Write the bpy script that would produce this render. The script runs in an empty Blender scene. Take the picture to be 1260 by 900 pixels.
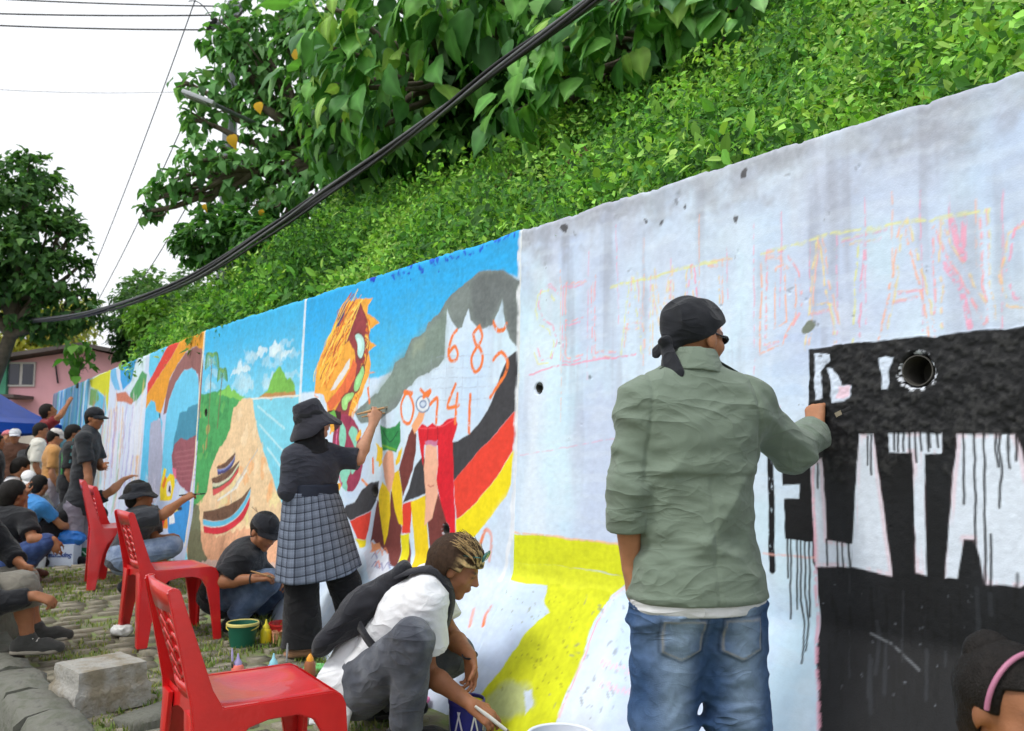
import bpy, bmesh, math, random
import numpy as np
from mathutils import Vector, Matrix

# ------------------------------------------------------------------ camera
SCN = bpy.context.scene
COL = SCN.collection
FPX, CX, CY, CAMH = 1050.0, 630.0, 450.0, 1.20      # focal length in photo pixels, centre, eye height
PITCH = math.atan(106.0 / FPX)
cam_d = bpy.data.cameras.new('camera')
cam_d.sensor_width = 36.0
cam_d.lens = 36.0 * FPX / 1260.0
cam_d.clip_start, cam_d.clip_end = 0.05, 600.0
cam = bpy.data.objects.new('camera', cam_d)
cam.location = (0, 0, CAMH)
cam.rotation_euler = (math.pi / 2 + PITCH, 0, 0)
cam_d.dof.use_dof = True
cam_d.dof.focus_distance = 3.2
cam_d.dof.aperture_fstop = 5.0
COL.objects.link(cam)
SCN.camera = cam

# ------------------------------------------------------------------ overcast sky
SUN_EL, SUN_AZ = math.radians(55), math.radians(-125)    # azimuth measured from +Y towards +X
world = bpy.data.worlds.new('World')
SCN.world = world
world.use_nodes = True
wn = world.node_tree
wn.nodes.clear()
w_out = wn.nodes.new('ShaderNodeOutputWorld')
w_bg = wn.nodes.new('ShaderNodeBackground')
w_sky = wn.nodes.new('ShaderNodeTexSky')
w_sky.sky_type = 'NISHITA'
w_sky.sun_disc = False
w_sky.sun_elevation = SUN_EL
w_sky.sun_rotation = SUN_AZ
w_sky.dust_density = 6.0
w_sky.air_density = 1.2
w_hsv = wn.nodes.new('ShaderNodeHueSaturation')
w_hsv.inputs['Saturation'].default_value = 0.10
w_mix = wn.nodes.new('ShaderNodeMix')
w_mix.data_type = 'RGBA'
w_mix.inputs[0].default_value = 0.80          # the even white cloud layer over the clear sky
w_mix.inputs[7].default_value = (10.6, 10.9, 11.4, 1)
wn.links.new(w_sky.outputs[0], w_hsv.inputs['Color'])
wn.links.new(w_hsv.outputs[0], w_mix.inputs[6])
wn.links.new(w_mix.outputs[2], w_bg.inputs[0])
w_bg.inputs[1].default_value = 0.10
wn.links.new(w_bg.outputs[0], w_out.inputs[0])

sun_d = bpy.data.lights.new('sun', 'SUN')
sun_d.energy = 1.5
sun_d.angle = math.radians(14)
sun_d.color = (1.0, 0.96, 0.90)
sun = bpy.data.objects.new('sun', sun_d)
_sd = Vector((math.sin(SUN_AZ) * math.cos(SUN_EL), math.cos(SUN_AZ) * math.cos(SUN_EL), math.sin(SUN_EL)))
sun.rotation_euler = _sd.to_track_quat('Z', 'Y').to_euler()
sun.location = (-6, -6, 12)
COL.objects.link(sun)

vs = SCN.view_settings
vs.view_transform = 'Standard'
vs.look = 'None'
vs.exposure = 0.30
vs.gamma = 1.0
vs.use_curve_mapping = False
SCN.cycles.use_denoising = True
SCN.cycles.use_adaptive_sampling = True
SCN.cycles.adaptive_threshold = 0.03
SCN.cycles.max_bounces = 5
SCN.cycles.diffuse_bounces = 3
SCN.cycles.glossy_bounces = 2
SCN.cycles.transparent_max_bounces = 6
SCN.cycles.transmission_bounces = 4

rng = np.random.default_rng(7)
random.seed(7)

# ------------------------------------------------------------------ rays from photo pixels to real points
_cp, _sp = math.cos(PITCH), math.sin(PITCH)
def ray(px, py):
    x, y = (px - CX) / FPX, (CY - py) / FPX
    return np.array([x, _cp - y * _sp, _sp + y * _cp])
CAM = np.array([0, 0, CAMH])
def D(px, py, Y):
    """the point seen at a photo pixel, at distance Y ahead"""
    r = ray(px, py)
    return CAM + r * (Y / r[1])
def G(px, py, z=0.0):
    """the point seen at a photo pixel, on the level z"""
    r = ray(px, py)
    return CAM + r * ((z - CAMH) / r[2])

def sstep(a, b, x):
    t = np.clip((x - a) / (b - a), 0, 1)
    return t * t * (3 - 2 * t)

def lin(c):
    c = np.asarray(c, float) / 255.0
    return np.where(c <= 0.04045, c / 12.92, ((c + 0.055) / 1.055) ** 2.4)
def rgb(r, g, b, k=1.0):
    v = lin((r, g, b)) * k
    return (float(v[0]), float(v[1]), float(v[2]))

# ------------------------------------------------------------------ noise
def _hash(i, j, k, seed):
    h = (i.astype(np.int64) * 374761393 + j.astype(np.int64) * 668265263 + k.astype(np.int64) * 2147483647 + seed * 974711) & 0xffffffff
    h = ((h ^ (h >> 13)) * 1274126177) & 0xffffffff
    h = (h ^ (h >> 16)) & 0xffffff
    return h.astype(np.float32) / 16777215.0
def vnoise(x, y, z=0.0, seed=0):
    x = np.asarray(x, np.float32); y = np.asarray(y, np.float32)
    z = np.broadcast_to(np.asarray(z, np.float32), x.shape)
    i, j, k = np.floor(x), np.floor(y), np.floor(z)
    fx, fy, fz = x - i, y - j, z - k
    fx, fy, fz = [f * f * (3 - 2 * f) for f in (fx, fy, fz)]
    r = 0
    for a in (0, 1):
        for b in (0, 1):
            for c in (0, 1):
                w = (fx if a else 1 - fx) * (fy if b else 1 - fy) * (fz if c else 1 - fz)
                r = r + w * _hash(i + a, j + b, k + c, seed)
    return r
def fbm(x, y, z=0.0, seed=0, oct=3):
    r, a, t = 0, 1.0, 0
    for o in range(oct):
        r = r + a * vnoise(x * 2 ** o, y * 2 ** o, np.asarray(z) * 2 ** o, seed + o)
        t += a
        a *= 0.5
    return r / t

# ------------------------------------------------------------------ mesh helpers
def mesh_np(name, V, F, colors=None, smooth=True):
    """V (n,3); F: an (m,k) array or a list of such arrays"""
    V = np.asarray(V, np.float32)
    Fs = [np.asarray(f, np.int32) for f in (F if isinstance(F, list) else [F]) if len(f)]
    me = bpy.data.meshes.new(name)
    me.vertices.add(len(V))
    me.vertices.foreach_set('co', V.ravel())
    nl = sum(f.size for f in Fs)
    npoly = sum(len(f) for f in Fs)
    me.loops.add(nl)
    me.polygons.add(npoly)
    me.loops.foreach_set('vertex_index', np.concatenate([f.ravel() for f in Fs]) if Fs else np.zeros(0, np.int32))
    tot = np.concatenate([np.full(len(f), f.shape[1], np.int32) for f in Fs])
    me.polygons.foreach_set('loop_start', np.concatenate([[0], np.cumsum(tot)[:-1]]).astype(np.int32))
    me.polygons.foreach_set('loop_total', tot)
    me.update(calc_edges=True)
    me.polygons.foreach_set('use_smooth', np.full(npoly, smooth, bool))
    if colors is not None:
        ca = me.color_attributes.new('Col', 'FLOAT_COLOR', 'POINT')
        c = np.ones((len(V), 4), np.float32)
        c[:, :colors.shape[1]] = colors
        ca.data.foreach_set('color', c.ravel())
    me.validate()
    return me

def obj(name, me, mat=None, parent=None, loc=None):
    o = bpy.data.objects.new(name, me)
    COL.objects.link(o)
    if mat is not None and not me.materials:
        me.materials.append(mat)
    if parent is not None:
        o.parent = parent
    if loc is not None:
        o.location = loc
    return o

def tag(o, label=None, cat=None, group=None, kind=None):
    if label: o['label'] = label
    if cat: o['category'] = cat
    if group: o['group'] = group
    if kind: o['kind'] = kind
    return o

def thing(name, label, cat, loc=(0, 0, 0), rz=0.0, group=None):
    o = bpy.data.objects.new(name, None)
    o.empty_display_size = 0.1
    COL.objects.link(o)
    o.location = [float(v) for v in loc]
    o.rotation_euler = (0, 0, rz)
    return tag(o, label, cat, group)

class MB:
    """collects boxes, tubes, lathes and sheets into one mesh"""
    def __init__(s):
        s.v, s.f4, s.f3, s.n = [], [], [], 0
    def add(s, V, F):
        V = np.asarray(V, float)
        F = np.asarray(F, int) + s.n
        s.v.append(V)
        (s.f4 if F.shape[1] == 4 else s.f3).append(F)
        s.n += len(V)
        return s
    def box(s, c, size, M=None, taper=1.0):
        x, y, z = np.asarray(size, float) / 2
        V = np.array([[-x, -y, -z], [x, -y, -z], [x, y, -z], [-x, y, -z], [-x * taper, -y * taper, z], [x * taper, -y * taper, z], [x * taper, y * taper, z], [-x * taper, y * taper, z]])
        if M is not None:
            V = V @ np.asarray(M, float).T
        V = V + np.asarray(c, float)
        return s.add(V, [[0, 3, 2, 1], [4, 5, 6, 7], [0, 1, 5, 4], [1, 2, 6, 5], [2, 3, 7, 6], [3, 0, 4, 7]])
    def tube(s, pts, r, seg=8, cap=True):
        P = np.asarray(pts, float)
        n = len(P)
        R = np.full(n, r, float) if np.isscalar(r) else np.asarray(r, float)
        T = np.gradient(P, axis=0)
        T /= np.linalg.norm(T, axis=1)[:, None] + 1e-9
        a = np.array([0, 0, 1.0]) if abs(T[0][2]) < 0.9 else np.array([1.0, 0, 0])
        N = np.cross(T[0], a)
        N /= np.linalg.norm(N)
        V = []
        th = np.linspace(0, 2 * math.pi, seg, endpoint=False)
        for i in range(n):
            N = N - T[i] * N.dot(T[i])
            N /= np.linalg.norm(N) + 1e-9
            B = np.cross(T[i], N)
            V.append(P[i] + R[i] * (np.cos(th)[:, None] * N + np.sin(th)[:, None] * B))
        V = np.concatenate(V)
        F = [[i * seg + j, i * seg + (j + 1) % seg, (i + 1) * seg + (j + 1) % seg, (i + 1) * seg + j] for i in range(n - 1) for j in range(seg)]
        s.add(V, F)
        if cap:
            for i, fl in ((0, 1), (n - 1, 0)):
                ring = V[i * seg:(i + 1) * seg]
                W = np.vstack([ring, P[i]])
                s.add(W, [[(j + 1) % seg, j, seg] if fl else [j, (j + 1) % seg, seg] for j in range(seg)])
        return s
    def lathe(s, prof, c=(0, 0, 0), seg=24, M=None, sx=1.0, sy=1.0):
        th = np.linspace(0, 2 * math.pi, seg, endpoint=False)
        V = np.concatenate([np.stack([r * sx * np.cos(th), r * sy * np.sin(th), np.full(seg, z)], 1) for r, z in prof])
        if M is not None:
            V = V @ np.asarray(M, float).T
        V = V + np.asarray(c, float)
        n = len(prof)
        return s.add(V, [[i * seg + j, i * seg + (j + 1) % seg, (i + 1) * seg + (j + 1) % seg, (i + 1) * seg + j] for i in range(n - 1) for j in range(seg)])
    def grid(s, V, nu, nv):
        """V (nu*nv,3) laid out row by row"""
        i = np.arange(nu - 1)[:, None] * nv + np.arange(nv - 1)[None, :]
        i = i.ravel()
        return s.add(V, np.stack([i, i + 1, i + nv + 1, i + nv], 1))
    def mesh(s, name, smooth=False, off=None, bevel=0.0, auto=None):
        V = np.concatenate(s.v)
        if off is not None:
            V = V - np.asarray(off, float)
        F = [np.concatenate(f) for f in (s.f4, s.f3) if f]
        me = mesh_np(name, V, F, smooth=smooth)
        if bevel > 0:
            bm = bmesh.new()
            bm.from_mesh(me)
            bmesh.ops.remove_doubles(bm, verts=bm.verts, dist=1e-5)
            ed = [e for e in bm.edges if len(e.link_faces) == 2 and e.calc_face_angle(0) > 0.5]
            bmesh.ops.bevel(bm, geom=ed, offset=bevel, segments=2, profile=0.6, affect='EDGES', clamp_overlap=True)
            bm.to_mesh(me)
            bm.free()
            me.polygons.foreach_set('use_smooth', np.full(len(me.polygons), True, bool))
            me.set_sharp_from_angle(angle=math.radians(40))
        elif auto:
            me.polygons.foreach_set('use_smooth', np.full(len(me.polygons), True, bool))
            me.set_sharp_from_angle(angle=math.radians(auto))
        return me
    def build(s, name, mat, parent=None, **k):
        return obj(name, s.mesh(name, **k), mat, parent)

def lerp(a, b, t):
    return np.asarray(a, float) * (1 - t) + np.asarray(b, float) * t
def nrm(v):
    v = np.asarray(v, float)
    return v / (np.linalg.norm(v) + 1e-12)
def frame(fwd, up=(0, 0, 1)):
    """columns right, forward, up"""
    f = nrm(fwd)
    r = nrm(np.cross(f, up))
    return np.stack([r, f, np.cross(r, f)], 1)
def spline(pts, n=8, closed=False):
    P = np.asarray(pts, float)
    m = len(P)
    out = []
    rngi = range(m) if closed else range(m - 1)
    for i in rngi:
        if closed:
            p0, p1, p2, p3 = P[(i - 1) % m], P[i], P[(i + 1) % m], P[(i + 2) % m]
        else:
            p0, p1, p2, p3 = P[max(i - 1, 0)], P[i], P[i + 1], P[min(i + 2, m - 1)]
        for t in np.linspace(0, 1, n, endpoint=False):
            out.append(0.5 * ((2 * p1) + (-p0 + p2) * t + (2 * p0 - 5 * p1 + 4 * p2 - p3) * t * t + (-p0 + 3 * p1 - 3 * p2 + p3) * t ** 3))
    if not closed:
        out.append(P[-1])
    return np.array(out)

# ------------------------------------------------------------------ materials
def mat(name, col=(0.5, 0.5, 0.5), rough=0.8, var=0.15, scale=12.0, bump=0.0, bscale=60.0, attr=None, spec=0.4, metal=0.0, col2=None, sheen=0.0, trans=0.0, detail=4.0, subsurf=0.0, coat=0.0):
    m = bpy.data.materials.new(name)
    m.use_nodes = True
    nt = m.node_tree
    b = nt.nodes['Principled BSDF']
    b.inputs['Roughness'].default_value = rough
    b.inputs['Metallic'].default_value = metal
    b.inputs['Specular IOR Level'].default_value = spec
    if sheen: b.inputs['Sheen Weight'].default_value = sheen
    if coat: b.inputs['Coat Weight'].default_value = coat
    if trans:
        b.inputs['Transmission Weight'].default_value = trans
    if subsurf:
        b.inputs['Subsurface Weight'].default_value = subsurf
        b.inputs['Subsurface Radius'].default_value = (0.02, 0.007, 0.004)
        b.inputs['Subsurface Scale'].default_value = 0.5
    tc = nt.nodes.new('ShaderNodeTexCoord')
    if attr:
        src = nt.nodes.new('ShaderNodeAttribute')
        src.attribute_name = attr
        base = src.outputs['Color']
    else:
        src = nt.nodes.new('ShaderNodeRGB')
        src.outputs[0].default_value = (*col, 1)
        base = src.outputs[0]
    if var > 0 or col2 is not None:
        nz = nt.nodes.new('ShaderNodeTexNoise')
        nz.inputs['Scale'].default_value = scale
        nz.inputs['Detail'].default_value = detail
        nt.links.new(tc.outputs['Object'], nz.inputs['Vector'])
        if col2 is not None:
            rp = nt.nodes.new('ShaderNodeMapRange')
            rp.inputs[1].default_value, rp.inputs[2].default_value = 0.4, 0.62
            nt.links.new(nz.outputs['Fac'], rp.inputs[0])
            mx = nt.nodes.new('ShaderNodeMix'); mx.data_type = 'RGBA'
            nt.links.new(rp.outputs[0], mx.inputs[0])
            nt.links.new(base, mx.inputs[6])
            mx.inputs[7].default_value = (*col2, 1)
            base = mx.outputs[2]
        if var > 0:
            mr = nt.nodes.new('ShaderNodeMapRange')
            mr.inputs[1].default_value, mr.inputs[2].default_value = 0.25, 0.75
            mr.inputs[3].default_value, mr.inputs[4].default_value = 1 - var, 1 + var
            nt.links.new(nz.outputs['Fac'], mr.inputs[0])
            mm = nt.nodes.new('ShaderNodeMix'); mm.data_type = 'RGBA'; mm.blend_type = 'MULTIPLY'
            mm.inputs[0].default_value = 1.0
            nt.links.new(base, mm.inputs[6])
            nt.links.new(mr.outputs[0], mm.inputs[7])
            base = mm.outputs[2]
    nt.links.new(base, b.inputs['Base Color'])
    if bump > 0:
        n2 = nt.nodes.new('ShaderNodeTexNoise')
        n2.inputs['Scale'].default_value = bscale
        n2.inputs['Detail'].default_value = 5.0
        nt.links.new(tc.outputs['Object'], n2.inputs['Vector'])
        bp = nt.nodes.new('ShaderNodeBump')
        bp.inputs['Strength'].default_value = bump
        bp.inputs['Distance'].default_value = 0.01
        nt.links.new(n2.outputs['Fac'], bp.inputs['Height'])
        nt.links.new(bp.outputs[0], b.inputs['Normal'])
    return m

def leaf_mat(name, trans=0.35, rough=0.5):
    """leaf colour per leaf from the mesh, light passing through the blade"""
    m = bpy.data.materials.new(name)
    m.use_nodes = True
    nt = m.node_tree
    b = nt.nodes['Principled BSDF']
    b.inputs['Roughness'].default_value = rough
    b.inputs['Specular IOR Level'].default_value = 0.35
    a = nt.nodes.new('ShaderNodeAttribute')
    a.attribute_name = 'Col'
    nt.links.new(a.outputs['Color'], b.inputs['Base Color'])
    tr = nt.nodes.new('ShaderNodeBsdfTranslucent')
    mm = nt.nodes.new('ShaderNodeMix'); mm.data_type = 'RGBA'; mm.blend_type = 'MULTIPLY'
    mm.inputs[0].default_value = 1.0
    mm.inputs[7].default_value = (1.35, 1.35, 0.7, 1)
    nt.links.new(a.outputs['Color'], mm.inputs[6])
    nt.links.new(mm.outputs[2], tr.inputs['Color'])
    ms = nt.nodes.new('ShaderNodeMixShader')
    ms.inputs[0].default_value = trans
    nt.links.new(b.outputs[0], ms.inputs[1])
    nt.links.new(tr.outputs[0], ms.inputs[2])
    nt.links.new(ms.outputs[0], nt.nodes['Material Output'].inputs['Surface'])
    return m
# ================================================================== the long retaining wall
WH = 2.35                                    # height of the wall
_far, _mid, _joint, _near = [G(x, y, WH) for x, y in ((76, 480), (252, 406), (640, 283), (1260, 85))]
def _xy(p): return np.array([p[0], p[1]])
_d1 = nrm(_xy(_mid) - _xy(_near))            # along the wall, away from the camera
_o1 = _xy(_joint)
_m1 = _o1 + _d1 * ((_xy(_mid) - _o1) @ _d1)
_d2 = nrm(_xy(_far) - _m1)
S_BEND = -float(np.linalg.norm(_m1 - _o1))   # s runs towards the camera, 0 at the long white joint
S_FAR = S_BEND - float(np.linalg.norm(_xy(_far) - _m1))
_n1 = np.array([-_d1[1], _d1[0]]); _n1 = _n1 if _n1[0] < 0 else -_n1
_n2 = np.array([-_d2[1], _d2[0]]); _n2 = _n2 if _n2[0] < 0 else -_n2

def plan(s, n):
    """plan point at s along the wall and n out from its top edge"""
    s = np.asarray(s, float); n = np.asarray(n, float)
    k = sstep(S_BEND - 0.8, S_BEND + 0.8, s)[..., None]
    a = _o1 - _d1 * s[..., None]
    b = _m1 - _d2 * (s - S_BEND)[..., None]
    w = np.where((s > S_BEND)[..., None], a, b)
    nn = _n1 * k + _n2 * (1 - k)
    return w + nn * n[..., None]
def to_sn(x, y):
    """the inverse of plan() on the near, straight stretch"""
    p = np.stack([np.asarray(x, float) - _o1[0], np.asarray(y, float) - _o1[1]], -1)
    return -(p @ _d1), p @ _n1
CREASE = 0.60
def apron(s):
    return 0.05 + 0.30 * sstep(-4.6, -1.4, s)
def wall_n(s, z):
    return 0.075 * (WH - z) / WH + apron(s) * (lambda t: np.where(t < 0, 0, np.where(t < 0.1, t * t / 0.2, t - 0.05)) / 0.95)((CREASE + 0.03 - z) / (CREASE + 0.03))

def gz(x, y):
    """ground height: the lane climbs a little into the distance"""
    return 0.10 * sstep(4.3, 7.5, np.asarray(y, float)) + 0.035 * np.clip(np.asarray(y, float) - 9, 0, 40)

_tt = np.linspace(1.2, 30, 6000)
def trace(px, py):
    """photo pixel -> (s, z) on the wall face"""
    r = ray(px, py)
    P = CAM + _tt[:, None] * r
    s1, n1 = to_sn(P[:, 0], P[:, 1])
    q = P[:, :2] - _m1
    s2, n2 = -(q @ _d2) + S_BEND, q @ _n2
    far = s1 < S_BEND
    s = np.where(far, s2, s1); n = np.where(far, n2, n1)
    f = n - wall_n(s, P[:, 2])
    i = int(np.argmax(f < 0))
    if i == 0: i = len(f) - 1
    t = f[i - 1] / (f[i - 1] - f[i] + 1e-12)
    return np.array([s[i - 1] * (1 - t) + s[i] * t, P[i - 1, 2] * (1 - t) + P[i, 2] * t])
def TR(pts, ox=0, oy=0, k=1.0):
    return np.array([trace(ox + x / k, oy + y / k) for x, y in pts])
def c7(p): return TR(p, 240, 280, 2.143)
def cF(p): return TR(p, 60, 380, 5.0)
def cFb(p): return TR(p, 80, 480, 3.75)
def cB(p): return TR(p, 240, 430, 5.625)
def cD(p): return TR(p, 360, 280, 4.09)
def cG(p): return TR(p, 420, 470, 3.6)
def cR(p): return TR(p, 940, 380, 1.731)
def cY(p): return TR(p, 500, 640, 3.46)
def cL(p): return TR(p, 600, 230, 3.5)
def c8(p): return TR(p, 380, 340, 3.21)
def c9(p): return TR(p, 234, 308, 2.361)
def cM(p): return TR(p, 900, 230, 3.5)
def cW(p): return TR(p, 170, 570, 6.0)

class Paint:
    """brushwork on one wall panel, kept in wall coordinates s (along) and z (up)"""
    def __init__(p, s0, s1, res, fs=None, fz=None):
        def axis(a, b, fine):
            if fine is None: return np.linspace(a, b, int((b - a) / res) + 1)
            f0, f1, rf = fine
            q = [np.linspace(a, f0, max(2, int((f0 - a) / res)), endpoint=False)] if f0 > a else []
            q.append(np.linspace(f0, f1, int((f1 - f0) / rf), endpoint=False))
            q.append(np.linspace(f1, b, max(2, int((b - f1) / res))) if f1 < b else np.array([b]))
            return np.concatenate(q)
        p.s = axis(s0, s1, fs)
        p.z = axis(-0.03, WH, fz)
        p.ns, p.nz = len(p.s), len(p.z)
        S, Z = np.meshgrid(p.s, p.z, indexing='ij')
        p.S, p.Z = S.astype(np.float32), Z.astype(np.float32)
        p.c = np.zeros((p.ns, p.nz, 3), np.float32)
        p.h = np.zeros((p.ns, p.nz), np.float32)          # relief, outwards
        p.g = np.full((p.ns, p.nz), 0.75, np.float32)     # roughness of the paint
        p.w1 = (fbm(S * 14, Z * 14, 0, 3, 3) - 0.5).astype(np.float32)
        p.w2 = (fbm(S * 14, Z * 14, 7, 9, 3) - 0.5).astype(np.float32)
        p.fine = fbm(S * 60, Z * 60, 0, 21, 3).astype(np.float32)
        p.strk = fbm(S * 45, Z * 5, 0, 33, 3).astype(np.float32)    # vertical brush streaks
        p.hstr = fbm(S * 6, Z * 50, 0, 44, 3).astype(np.float32)    # sideways brush streaks
        p.res = min([res] + [f[2] for f in (fs, fz) if f])
    def win(p, lo, hi):
        i0, i1 = np.searchsorted(p.s, [lo[0], hi[0]]); j0, j1 = np.searchsorted(p.z, [lo[1], hi[1]])
        return slice(max(i0 - 1, 0), min(i1 + 1, p.ns)), slice(max(j0 - 1, 0), min(j1 + 1, p.nz))
    def sdf(p, pts, warp, m):
        pts = np.asarray(pts, float)
        lo, hi = pts.min(0) - m, pts.max(0) + m
        w = p.win(lo, hi)
        S, Z = p.S[w] + warp * p.w1[w], p.Z[w] + warp * p.w2[w]
        if S.size == 0: return w, None
        d2 = np.full(S.shape, 1e9, np.float32)
        ins = np.zeros(S.shape, bool)
        n = len(pts)
        for a in range(n):
            x0, y0 = pts[a]; x1, y1 = pts[(a + 1) % n]
            ex, ey = x1 - x0, y1 - y0
            t = np.clip(((S - x0) * ex + (Z - y0) * ey) / (ex * ex + ey * ey + 1e-12), 0, 1)
            d2 = np.minimum(d2, (S - x0 - t * ex) ** 2 + (Z - y0 - t * ey) ** 2)
            c = (y0 > Z) != (y1 > Z)
            ins ^= c & (S < ex * (Z - y0) / (ey if abs(ey) > 1e-9 else 1e-9) + x0)
        d = np.sqrt(d2)
        return w, np.where(ins, -d, d)
    def put(p, w, a, col, tex):
        a = a[..., None]
        c = np.asarray(col, np.float32)
        c = np.broadcast_to(c, p.c[w].shape) if c.ndim == 1 else c
        if tex:
            c = c * (1 + tex * ((p.fine[w] - 0.5) * 0.8 + (p.strk[w] - 0.5) * 0.35 + (p.hstr[w] - 0.5) * 0.35 + p.w1[w] * 0.7))[..., None]
        p.c[w] = p.c[w] * (1 - a) + c * a
    def poly(p, pts, col, soft=None, alpha=1.0, warp=0.012, tex=0.25, smooth=False, dry=0.0):
        soft = soft or 0.7 * p.res
        if smooth: pts = spline(pts, 6, True)
        w, d = p.sdf(pts, warp, soft * 2 + 0.01)
        if d is None: return
        a = alpha * (1 - sstep(-soft, soft, d))
        if dry:
            a = a * sstep(dry - 0.12, dry + 0.12, p.strk[w] * 0.5 + p.fine[w] * 0.5 + 0.2)
        p.put(w, a, rgb(*col) if not hasattr(col, 'ndim') else col, tex)
    def line(p, pts, wid, col, alpha=1.0, warp=0.01, dry=0.0, smooth=False, soft=None):
        pts = np.asarray(pts, float)
        if smooth: pts = spline(pts, 6)
        soft = soft or 0.7 * p.res
        w = p.win(pts.min(0) - wid - 0.02, pts.max(0) + wid + 0.02)
        S, Z = p.S[w] + warp * p.w1[w], p.Z[w] + warp * p.w2[w]
        if S.size == 0: return
        d2 = np.full(S.shape, 1e9, np.float32)
        for (x0, y0), (x1, y1) in zip(pts[:-1], pts[1:]):
            ex, ey = x1 - x0, y1 - y0
            t = np.clip(((S - x0) * ex + (Z - y0) * ey) / (ex * ex + ey * ey + 1e-12), 0, 1)
            d2 = np.minimum(d2, (S - x0 - t * ex) ** 2 + (Z - y0 - t * ey) ** 2)
        a = alpha * (1 - sstep(wid / 2 - soft, wid / 2 + soft, np.sqrt(d2)))
        if dry:
            a = a * sstep(dry - 0.15, dry + 0.15, p.fine[w])
        p.put(w, a, rgb(*col), 0.2)
    def blob(p, c, r, col, alpha=1.0, warp=0.03, tex=0.3, dry=0.0):
        th = np.linspace(0, 2 * math.pi, 14, endpoint=False)
        r = (r, r) if np.isscalar(r) else r
        jr = np.random.default_rng(int(abs(c[0] * 9973 + c[1] * 7919) * 10) % 100003).uniform(.45, 1.35, 14)
        jr = .5 * jr + .25 * (np.roll(jr, 1) + np.roll(jr, -1))
        p.poly(np.stack([c[0] + r[0] * jr * np.cos(th), c[1] + r[1] * jr * np.sin(th)], 1), col, alpha=alpha, warp=warp, tex=tex, dry=dry)
    def hole(p, c, r, depth=0.16, rim=None):
        w = p.win(np.array(c) - 3 * r, np.array(c) + 3 * r)
        d = np.hypot(p.S[w] - c[0], p.Z[w] - c[1])
        if d.size == 0: return
        if rim is not None:
            a = sstep(0.5, 0.6, p.fine[w] + 0.25 * p.w1[w]) * (1 - sstep(r * 1.15, r * 1.4, d)) 
            p.put(w, a, rgb(*rim), 0.2)
        k = 1 - sstep(r * 0.985, r * 1.015, d)
        p.put(w, k, rgb(70, 68, 64), 0.3)
        HOLES.append((c, r))
        p.h[w] = p.h[w] * (1 - k) - depth * k - 0.012 * (1 - sstep(r, r * 1.25, d)) * (1 - k)

PANELS = []
HOLES = []
def panel(label, s0, s1, res, paint, fs=None, fz=None):
    p = Paint(s0, s1, res, fs, fz)
    p.c[:] = rgb(203, 212, 228)
    # hand-trowelled plaster: soft undulation, pits and streaks
    p.h += 0.005 * (fbm(p.S * 1.4, p.Z * 1.4, 0, 5, 2) - 0.5) + 0.0016 * (p.fine - 0.5) + 0.0015 * (p.strk - 0.5)
    paint(p)
    # ragged, weathered top edge
    t = 1 - sstep(0.0, 0.10, WH - p.Z + 0.10 * p.w1)
    edge = 0.012 * fbm(p.S * 9, p.Z * 0, 0, 71, 3)
    p.h -= 0.006 * sstep(0.015, 0.0, WH - p.Z) 
    # the joints at both ends sit back a little
    for e in (s0, s1):
        p.h -= 0.010 * (1 - sstep(0.004, 0.012, np.abs(p.S - e)))
    top_z = (WH - 0.022 * (fbm(p.s * 5, p.s * 0, 0, 72, 5) - 0.3) - 0.006 * sstep(.55, .8, fbm(p.s * 22, p.s * 0, 0, 79, 3))).astype(np.float32)
    Zw = -0.03 + (p.Z + 0.03) * ((top_z + 0.03) / (WH + 0.03))[:, None]
    n = wall_n(p.S, Zw) + p.h
    XY = plan(p.S, n)
    gzz = gz(XY[..., 0], XY[..., 1])
    Vf = np.stack([XY[..., 0], XY[..., 1], Zw + gzz * np.clip(1 - Zw / 0.8, 0, 1)], -1)
    rows, cols = [Vf], [p.c]
    for back, dz in ((-0.03, -0.004), (-0.15, 0.0), (-0.30, -0.01), (-0.31, -0.6)):
        bxy = plan(p.s, np.full(p.ns, back) + 0.01 * fbm(p.s * 8, p.s * 0, 0, 73, 2))
        rows.append(np.concatenate([bxy, (top_z + dz)[:, None]], 1)[:, None, :])
        cc = np.asarray(rgb(150, 148, 144), np.float32) * (0.75 + 0.5 * fbm(p.s * 20, p.s * 0, back, 74, 3))[:, None]
        cols.append(cc[:, None, :].astype(np.float32))
    V = np.concatenate(rows, 1); C = np.concatenate(cols, 1)
    ns, nz = V.shape[:2]
    i = (np.arange(ns - 1)[:, None] * nz + np.arange(nz - 1)[None, :]).ravel()
    F = np.stack([i, i + nz, i + nz + 1, i + 1], 1)
    rgh = np.concatenate([p.g, np.full((ns, nz - p.nz), 0.9, np.float32)], 1)
    me = mesh_np('wall_panel', V.reshape(-1, 3), F, np.clip(np.concatenate([C, rgh[..., None]], 2), 0, 1).reshape(-1, 4))
    PANELS.append((label, me))

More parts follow.
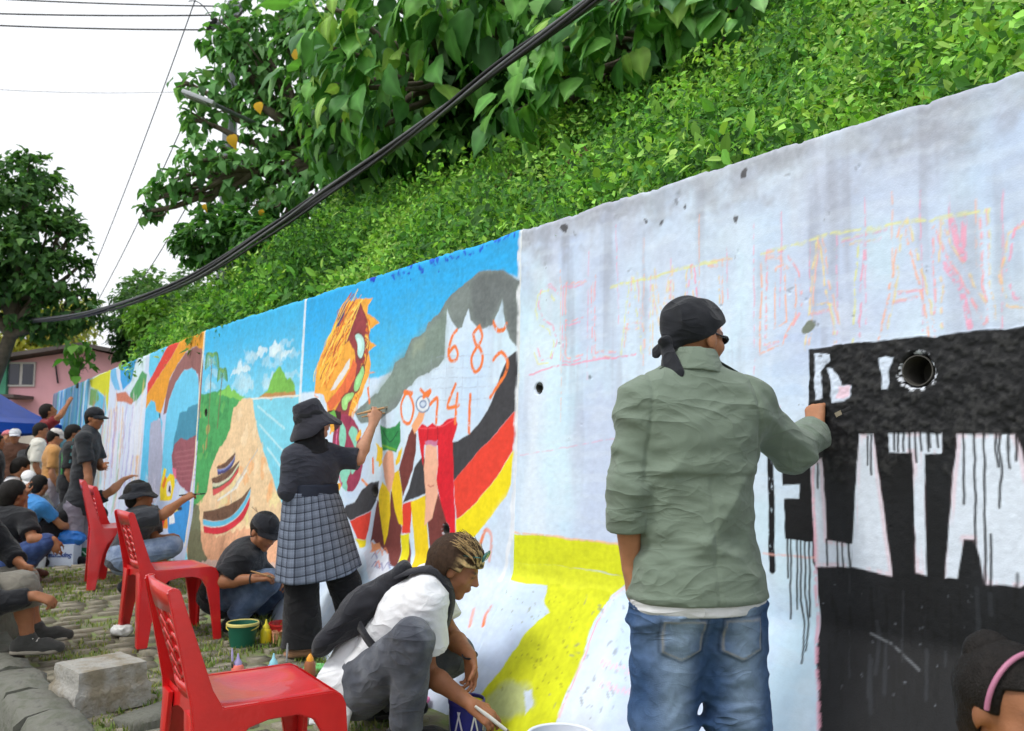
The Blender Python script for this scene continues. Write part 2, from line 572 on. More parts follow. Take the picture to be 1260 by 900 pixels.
# ---------------------------------------------------------------- what is painted on each panel
def pale_ground(p, dirt=1.0):
    """thin bluish-white undercoat over grey concrete"""
    n = fbm(p.S * 2.5, p.Z * 2.0, 0, 11, 4)
    v = fbm(p.S * 7, p.Z * 1.2, 0, 12, 4)
    c = np.asarray(rgb(208, 226, 244)) * (0.94 + 0.12 * p.fine)[..., None]
    k = sstep(0.45, 0.75, n)[..., None] * 0.7
    c = c * (1 - k) + np.asarray(rgb(190, 215, 244)) * k
    k = sstep(0.52, 0.8, v)[..., None] * 0.4
    c = c * (1 - k) + np.asarray(rgb(236, 242, 248)) * k
    lav = (sstep(.5, .72, fbm(p.S * 1.7 + 3, p.Z * 1.1, 0, 17, 4)) * .55)[..., None]
    c = c * (1 - lav) + np.asarray(rgb(184, 192, 222)) * lav
    cy = (sstep(.52, .75, fbm(p.S * 3.1 + 9, p.Z * 1.6, 0, 19, 4)) * .5)[..., None]
    c = c * (1 - cy) + np.asarray(rgb(206, 238, 248)) * cy
    # worn bare concrete near the top and in patches
    b = sstep(0.0, 1.0, (p.Z - 1.75) / 0.6 + 1.2 * (n - 0.5) + 0.7 * (v - 0.5)) * sstep(0.3, 0.75, fbm(p.S * 5, p.Z * 6, 0, 14, 4))
    b = np.clip(b * 0.6 * dirt, 0, 0.6)[..., None]
    c = c * (1 - b) + np.asarray(rgb(176, 180, 196)) * (0.8 + 0.4 * p.fine[..., None]) * b
    t = (1 - sstep(0.0, 0.22, WH - p.Z + 0.35 * p.w1 + 0.1 * (v - 0.5)))[..., None] * 0.6 * dirt
    c = c * (1 - t) + np.asarray(rgb(150, 150, 156)) * (0.75 + 0.5 * p.fine[..., None]) * t
    stn = (sstep(.56, .74, fbm(p.S * 11, p.Z * .8, 0, 23, 4)) * sstep(.6, 2.2, p.Z + .5 * (n - .5)) * .55 * dirt)[..., None]     # run-off stains
    c = c * (1 - stn) + np.asarray(rgb(158, 162, 176)) * stn
    brs = (sstep(.50, .66, fbm(p.S * 5, p.Z * 26, 0, 27, 3)) * .16)[..., None]             # roller and brush marks
    c = c * (1 - brs) + np.asarray(rgb(226, 236, 246)) * brs
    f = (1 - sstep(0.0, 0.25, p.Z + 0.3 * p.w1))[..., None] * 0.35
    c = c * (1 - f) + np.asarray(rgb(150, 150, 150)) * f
    p.c[:] = c

def pits(p, n, s0, s1, z0, z1, seed, col=(58, 56, 56), rmax=0.016):
    r = np.random.default_rng(seed)
    for k in range(n):
        c = (r.uniform(s0, s1), r.uniform(z0, z1))
        rr = r.uniform(0.003, rmax) * (0.5 + r.random())
        p.blob(c, (rr * r.uniform(0.5, 1.5), rr), col, warp=0.09, alpha=r.uniform(0.35, 0.8))
        w = p.win(np.array(c) - 2 * rr, np.array(c) + 2 * rr)
        d = np.hypot(p.S[w] - c[0], p.Z[w] - c[1])
        if d.size: p.h[w] -= 0.006 * (1 - sstep(0, rr, d))

LET = {'S': [[(1, .85), (.7, 1), (.2, .95), (.05, .75), (.3, .55), (.75, .45), (.95, .25), (.7, .02), (.2, .02), (0, .2)]],
       'E': [[(1, 1), (0, 1), (0, 0), (1, 0)], [(0, .5), (.8, .5)]], 'L': [[(0, 1), (0, 0), (1, 0)]],
       'A': [[(0, 0), (.42, 1), (.58, 1), (1, 0)], [(.2, .35), (.8, .35)]], 'M': [[(0, 0), (.05, 1), (.5, .3), (.95, 1), (1, 0)]],
       'T': [[(0, 1), (1, 1)], [(.5, 1), (.5, 0)]], 'D': [[(0, 0), (0, 1), (.6, .97), (1, .7), (1, .3), (.6, .03), (0, 0)]],
       'N': [[(0, 0), (0, 1), (1, 0), (1, 1)]], 'G': [[(1, .85), (.6, 1), (.15, .9), (0, .5), (.15, .1), (.6, 0), (1, .15), (1, .45), (.6, .45)]]}
def chalk(p, ch, quad, cols, wid=0.014, seed=0):
    """one sketched letter: outlined on both sides of the stroke in coloured chalk. quad: bl, br, tr, tl"""
    r = np.random.default_rng(seed)
    bl, br, tr, tl = quad
    def q(u, v): return (bl * (1 - u) + br * u) * (1 - v) + (tl * (1 - u) + tr * u) * v
    for st in LET[ch]:
        st = np.array(st)
        for off in (-0.075, 0.075):
            for rep in range(2):
                c = cols[r.integers(len(cols))]
                pts = np.array([q(x + off + r.normal(0, .015), y * (1 + 0.0) + (0.03 if off > 0 else -0.03) + r.normal(0, .012)) for x, y in st])
                p.line(pts, 0.0075, c, alpha=0.5, dry=0.46, warp=0.02)

def paint_white(p):
    """the panel with sketched lettering, black block and yellow figure"""
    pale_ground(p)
    PINK, YEL, ORA, CYA = (238, 150, 178), (226, 226, 130), (244, 176, 140), (170, 226, 232)
    sets = [PINK, PINK, ORA, YEL]
    # chalk guide lines
    r = np.random.default_rng(4)
    for x in range(690, 1260, 34):
        yb = 300 + r.uniform(-20, 40) - (x - 640) * 0.12
        p.line(TR([(x, yb), (x + r.uniform(-4, 4), yb + r.uniform(40, 190))]), 0.006, [PINK, PINK, ORA][r.integers(3)], alpha=0.55, dry=0.42)
    p.line(TR([(640, 560), (780, 535), (960, 500)]), 0.006, PINK, alpha=0.4, dry=0.45)
    p.line(cL([(180, 805), (280, 770), (470, 745), (640, 720)]), 0.008, PINK, alpha=0.8, dry=0.38)
    p.line(cL([(530, 430), (830, 350), (985, 318)]), 0.010, YEL, alpha=0.8, dry=0.35)
    p.line(cM([(130, 290), (420, 200), (760, 150), (1110, 95)]), 0.010, YEL, alpha=0.7, dry=0.35)
    word1 = 'SELAMAT'
    xs = np.linspace(655, 905, 8)
    for i, ch in enumerate(word1):
        a, b = xs[i] + 4, xs[i + 1] - 6
        def yt(x): return 356 - (x - 655) * 0.145
        def yb(x): return 446 - (x - 655) * 0.11
        chalk(p, ch, [trace(a, yb(a)), trace(b, yb(b)), trace(b, yt(b)), trace(a, yt(a))], sets, 0.008, 10 + i)
    quads = {'D': [(135, 700), (300, 660), (270, 265), (140, 290)], 'A': [(330, 690), (460, 665), (420, 215), (330, 240)],
             'T': [(470, 670), (600, 650), (655, 190), (460, 250)], 'A2': [(650, 650), (870, 620), (800, 140), (690, 170)],
             'N': [(895, 620), (1110, 590), (1090, 115), (880, 150)], 'G': [(1170, 540), (1400, 500), (1400, 110), (1180, 150)]}
    for i, (ch, q) in enumerate(quads.items()):
        chalk(p, ch[0], list(cM(q)), sets, 0.010, 40 + i)
    for q in ([(185, 610), (240, 580), (225, 330), (190, 350)],):
        p.line(cM(q + q[:1]), 0.007, ORA, alpha=0.8, dry=0.38)
    p.line(cM([(945, 140), (1000, 310), (1000, 130)]), 0.018, PINK, alpha=0.7, dry=0.4)
    p.line(cM([(920, 330), (990, 440), (1030, 600)]), 0.018, PINK, alpha=0.7, dry=0.4)
    # faint pink writing low on the apron
    for k in range(2):
        for j in range(9):
            x, y = 738 + 9 * j, 818 + 26 * k + 2.4 * j
            p.line(TR([(x, y), (x + 3, y - 6), (x + 4, y + 3), (x + 8, y - 3)]), 0.008, (240, 190, 205), alpha=0.7, dry=0.4)
    # ---- the yellow figure running down the apron
    Y = (214, 220, 34)
    p.poly(cY([(432, 60), (560, 62), (700, 76), (870, 98), (925, 112), (960, 118), (960, 250), (850, 222), (640, 192), (440, 182), (428, 150)]), Y, tex=0.22)
    p.poly(cY([(440, 180), (640, 190), (960, 246), (925, 280), (870, 325), (600, 278), (395, 250)]), (218, 224, 46), tex=0.22)
    p.poly(cY([(600, 272), (880, 310), (800, 430), (740, 600), (650, 830), (600, 940), (360, 940), (300, 760), (400, 640), (500, 490), (612, 390), (590, 345)]), (208, 214, 32), tex=0.30, warp=0.03)
    p.poly(cY([(330, 760), (420, 680), (520, 700), (540, 800), (440, 850), (360, 840)]), (180, 192, 150), tex=0.3, warp=0.05, alpha=0.75, soft=0.02, dry=0.45)
    p.poly(cY([(498, 725), (530, 720), (535, 800), (505, 830)]), (200, 214, 236), tex=0.2, warp=0.04, alpha=0.9)
    p.line(cY([(930, 285), (870, 335), (810, 440), (750, 600), (650, 840)]), 0.008, (240, 170, 180), alpha=0.9, dry=0.3)
    p.line(cY([(440, 50), (640, 68), (920, 105)]), 0.010, (240, 190, 150), alpha=0.8, dry=0.3)
    p.line(cY([(940, 290), (880, 330), (840, 400)]), 0.03, (220, 226, 236), alpha=0.6, dry=0.3)
    r = np.random.default_rng(8)
    for k in range(70):
        x, y = 400 + r.random() * 330, 300 + r.random() * 420
        p.blob(cY([(x, y)])[0], r.uniform(0.002, 0.008), (120, 120, 40), alpha=0.6, warp=0.05)
    for k in range(60):
        x, y = 600 + r.random() * 380, 330 + r.random() * 520
        if x + 0.36 * y > 860: p.blob(cY([(x, y)])[0], r.uniform(0.002, 0.012), (112, 116, 128), alpha=0.5, warp=0.08)
    # ---- the black block with letters left white
    K = (17, 18, 21)
    blk = cR([(97, 85), (150, 76), (250, 66), (350, 58), (450, 46), (620, 28), (700, 20), (700, 920), (118, 920), (113, 720), (112, 555), (104, 540), (98, 330), (95, 180)])
    w, d = p.sdf(blk, 0.01, 0.02)
    before = p.c.copy()
    p.poly(blk, K, tex=0.5, warp=0.012)
    ink = np.zeros_like(p.h); ink[w] = (1 - sstep(-0.004, 0.004, d))
    # the tar-like upper coat is coarse, the lower one smooth and thin
    up = sstep(1.10, 1.22, p.Z + 0.2 * p.w1)
    rough3 = fbm(p.S * 55, p.Z * 55, 0, 61, 3); blobby = fbm(p.S * 16, p.Z * 16, 0, 62, 3)
    p.h += ink * up * (0.008 * (rough3 - 0.5) + 0.008 * (blobby - 0.5) + 0.003)
    gray = np.asarray(rgb(52, 56, 62)) * (0.4 + 1.2 * fbm(p.S * 12, p.Z * 3, 0, 63, 4))[..., None]
    k = (ink * (1 - up) * sstep(0.42, 0.72, fbm(p.S * 3, p.Z * 2, 0, 64, 4)) * 0.16)[..., None]
    p.c = p.c * (1 - k) + gray.astype(np.float32) * k
    k = (ink * up * sstep(0.5, 0.72, rough3) * 0.5)[..., None]
    p.c = p.c * (1 - k) + np.asarray(rgb(60, 60, 60), np.float32) * k
    p.g = p.g * (1 - ink) + ink * (0.66 - 0.10 * up)
    # unpainted patches near the upper left corner
    for q, dr in (([(110, 92), (150, 90), (148, 110), (122, 140), (125, 185), (112, 190), (108, 140)], .42), ([(138, 130), (150, 128), (158, 160), (185, 165), (180, 190), (150, 195), (140, 170)], .40), ([(250, 105), (270, 105), (262, 170), (250, 170)], .42)):
        p.poly(cR(q), (206, 218, 236), tex=0.2, warp=0.05, dry=dr)
    p.poly(cR([(152, 162), (182, 165), (178, 188), (155, 186)]), (236, 190, 205), warp=0.05, alpha=0.7, dry=.42)
    WHT = np.asarray(rgb(214, 224, 238), np.float32)
    letters = [[(98, 330), (125, 318), (130, 400), (133, 492), (190, 500), (184, 548), (110, 548)],
               [(203, 265), (233, 265), (252, 400), (273, 568), (186, 548), (193, 420)],
               [(266, 265), (380, 262), (378, 304), (341, 308), (346, 568), (324, 562), (316, 305), (268, 305)],
               [(412, 266), (535, 265), (556, 330), (600, 560), (545, 590), (470, 585), (460, 530), (447, 490), (424, 490), (412, 575), (385, 570), (398, 420)]]
    for q in letters:
        p.poly(cR(q), WHT, tex=0.18, warp=0.008)
        wq, dq = p.sdf(cR(q), 0.008, 0.02)
        a = 1 - sstep(-0.004, 0.004, dq)
        p.h[wq] = p.h[wq] * (1 - a) + 0.002 * (p.fine[wq] - 0.5) * a
        p.g[wq] = p.g[wq] * (1 - a) + 0.75 * a
        e = 0.5 * (1 - sstep(0.0, 0.012, np.abs(dq + 0.006))) * sstep(0.4, 0.6, p.strk[wq])
        p.put(wq, e, rgb(232, 190, 200), 0.1)
    # the E still being filled, its stem and the runs of paint
    p.poly(cR([(38, 330), (99, 330), (106, 496), (46, 490), (43, 405), (75, 405), (75, 376), (40, 376)]), K, tex=0.5, warp=0.012, dry=0.24)
    p.line(cR([(13, 308), (16, 450), (18, 555)]), 0.026, K, dry=0.2)
    p.line(cR([(102, 90), (103, 185)]), 0.022, K, alpha=0.85, dry=0.3)
    p.line(cR([(104, 300), (110, 560)]), 0.010, (236, 170, 190), alpha=0.6, dry=0.3)
    p.line(cR([(0, 520), (60, 528), (110, 530)]), 0.008, (240, 180, 170), alpha=0.6, dry=0.35)
    p.line(cR([(108, 560), (113, 700), (118, 900)]), 0.014, (236, 170, 190), alpha=0.7, dry=0.35)
    for x, y0, y1 in ((50, 488, 575), (57, 488, 660), (71, 490, 640), (79, 490, 755), (88, 490, 727), (97, 492, 655), (115, 330, 380), (220, 270, 330), (228, 268, 350), (132, 490, 545), (155, 495, 550), (167, 497, 560), (181, 498, 545),
                      (278, 262, 300), (286, 262, 302), (297, 262, 300), (310, 262, 310), (322, 262, 325), (333, 262, 300), (348, 262, 300), (352, 262, 292), (368, 262, 290), (425, 266, 415), (449, 266, 540), (470, 266, 590), (482, 480, 600), (495, 266, 335), (503, 266, 422), (520, 266, 335), (536, 266, 320), (310, 450, 560)):
        p.line(cR([(x, y0), (x + 0.5, (y0 + y1) / 2), (x + 1.5, y1)]), 0.0075, K, alpha=0.95, warp=0.012)
    r = np.random.default_rng(18)
    for k in range(46):          # runs on the black itself, a gleam painted in by the lighter ones
        x = r.uniform(130, 540); y = r.uniform(560, 760)
        p.line(cR([(x, y), (x, y + r.uniform(20, 120))]), r.uniform(0.005, 0.014), (12, 13, 15) if r.random() < .7 else (42, 45, 50), alpha=0.7, warp=0.012)
    for k in range(26):
        x, y = r.uniform(120, 540), r.uniform(560, 880)
        p.blob(cR([(x, y)])[0], r.uniform(0.001, 0.0026), (130, 136, 146), alpha=0.6)
    p.line(cR([(225, 690), (270, 710), (330, 770)]), 0.006, (120, 124, 130), alpha=0.6, dry=0.4)
    # scars, chips and pipe mouths
    pits(p, 6, 0.1, 2.3, 1.75, 2.3, 5, (92, 90, 92))
    pits(p, 30, 0.05, 2.4, 0.9, 2.32, 6, rmax=0.006)
    for x, y, rr in ((152, 552, .022), (435, 540, .010), (483, 540, .014), (780, 372, .020), (756, 532, .013), (575, 478, .010)):
        c = TR([(640 + x / 2.8125, 80 + y / 2.8125)])[0]
        p.blob(c, (rr, rr * 1.2), (70, 68, 70), warp=0.06, alpha=0.9)
    p.blob(TR([(995, 398)])[0], (0.02, 0.026), (120, 128, 116), warp=0.05)
    p.hole(trace(663, 477), 0.026, 0.12)
    p.hole(trace(1128, 456), 0.052, 0.16, rim=(214, 220, 230))
    p.hole(trace(1214, 812), 0.052, 0.16, rim=(206, 214, 226))
    # white edge along the joint
    p.line(TR([(640, 283), (637, 440), (634, 560), (629, 655), (616, 712)]), 0.026, (232, 236, 242), alpha=0.9, warp=0.02)
    p.line(TR([(640, 283), (637, 440), (634, 560)]), 0.02, (196, 196, 150), alpha=0.35, warp=0.03, dry=.4)

def paint_dragon(p):
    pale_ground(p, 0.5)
    top = [(285, 170), (853, -6)]
    # sky
    sky = c7([(270, 185), (298, 178), (860, -5), (870, 140), (810, 120), (770, 110), (720, 140), (690, 170), (660, 215), (640, 260), (600, 290), (560, 330), (545, 360), (510, 385), (480, 395), (440, 400), (400, 420), (350, 428), (270, 435)])
    w, d = p.sdf(sky, 0.015, 0.05)
    a = (1 - sstep(-0.012, 0.012, d))
    v = sstep(1.2, 2.35, p.Z[w] + 0.3 * p.w1[w] + 0.15 * (p.hstr[w] - .5))[..., None]
    col = np.asarray(rgb(104, 206, 238)) * (1 - v) + np.asarray(rgb(40, 166, 230)) * v
    p.put(w, a, col.astype(np.float32), 0.35)
    for x, y, rr in ((400, 260, .03), (520, 205, .012), (535, 208, .010), (590, 195, .016), (600, 205, .012), (610, 190, .010), (780, 170, .014), (730, 212, .008), (540, 240, .007), (585, 245, .009), (555, 260, .007), (600, 262, .006)):
        p.blob(cD([(x, y)])[0], (rr * 1.3, rr), (20, 60, 190), warp=0.08)
    r = np.random.default_rng(3)
    for k in range(60):
        x = r.uniform(450, 1110); y = 345 - (x - 100) * 0.314 + 12 + abs(r.normal(0, 9))
        p.blob(cD([(x, y)])[0], r.uniform(0.003, 0.016), (24, 70, 200), warp=0.08, alpha=0.85)
    # grey-green hill
    hill = cD([(1140, 280), (1100, 245), (1070, 222), (1015, 208), (960, 208), (920, 230), (880, 262), (830, 305), (785, 352), (740, 420), (685, 475), (672, 522), (640, 545), (600, 562), (570, 620), (560, 652), (515, 682), (495, 740), (470, 775), (430, 830), (385, 860), (310, 930), (340, 985), (430, 975), (520, 905), (560, 835), (620, 765), (740, 690), (765, 655), (770, 520), (782, 405), (800, 470), (828, 512), (852, 500), (868, 440), (884, 402), (896, 455), (930, 495), (965, 502), (1010, 480), (1040, 420), (1060, 360), (1068, 480), (1090, 560), (1140, 625)])
    p.poly(hill, (122, 132, 130), tex=0.4, warp=0.02)
    p.poly(cD([(500, 700), (700, 480), (780, 410), (770, 640), (620, 760), (480, 900), (380, 960), (330, 960), (400, 850)]), (128, 148, 136), tex=0.4, warp=0.05, alpha=0.7, soft=0.06)
    p.poly(cD([(900, 270), (960, 220), (1060, 230), (1120, 280), (1130, 600), (1090, 540), (1060, 360), (1000, 480), (950, 495), (905, 440)]), (104, 110, 112), tex=0.4, warp=0.05, alpha=0.8, soft=0.03)
    p.poly(cD([(600, 590), (650, 545), (670, 560), (650, 620), (610, 640)]), (150, 162, 144), warp=0.06, alpha=0.7, soft=0.03)
    # ---- dragon
    p.poly(c8([(22, 460), (26, 410), (36, 350), (55, 290), (78, 240), (100, 190), (125, 140), (158, 95), (190, 84), (215, 88), (255, 82), (236, 112), (232, 148), (258, 160), (280, 182), (244, 206), (236, 248), (268, 272), (238, 298), (246, 345), (236, 400), (214, 452), (190, 505), (168, 545), (150, 590), (80, 580), (72, 520), (60, 470)]), (238, 168, 66), tex=0.45, warp=0.022)
    p.poly(c8([(132, 275), (150, 215), (176, 150), (202, 100), (224, 150), (236, 225), (232, 310), (216, 372), (192, 432), (166, 498), (150, 570), (118, 580), (96, 540), (130, 480), (165, 420), (186, 350), (180, 290), (160, 250)]), (146, 62, 66), tex=0.5, warp=0.015)
    p.poly(c8([(70, 500), (96, 470), (130, 425), (162, 365), (176, 320), (190, 345), (182, 400), (150, 460), (110, 505), (84, 535)]), (228, 112, 66), tex=0.35, warp=0.012)
    p.poly(c8([(84, 455), (100, 420), (126, 380), (150, 335), (164, 318), (160, 356), (130, 408), (100, 445)]), (226, 224, 222), tex=0.2, warp=0.02)
    r = np.random.default_rng(12)
    FL = [(248, 204, 70), (250, 224, 110), (214, 92, 44), (236, 128, 44), (246, 170, 60), (160, 66, 60), (252, 190, 90)]
    for k in range(230):           # flowing strands of the mane, each a short curved stroke
        t = r.random(); o = r.uniform(-1, 1)
        x, y = 40 + 105 * t + 26 * o, 430 - 265 * t + 16 * o
        L = r.uniform(40, 120); bend = r.uniform(-14, 26)
        p.line(c8([(x, y), (x + L * .16 - bend * .4, y - L * .45), (x + L * .46, y - L)]), r.uniform(0.004, 0.012), FL[r.integers(len(FL))], alpha=.9, smooth=True, warp=.012)
    for k in range(34):           # spiky fringe down the neck
        t = r.random()
        x, y = 238 - 66 * t ** 1.6, 150 + 380 * t
        p.line(c8([(x - 8, y), (x + 4, y + 14), (x - 10 + r.uniform(-4, 10), y + 44)]), r.uniform(0.005, 0.011), FL[r.integers(5)], alpha=.9, smooth=True)
    p.poly(c8([(104, 205), (116, 165), (138, 125), (150, 100), (140, 150), (118, 195)]), (78, 66, 112), warp=0.015)
    p.line(c8([(98, 215), (130, 150), (160, 92)]), 0.008, (250, 206, 74), smooth=True)
    p.line(c8([(148, 255), (170, 190), (200, 112)]), 0.010, (250, 214, 96), smooth=True)
    p.line(c8([(205, 105), (228, 170), (238, 250), (228, 330), (196, 430)]), 0.009, (120, 36, 52), smooth=True)
    for q, c in (([(180, 222), (205, 216), (222, 250), (222, 296), (208, 330), (190, 312), (192, 270)], (184, 226, 218)), ([(214, 345), (224, 370), (212, 410), (194, 452), (176, 460), (178, 415), (198, 370)], (150, 212, 140)),
                 ([(126, 485), (150, 455), (182, 452), (176, 476), (156, 494), (148, 528), (130, 530)], (160, 214, 130)), ([(78, 545), (104, 528), (124, 548), (118, 585), (92, 600), (74, 580)], (120, 186, 96))):
        p.poly(c8(q), (120, 60, 60), tex=.2, warp=.01, smooth=True)
        q2 = np.array(q, float); m_ = q2.mean(0)
        p.poly(c8([tuple(m_ + (v - m_) * .84) for v in q2]), c, tex=0.35, warp=0.012, smooth=True)
        p.poly(c8([tuple(m_ + (v - m_) * .45 + (-2, -4)) for v in q2]), tuple(min(255, v + 28) for v in c), tex=0.2, warp=0.02, smooth=True, alpha=.7)
    p.poly(c8([(96, 575), (112, 558), (126, 574), (120, 606), (102, 604)]), (36, 24, 26), warp=.02)
    for q in ([(30, 440), (22, 470), (36, 480)], [(222, 378), (262, 380)], [(240, 400), (236, 470)], [(205, 440), (190, 520), (166, 560)]):
        p.line(c8(q), 0.008, (240, 150, 84), dry=0.3)
    # coil of the body and claws
    th = np.linspace(0, 2 * math.pi, 26, endpoint=False)
    ov = [(402 + 40 * math.cos(t) + 6 * math.sin(t), 592 + 103 * math.sin(t)) for t in th]
    p.poly(c7(ov), (152, 56, 84), tex=0.55, warp=0.02)
    for q in ([(385, 510), (395, 525), (398, 560), (385, 590), (380, 550)], [(415, 520), (428, 540), (425, 580), (412, 560), (405, 540)], [(420, 590), (430, 620), (415, 650), (410, 615)], [(380, 640), (400, 622), (410, 640), (395, 672), (375, 660)], [(395, 660), (402, 680), (395, 695), (388, 680)]):
        p.poly(c7(q), (136, 206, 182), tex=0.35, warp=0.03, smooth=True)
    p.line(c7([(375, 520), (372, 600), (385, 680)]), 0.016, (220, 110, 160), smooth=True, dry=.25)
    p.poly(c7([(352, 480), (385, 485), (382, 520), (362, 540), (345, 510)]), (60, 30, 34), warp=0.04)
    p.poly(c7([(345, 490), (365, 482), (372, 500), (352, 520)]), (110, 180, 80), warp=0.04)
    for c, rr in (((376, 690), .05), ((365, 672), .035), ((360, 530), .03), ((432, 545), .03)):
        p.blob(c7([c])[0], (rr, rr * 1.2), (244, 176, 60), warp=0.08)
    p.line(c7([(440, 665), (455, 680), (452, 692)]), 0.02, (240, 150, 90), dry=.2)
    # ---- flag
    BK, RD, YL = (62, 62, 66), (226, 66, 48), (238, 218, 24)
    p.poly(cG([(478, 272), (520, 256), (560, 232), (605, 185), (645, 128), (680, 50), (715, -60), (740, -110), (775, -135), (770, 130), (690, 222), (600, 315), (500, 438), (488, 380)]), BK, tex=0.4)
    p.poly(cG([(770, 130), (690, 222), (600, 313), (500, 436), (505, 540), (510, 606), (570, 560), (630, 495), (690, 420), (760, 308)]), RD, tex=0.2)
    p.poly(cG([(762, 308), (690, 420), (630, 495), (570, 560), (508, 608), (510, 690), (590, 685), (640, 625), (690, 560), (730, 510), (750, 455)]), YL, tex=0.2)
    p.poly(cG([(365, 322), (325, 380), (300, 470), (272, 535), (330, 510), (382, 490), (385, 400)]), BK, tex=0.4)
    p.poly(cG([(5, 575), (20, 545), (60, 530), (90, 480), (125, 448), (168, 436), (155, 520), (130, 570), (80, 595), (38, 616)]), BK, tex=0.4)
    p.poly(cG([(36, 618), (80, 597), (132, 572), (120, 650), (108, 705), (70, 700)]), RD, tex=0.2)
    p.poly(cG([(60, 700), (110, 706), (104, 735), (80, 740)]), YL, tex=0.2)
    p.poly(cG([(272, 540), (315, 525), (305, 672), (268, 672)]), RD, tex=0.2)
    # ---- two figures in costume
    BR = (116, 58, 54)
    p.poly(cG([(128, 720), (145, 590), (160, 520), (180, 560), (195, 690), (214, 600), (218, 480), (232, 500), (268, 650), (262, 700), (242, 830), (170, 790), (130, 740)]), BR, tex=0.35)
    p.poly(cG([(308, 530), (372, 500), (374, 830), (300, 850)]), (236, 204, 30), tex=0.2)
    p.poly(cG([(262, 682), (300, 672), (270, 850), (236, 850)]), (226, 214, 30), tex=0.2)
    p.poly(cG([(300, 690), (306, 790), (300, 860), (262, 860)]), BR, tex=0.35)
    p.poly(cG([(162, 500), (182, 440), (215, 482), (217, 590), (205, 680), (190, 728), (175, 620)]), (236, 200, 30), tex=0.25)
    p.poly(cG([(226, 402), (254, 388), (268, 470), (273, 640), (255, 630), (236, 570), (222, 480)]), (236, 200, 30), tex=0.25)
    p.poly(cG([(185, 345), (205, 305), (228, 312), (234, 395), (228, 440), (214, 488), (196, 450), (186, 390)]), (232, 170, 140), tex=0.15, smooth=True)
    p.poly(cG([(172, 190), (200, 205), (238, 196), (260, 172), (262, 262), (242, 310), (205, 300), (182, 305), (176, 260)]), (54, 146, 82), tex=0.5)
    p.line(cG([(185, 215), (215, 265), (250, 220)]), 0.008, (30, 90, 60), smooth=True)
    p.line(cG([(182, 280), (240, 300)]), 0.012, (120, 186, 60))
    for q in ([(150, 345), (185, 330), (180, 290), (160, 300)], [(150, 275), (178, 300), (185, 350), (165, 370)], [(250, 300), (268, 290), (262, 350), (240, 360)]):
        p.poly(cG(q), (244, 206, 50), warp=0.05)
    p.poly(cG([(255, 385), (280, 300), (300, 232), (318, 200), (334, 232), (330, 300), (318, 385), (290, 460), (272, 510), (262, 430)]), BR, tex=0.35)
    p.poly(cG([(312, 196), (332, 158), (345, 122), (372, 130), (362, 170), (338, 212), (325, 232)]), (238, 168, 120), tex=0.15)
    p.line(cG([(345, 122), (372, 132)]), 0.01, (230, 130, 60))
    for rr, cc, ww in ((30, (120, 140, 170), .014), (22, (226, 230, 236), .02), (13, (110, 130, 170), .010), (6, (200, 210, 226), .010)):
        p.line(cG([(362 + rr * math.cos(t), 98 + 1.1 * rr * math.sin(t)) for t in np.linspace(0, 6.3, 24)]), ww, cc)
    p.poly(cG([(372, 500), (430, 492), (455, 560), (485, 670), (520, 760), (520, 860), (370, 860)]), BR, tex=0.4)
    p.poly(cG([(340, 210), (358, 183), (385, 196), (405, 182), (432, 200), (465, 165), (505, 157), (516, 185), (492, 262), (496, 350), (502, 500), (508, 690), (488, 690), (445, 545), (420, 440), (430, 370), (428, 282), (370, 278), (364, 375), (350, 300)]), (214, 30, 46), tex=0.3)
    p.line(cG([(345, 205), (430, 200), (500, 165)]), 0.008, (240, 80, 90), smooth=True)
    p.line(cG([(385, 200), (380, 270)]), 0.006, (150, 16, 36))
    p.line(cG([(425, 205), (428, 280)]), 0.006, (150, 16, 36))
    p.poly(cG([(376, 278), (424, 282), (430, 370), (421, 425), (430, 495), (404, 600), (370, 636), (374, 480), (366, 385)]), (236, 178, 150), tex=0.15, smooth=False)
    p.line(cG([(385, 455), (395, 462), (410, 455)]), 0.006, (190, 100, 90))
    p.poly(cG([(372, 262), (426, 262), (424, 284), (376, 282)]), (190, 150, 190), alpha=0.6, warp=0.03)
    p.poly(cG([(100, 760), (140, 700), (180, 740), (210, 810), (200, 880), (120, 880)]), (214, 218, 230), tex=0.2, warp=0.05)
    p.poly(cG([(132, 715), (165, 705), (175, 745), (140, 750)]), (240, 160, 110), warp=0.05)
    p.line(cG([(178, 400), (150, 560), (120, 720)]), 0.016, (214, 222, 238))
    r = np.random.default_rng(2)
    for k in range(9):
        x, y = r.uniform(115, 195), r.uniform(750, 860)
        p.line(cG([(x, y), (x + 14, y - 20), (x + 22, y + 6)]), 0.010, [(120, 120, 170), (240, 150, 110)][k % 2], alpha=.8, smooth=True)
    # ---- orange numerals and pencil grid
    ON = (238, 124, 60)
    for y in (640, 700, 750, 800, 860):
        p.line(cD([(700, y + 10), (1000, y - 6)]), 0.005, (150, 160, 180), alpha=0.5, dry=0.42)
    for x in (700, 780, 860, 940):
        p.line(cD([(x, 640), (x - 12, 900)]), 0.005, (160, 170, 190), alpha=0.4, dry=0.42)
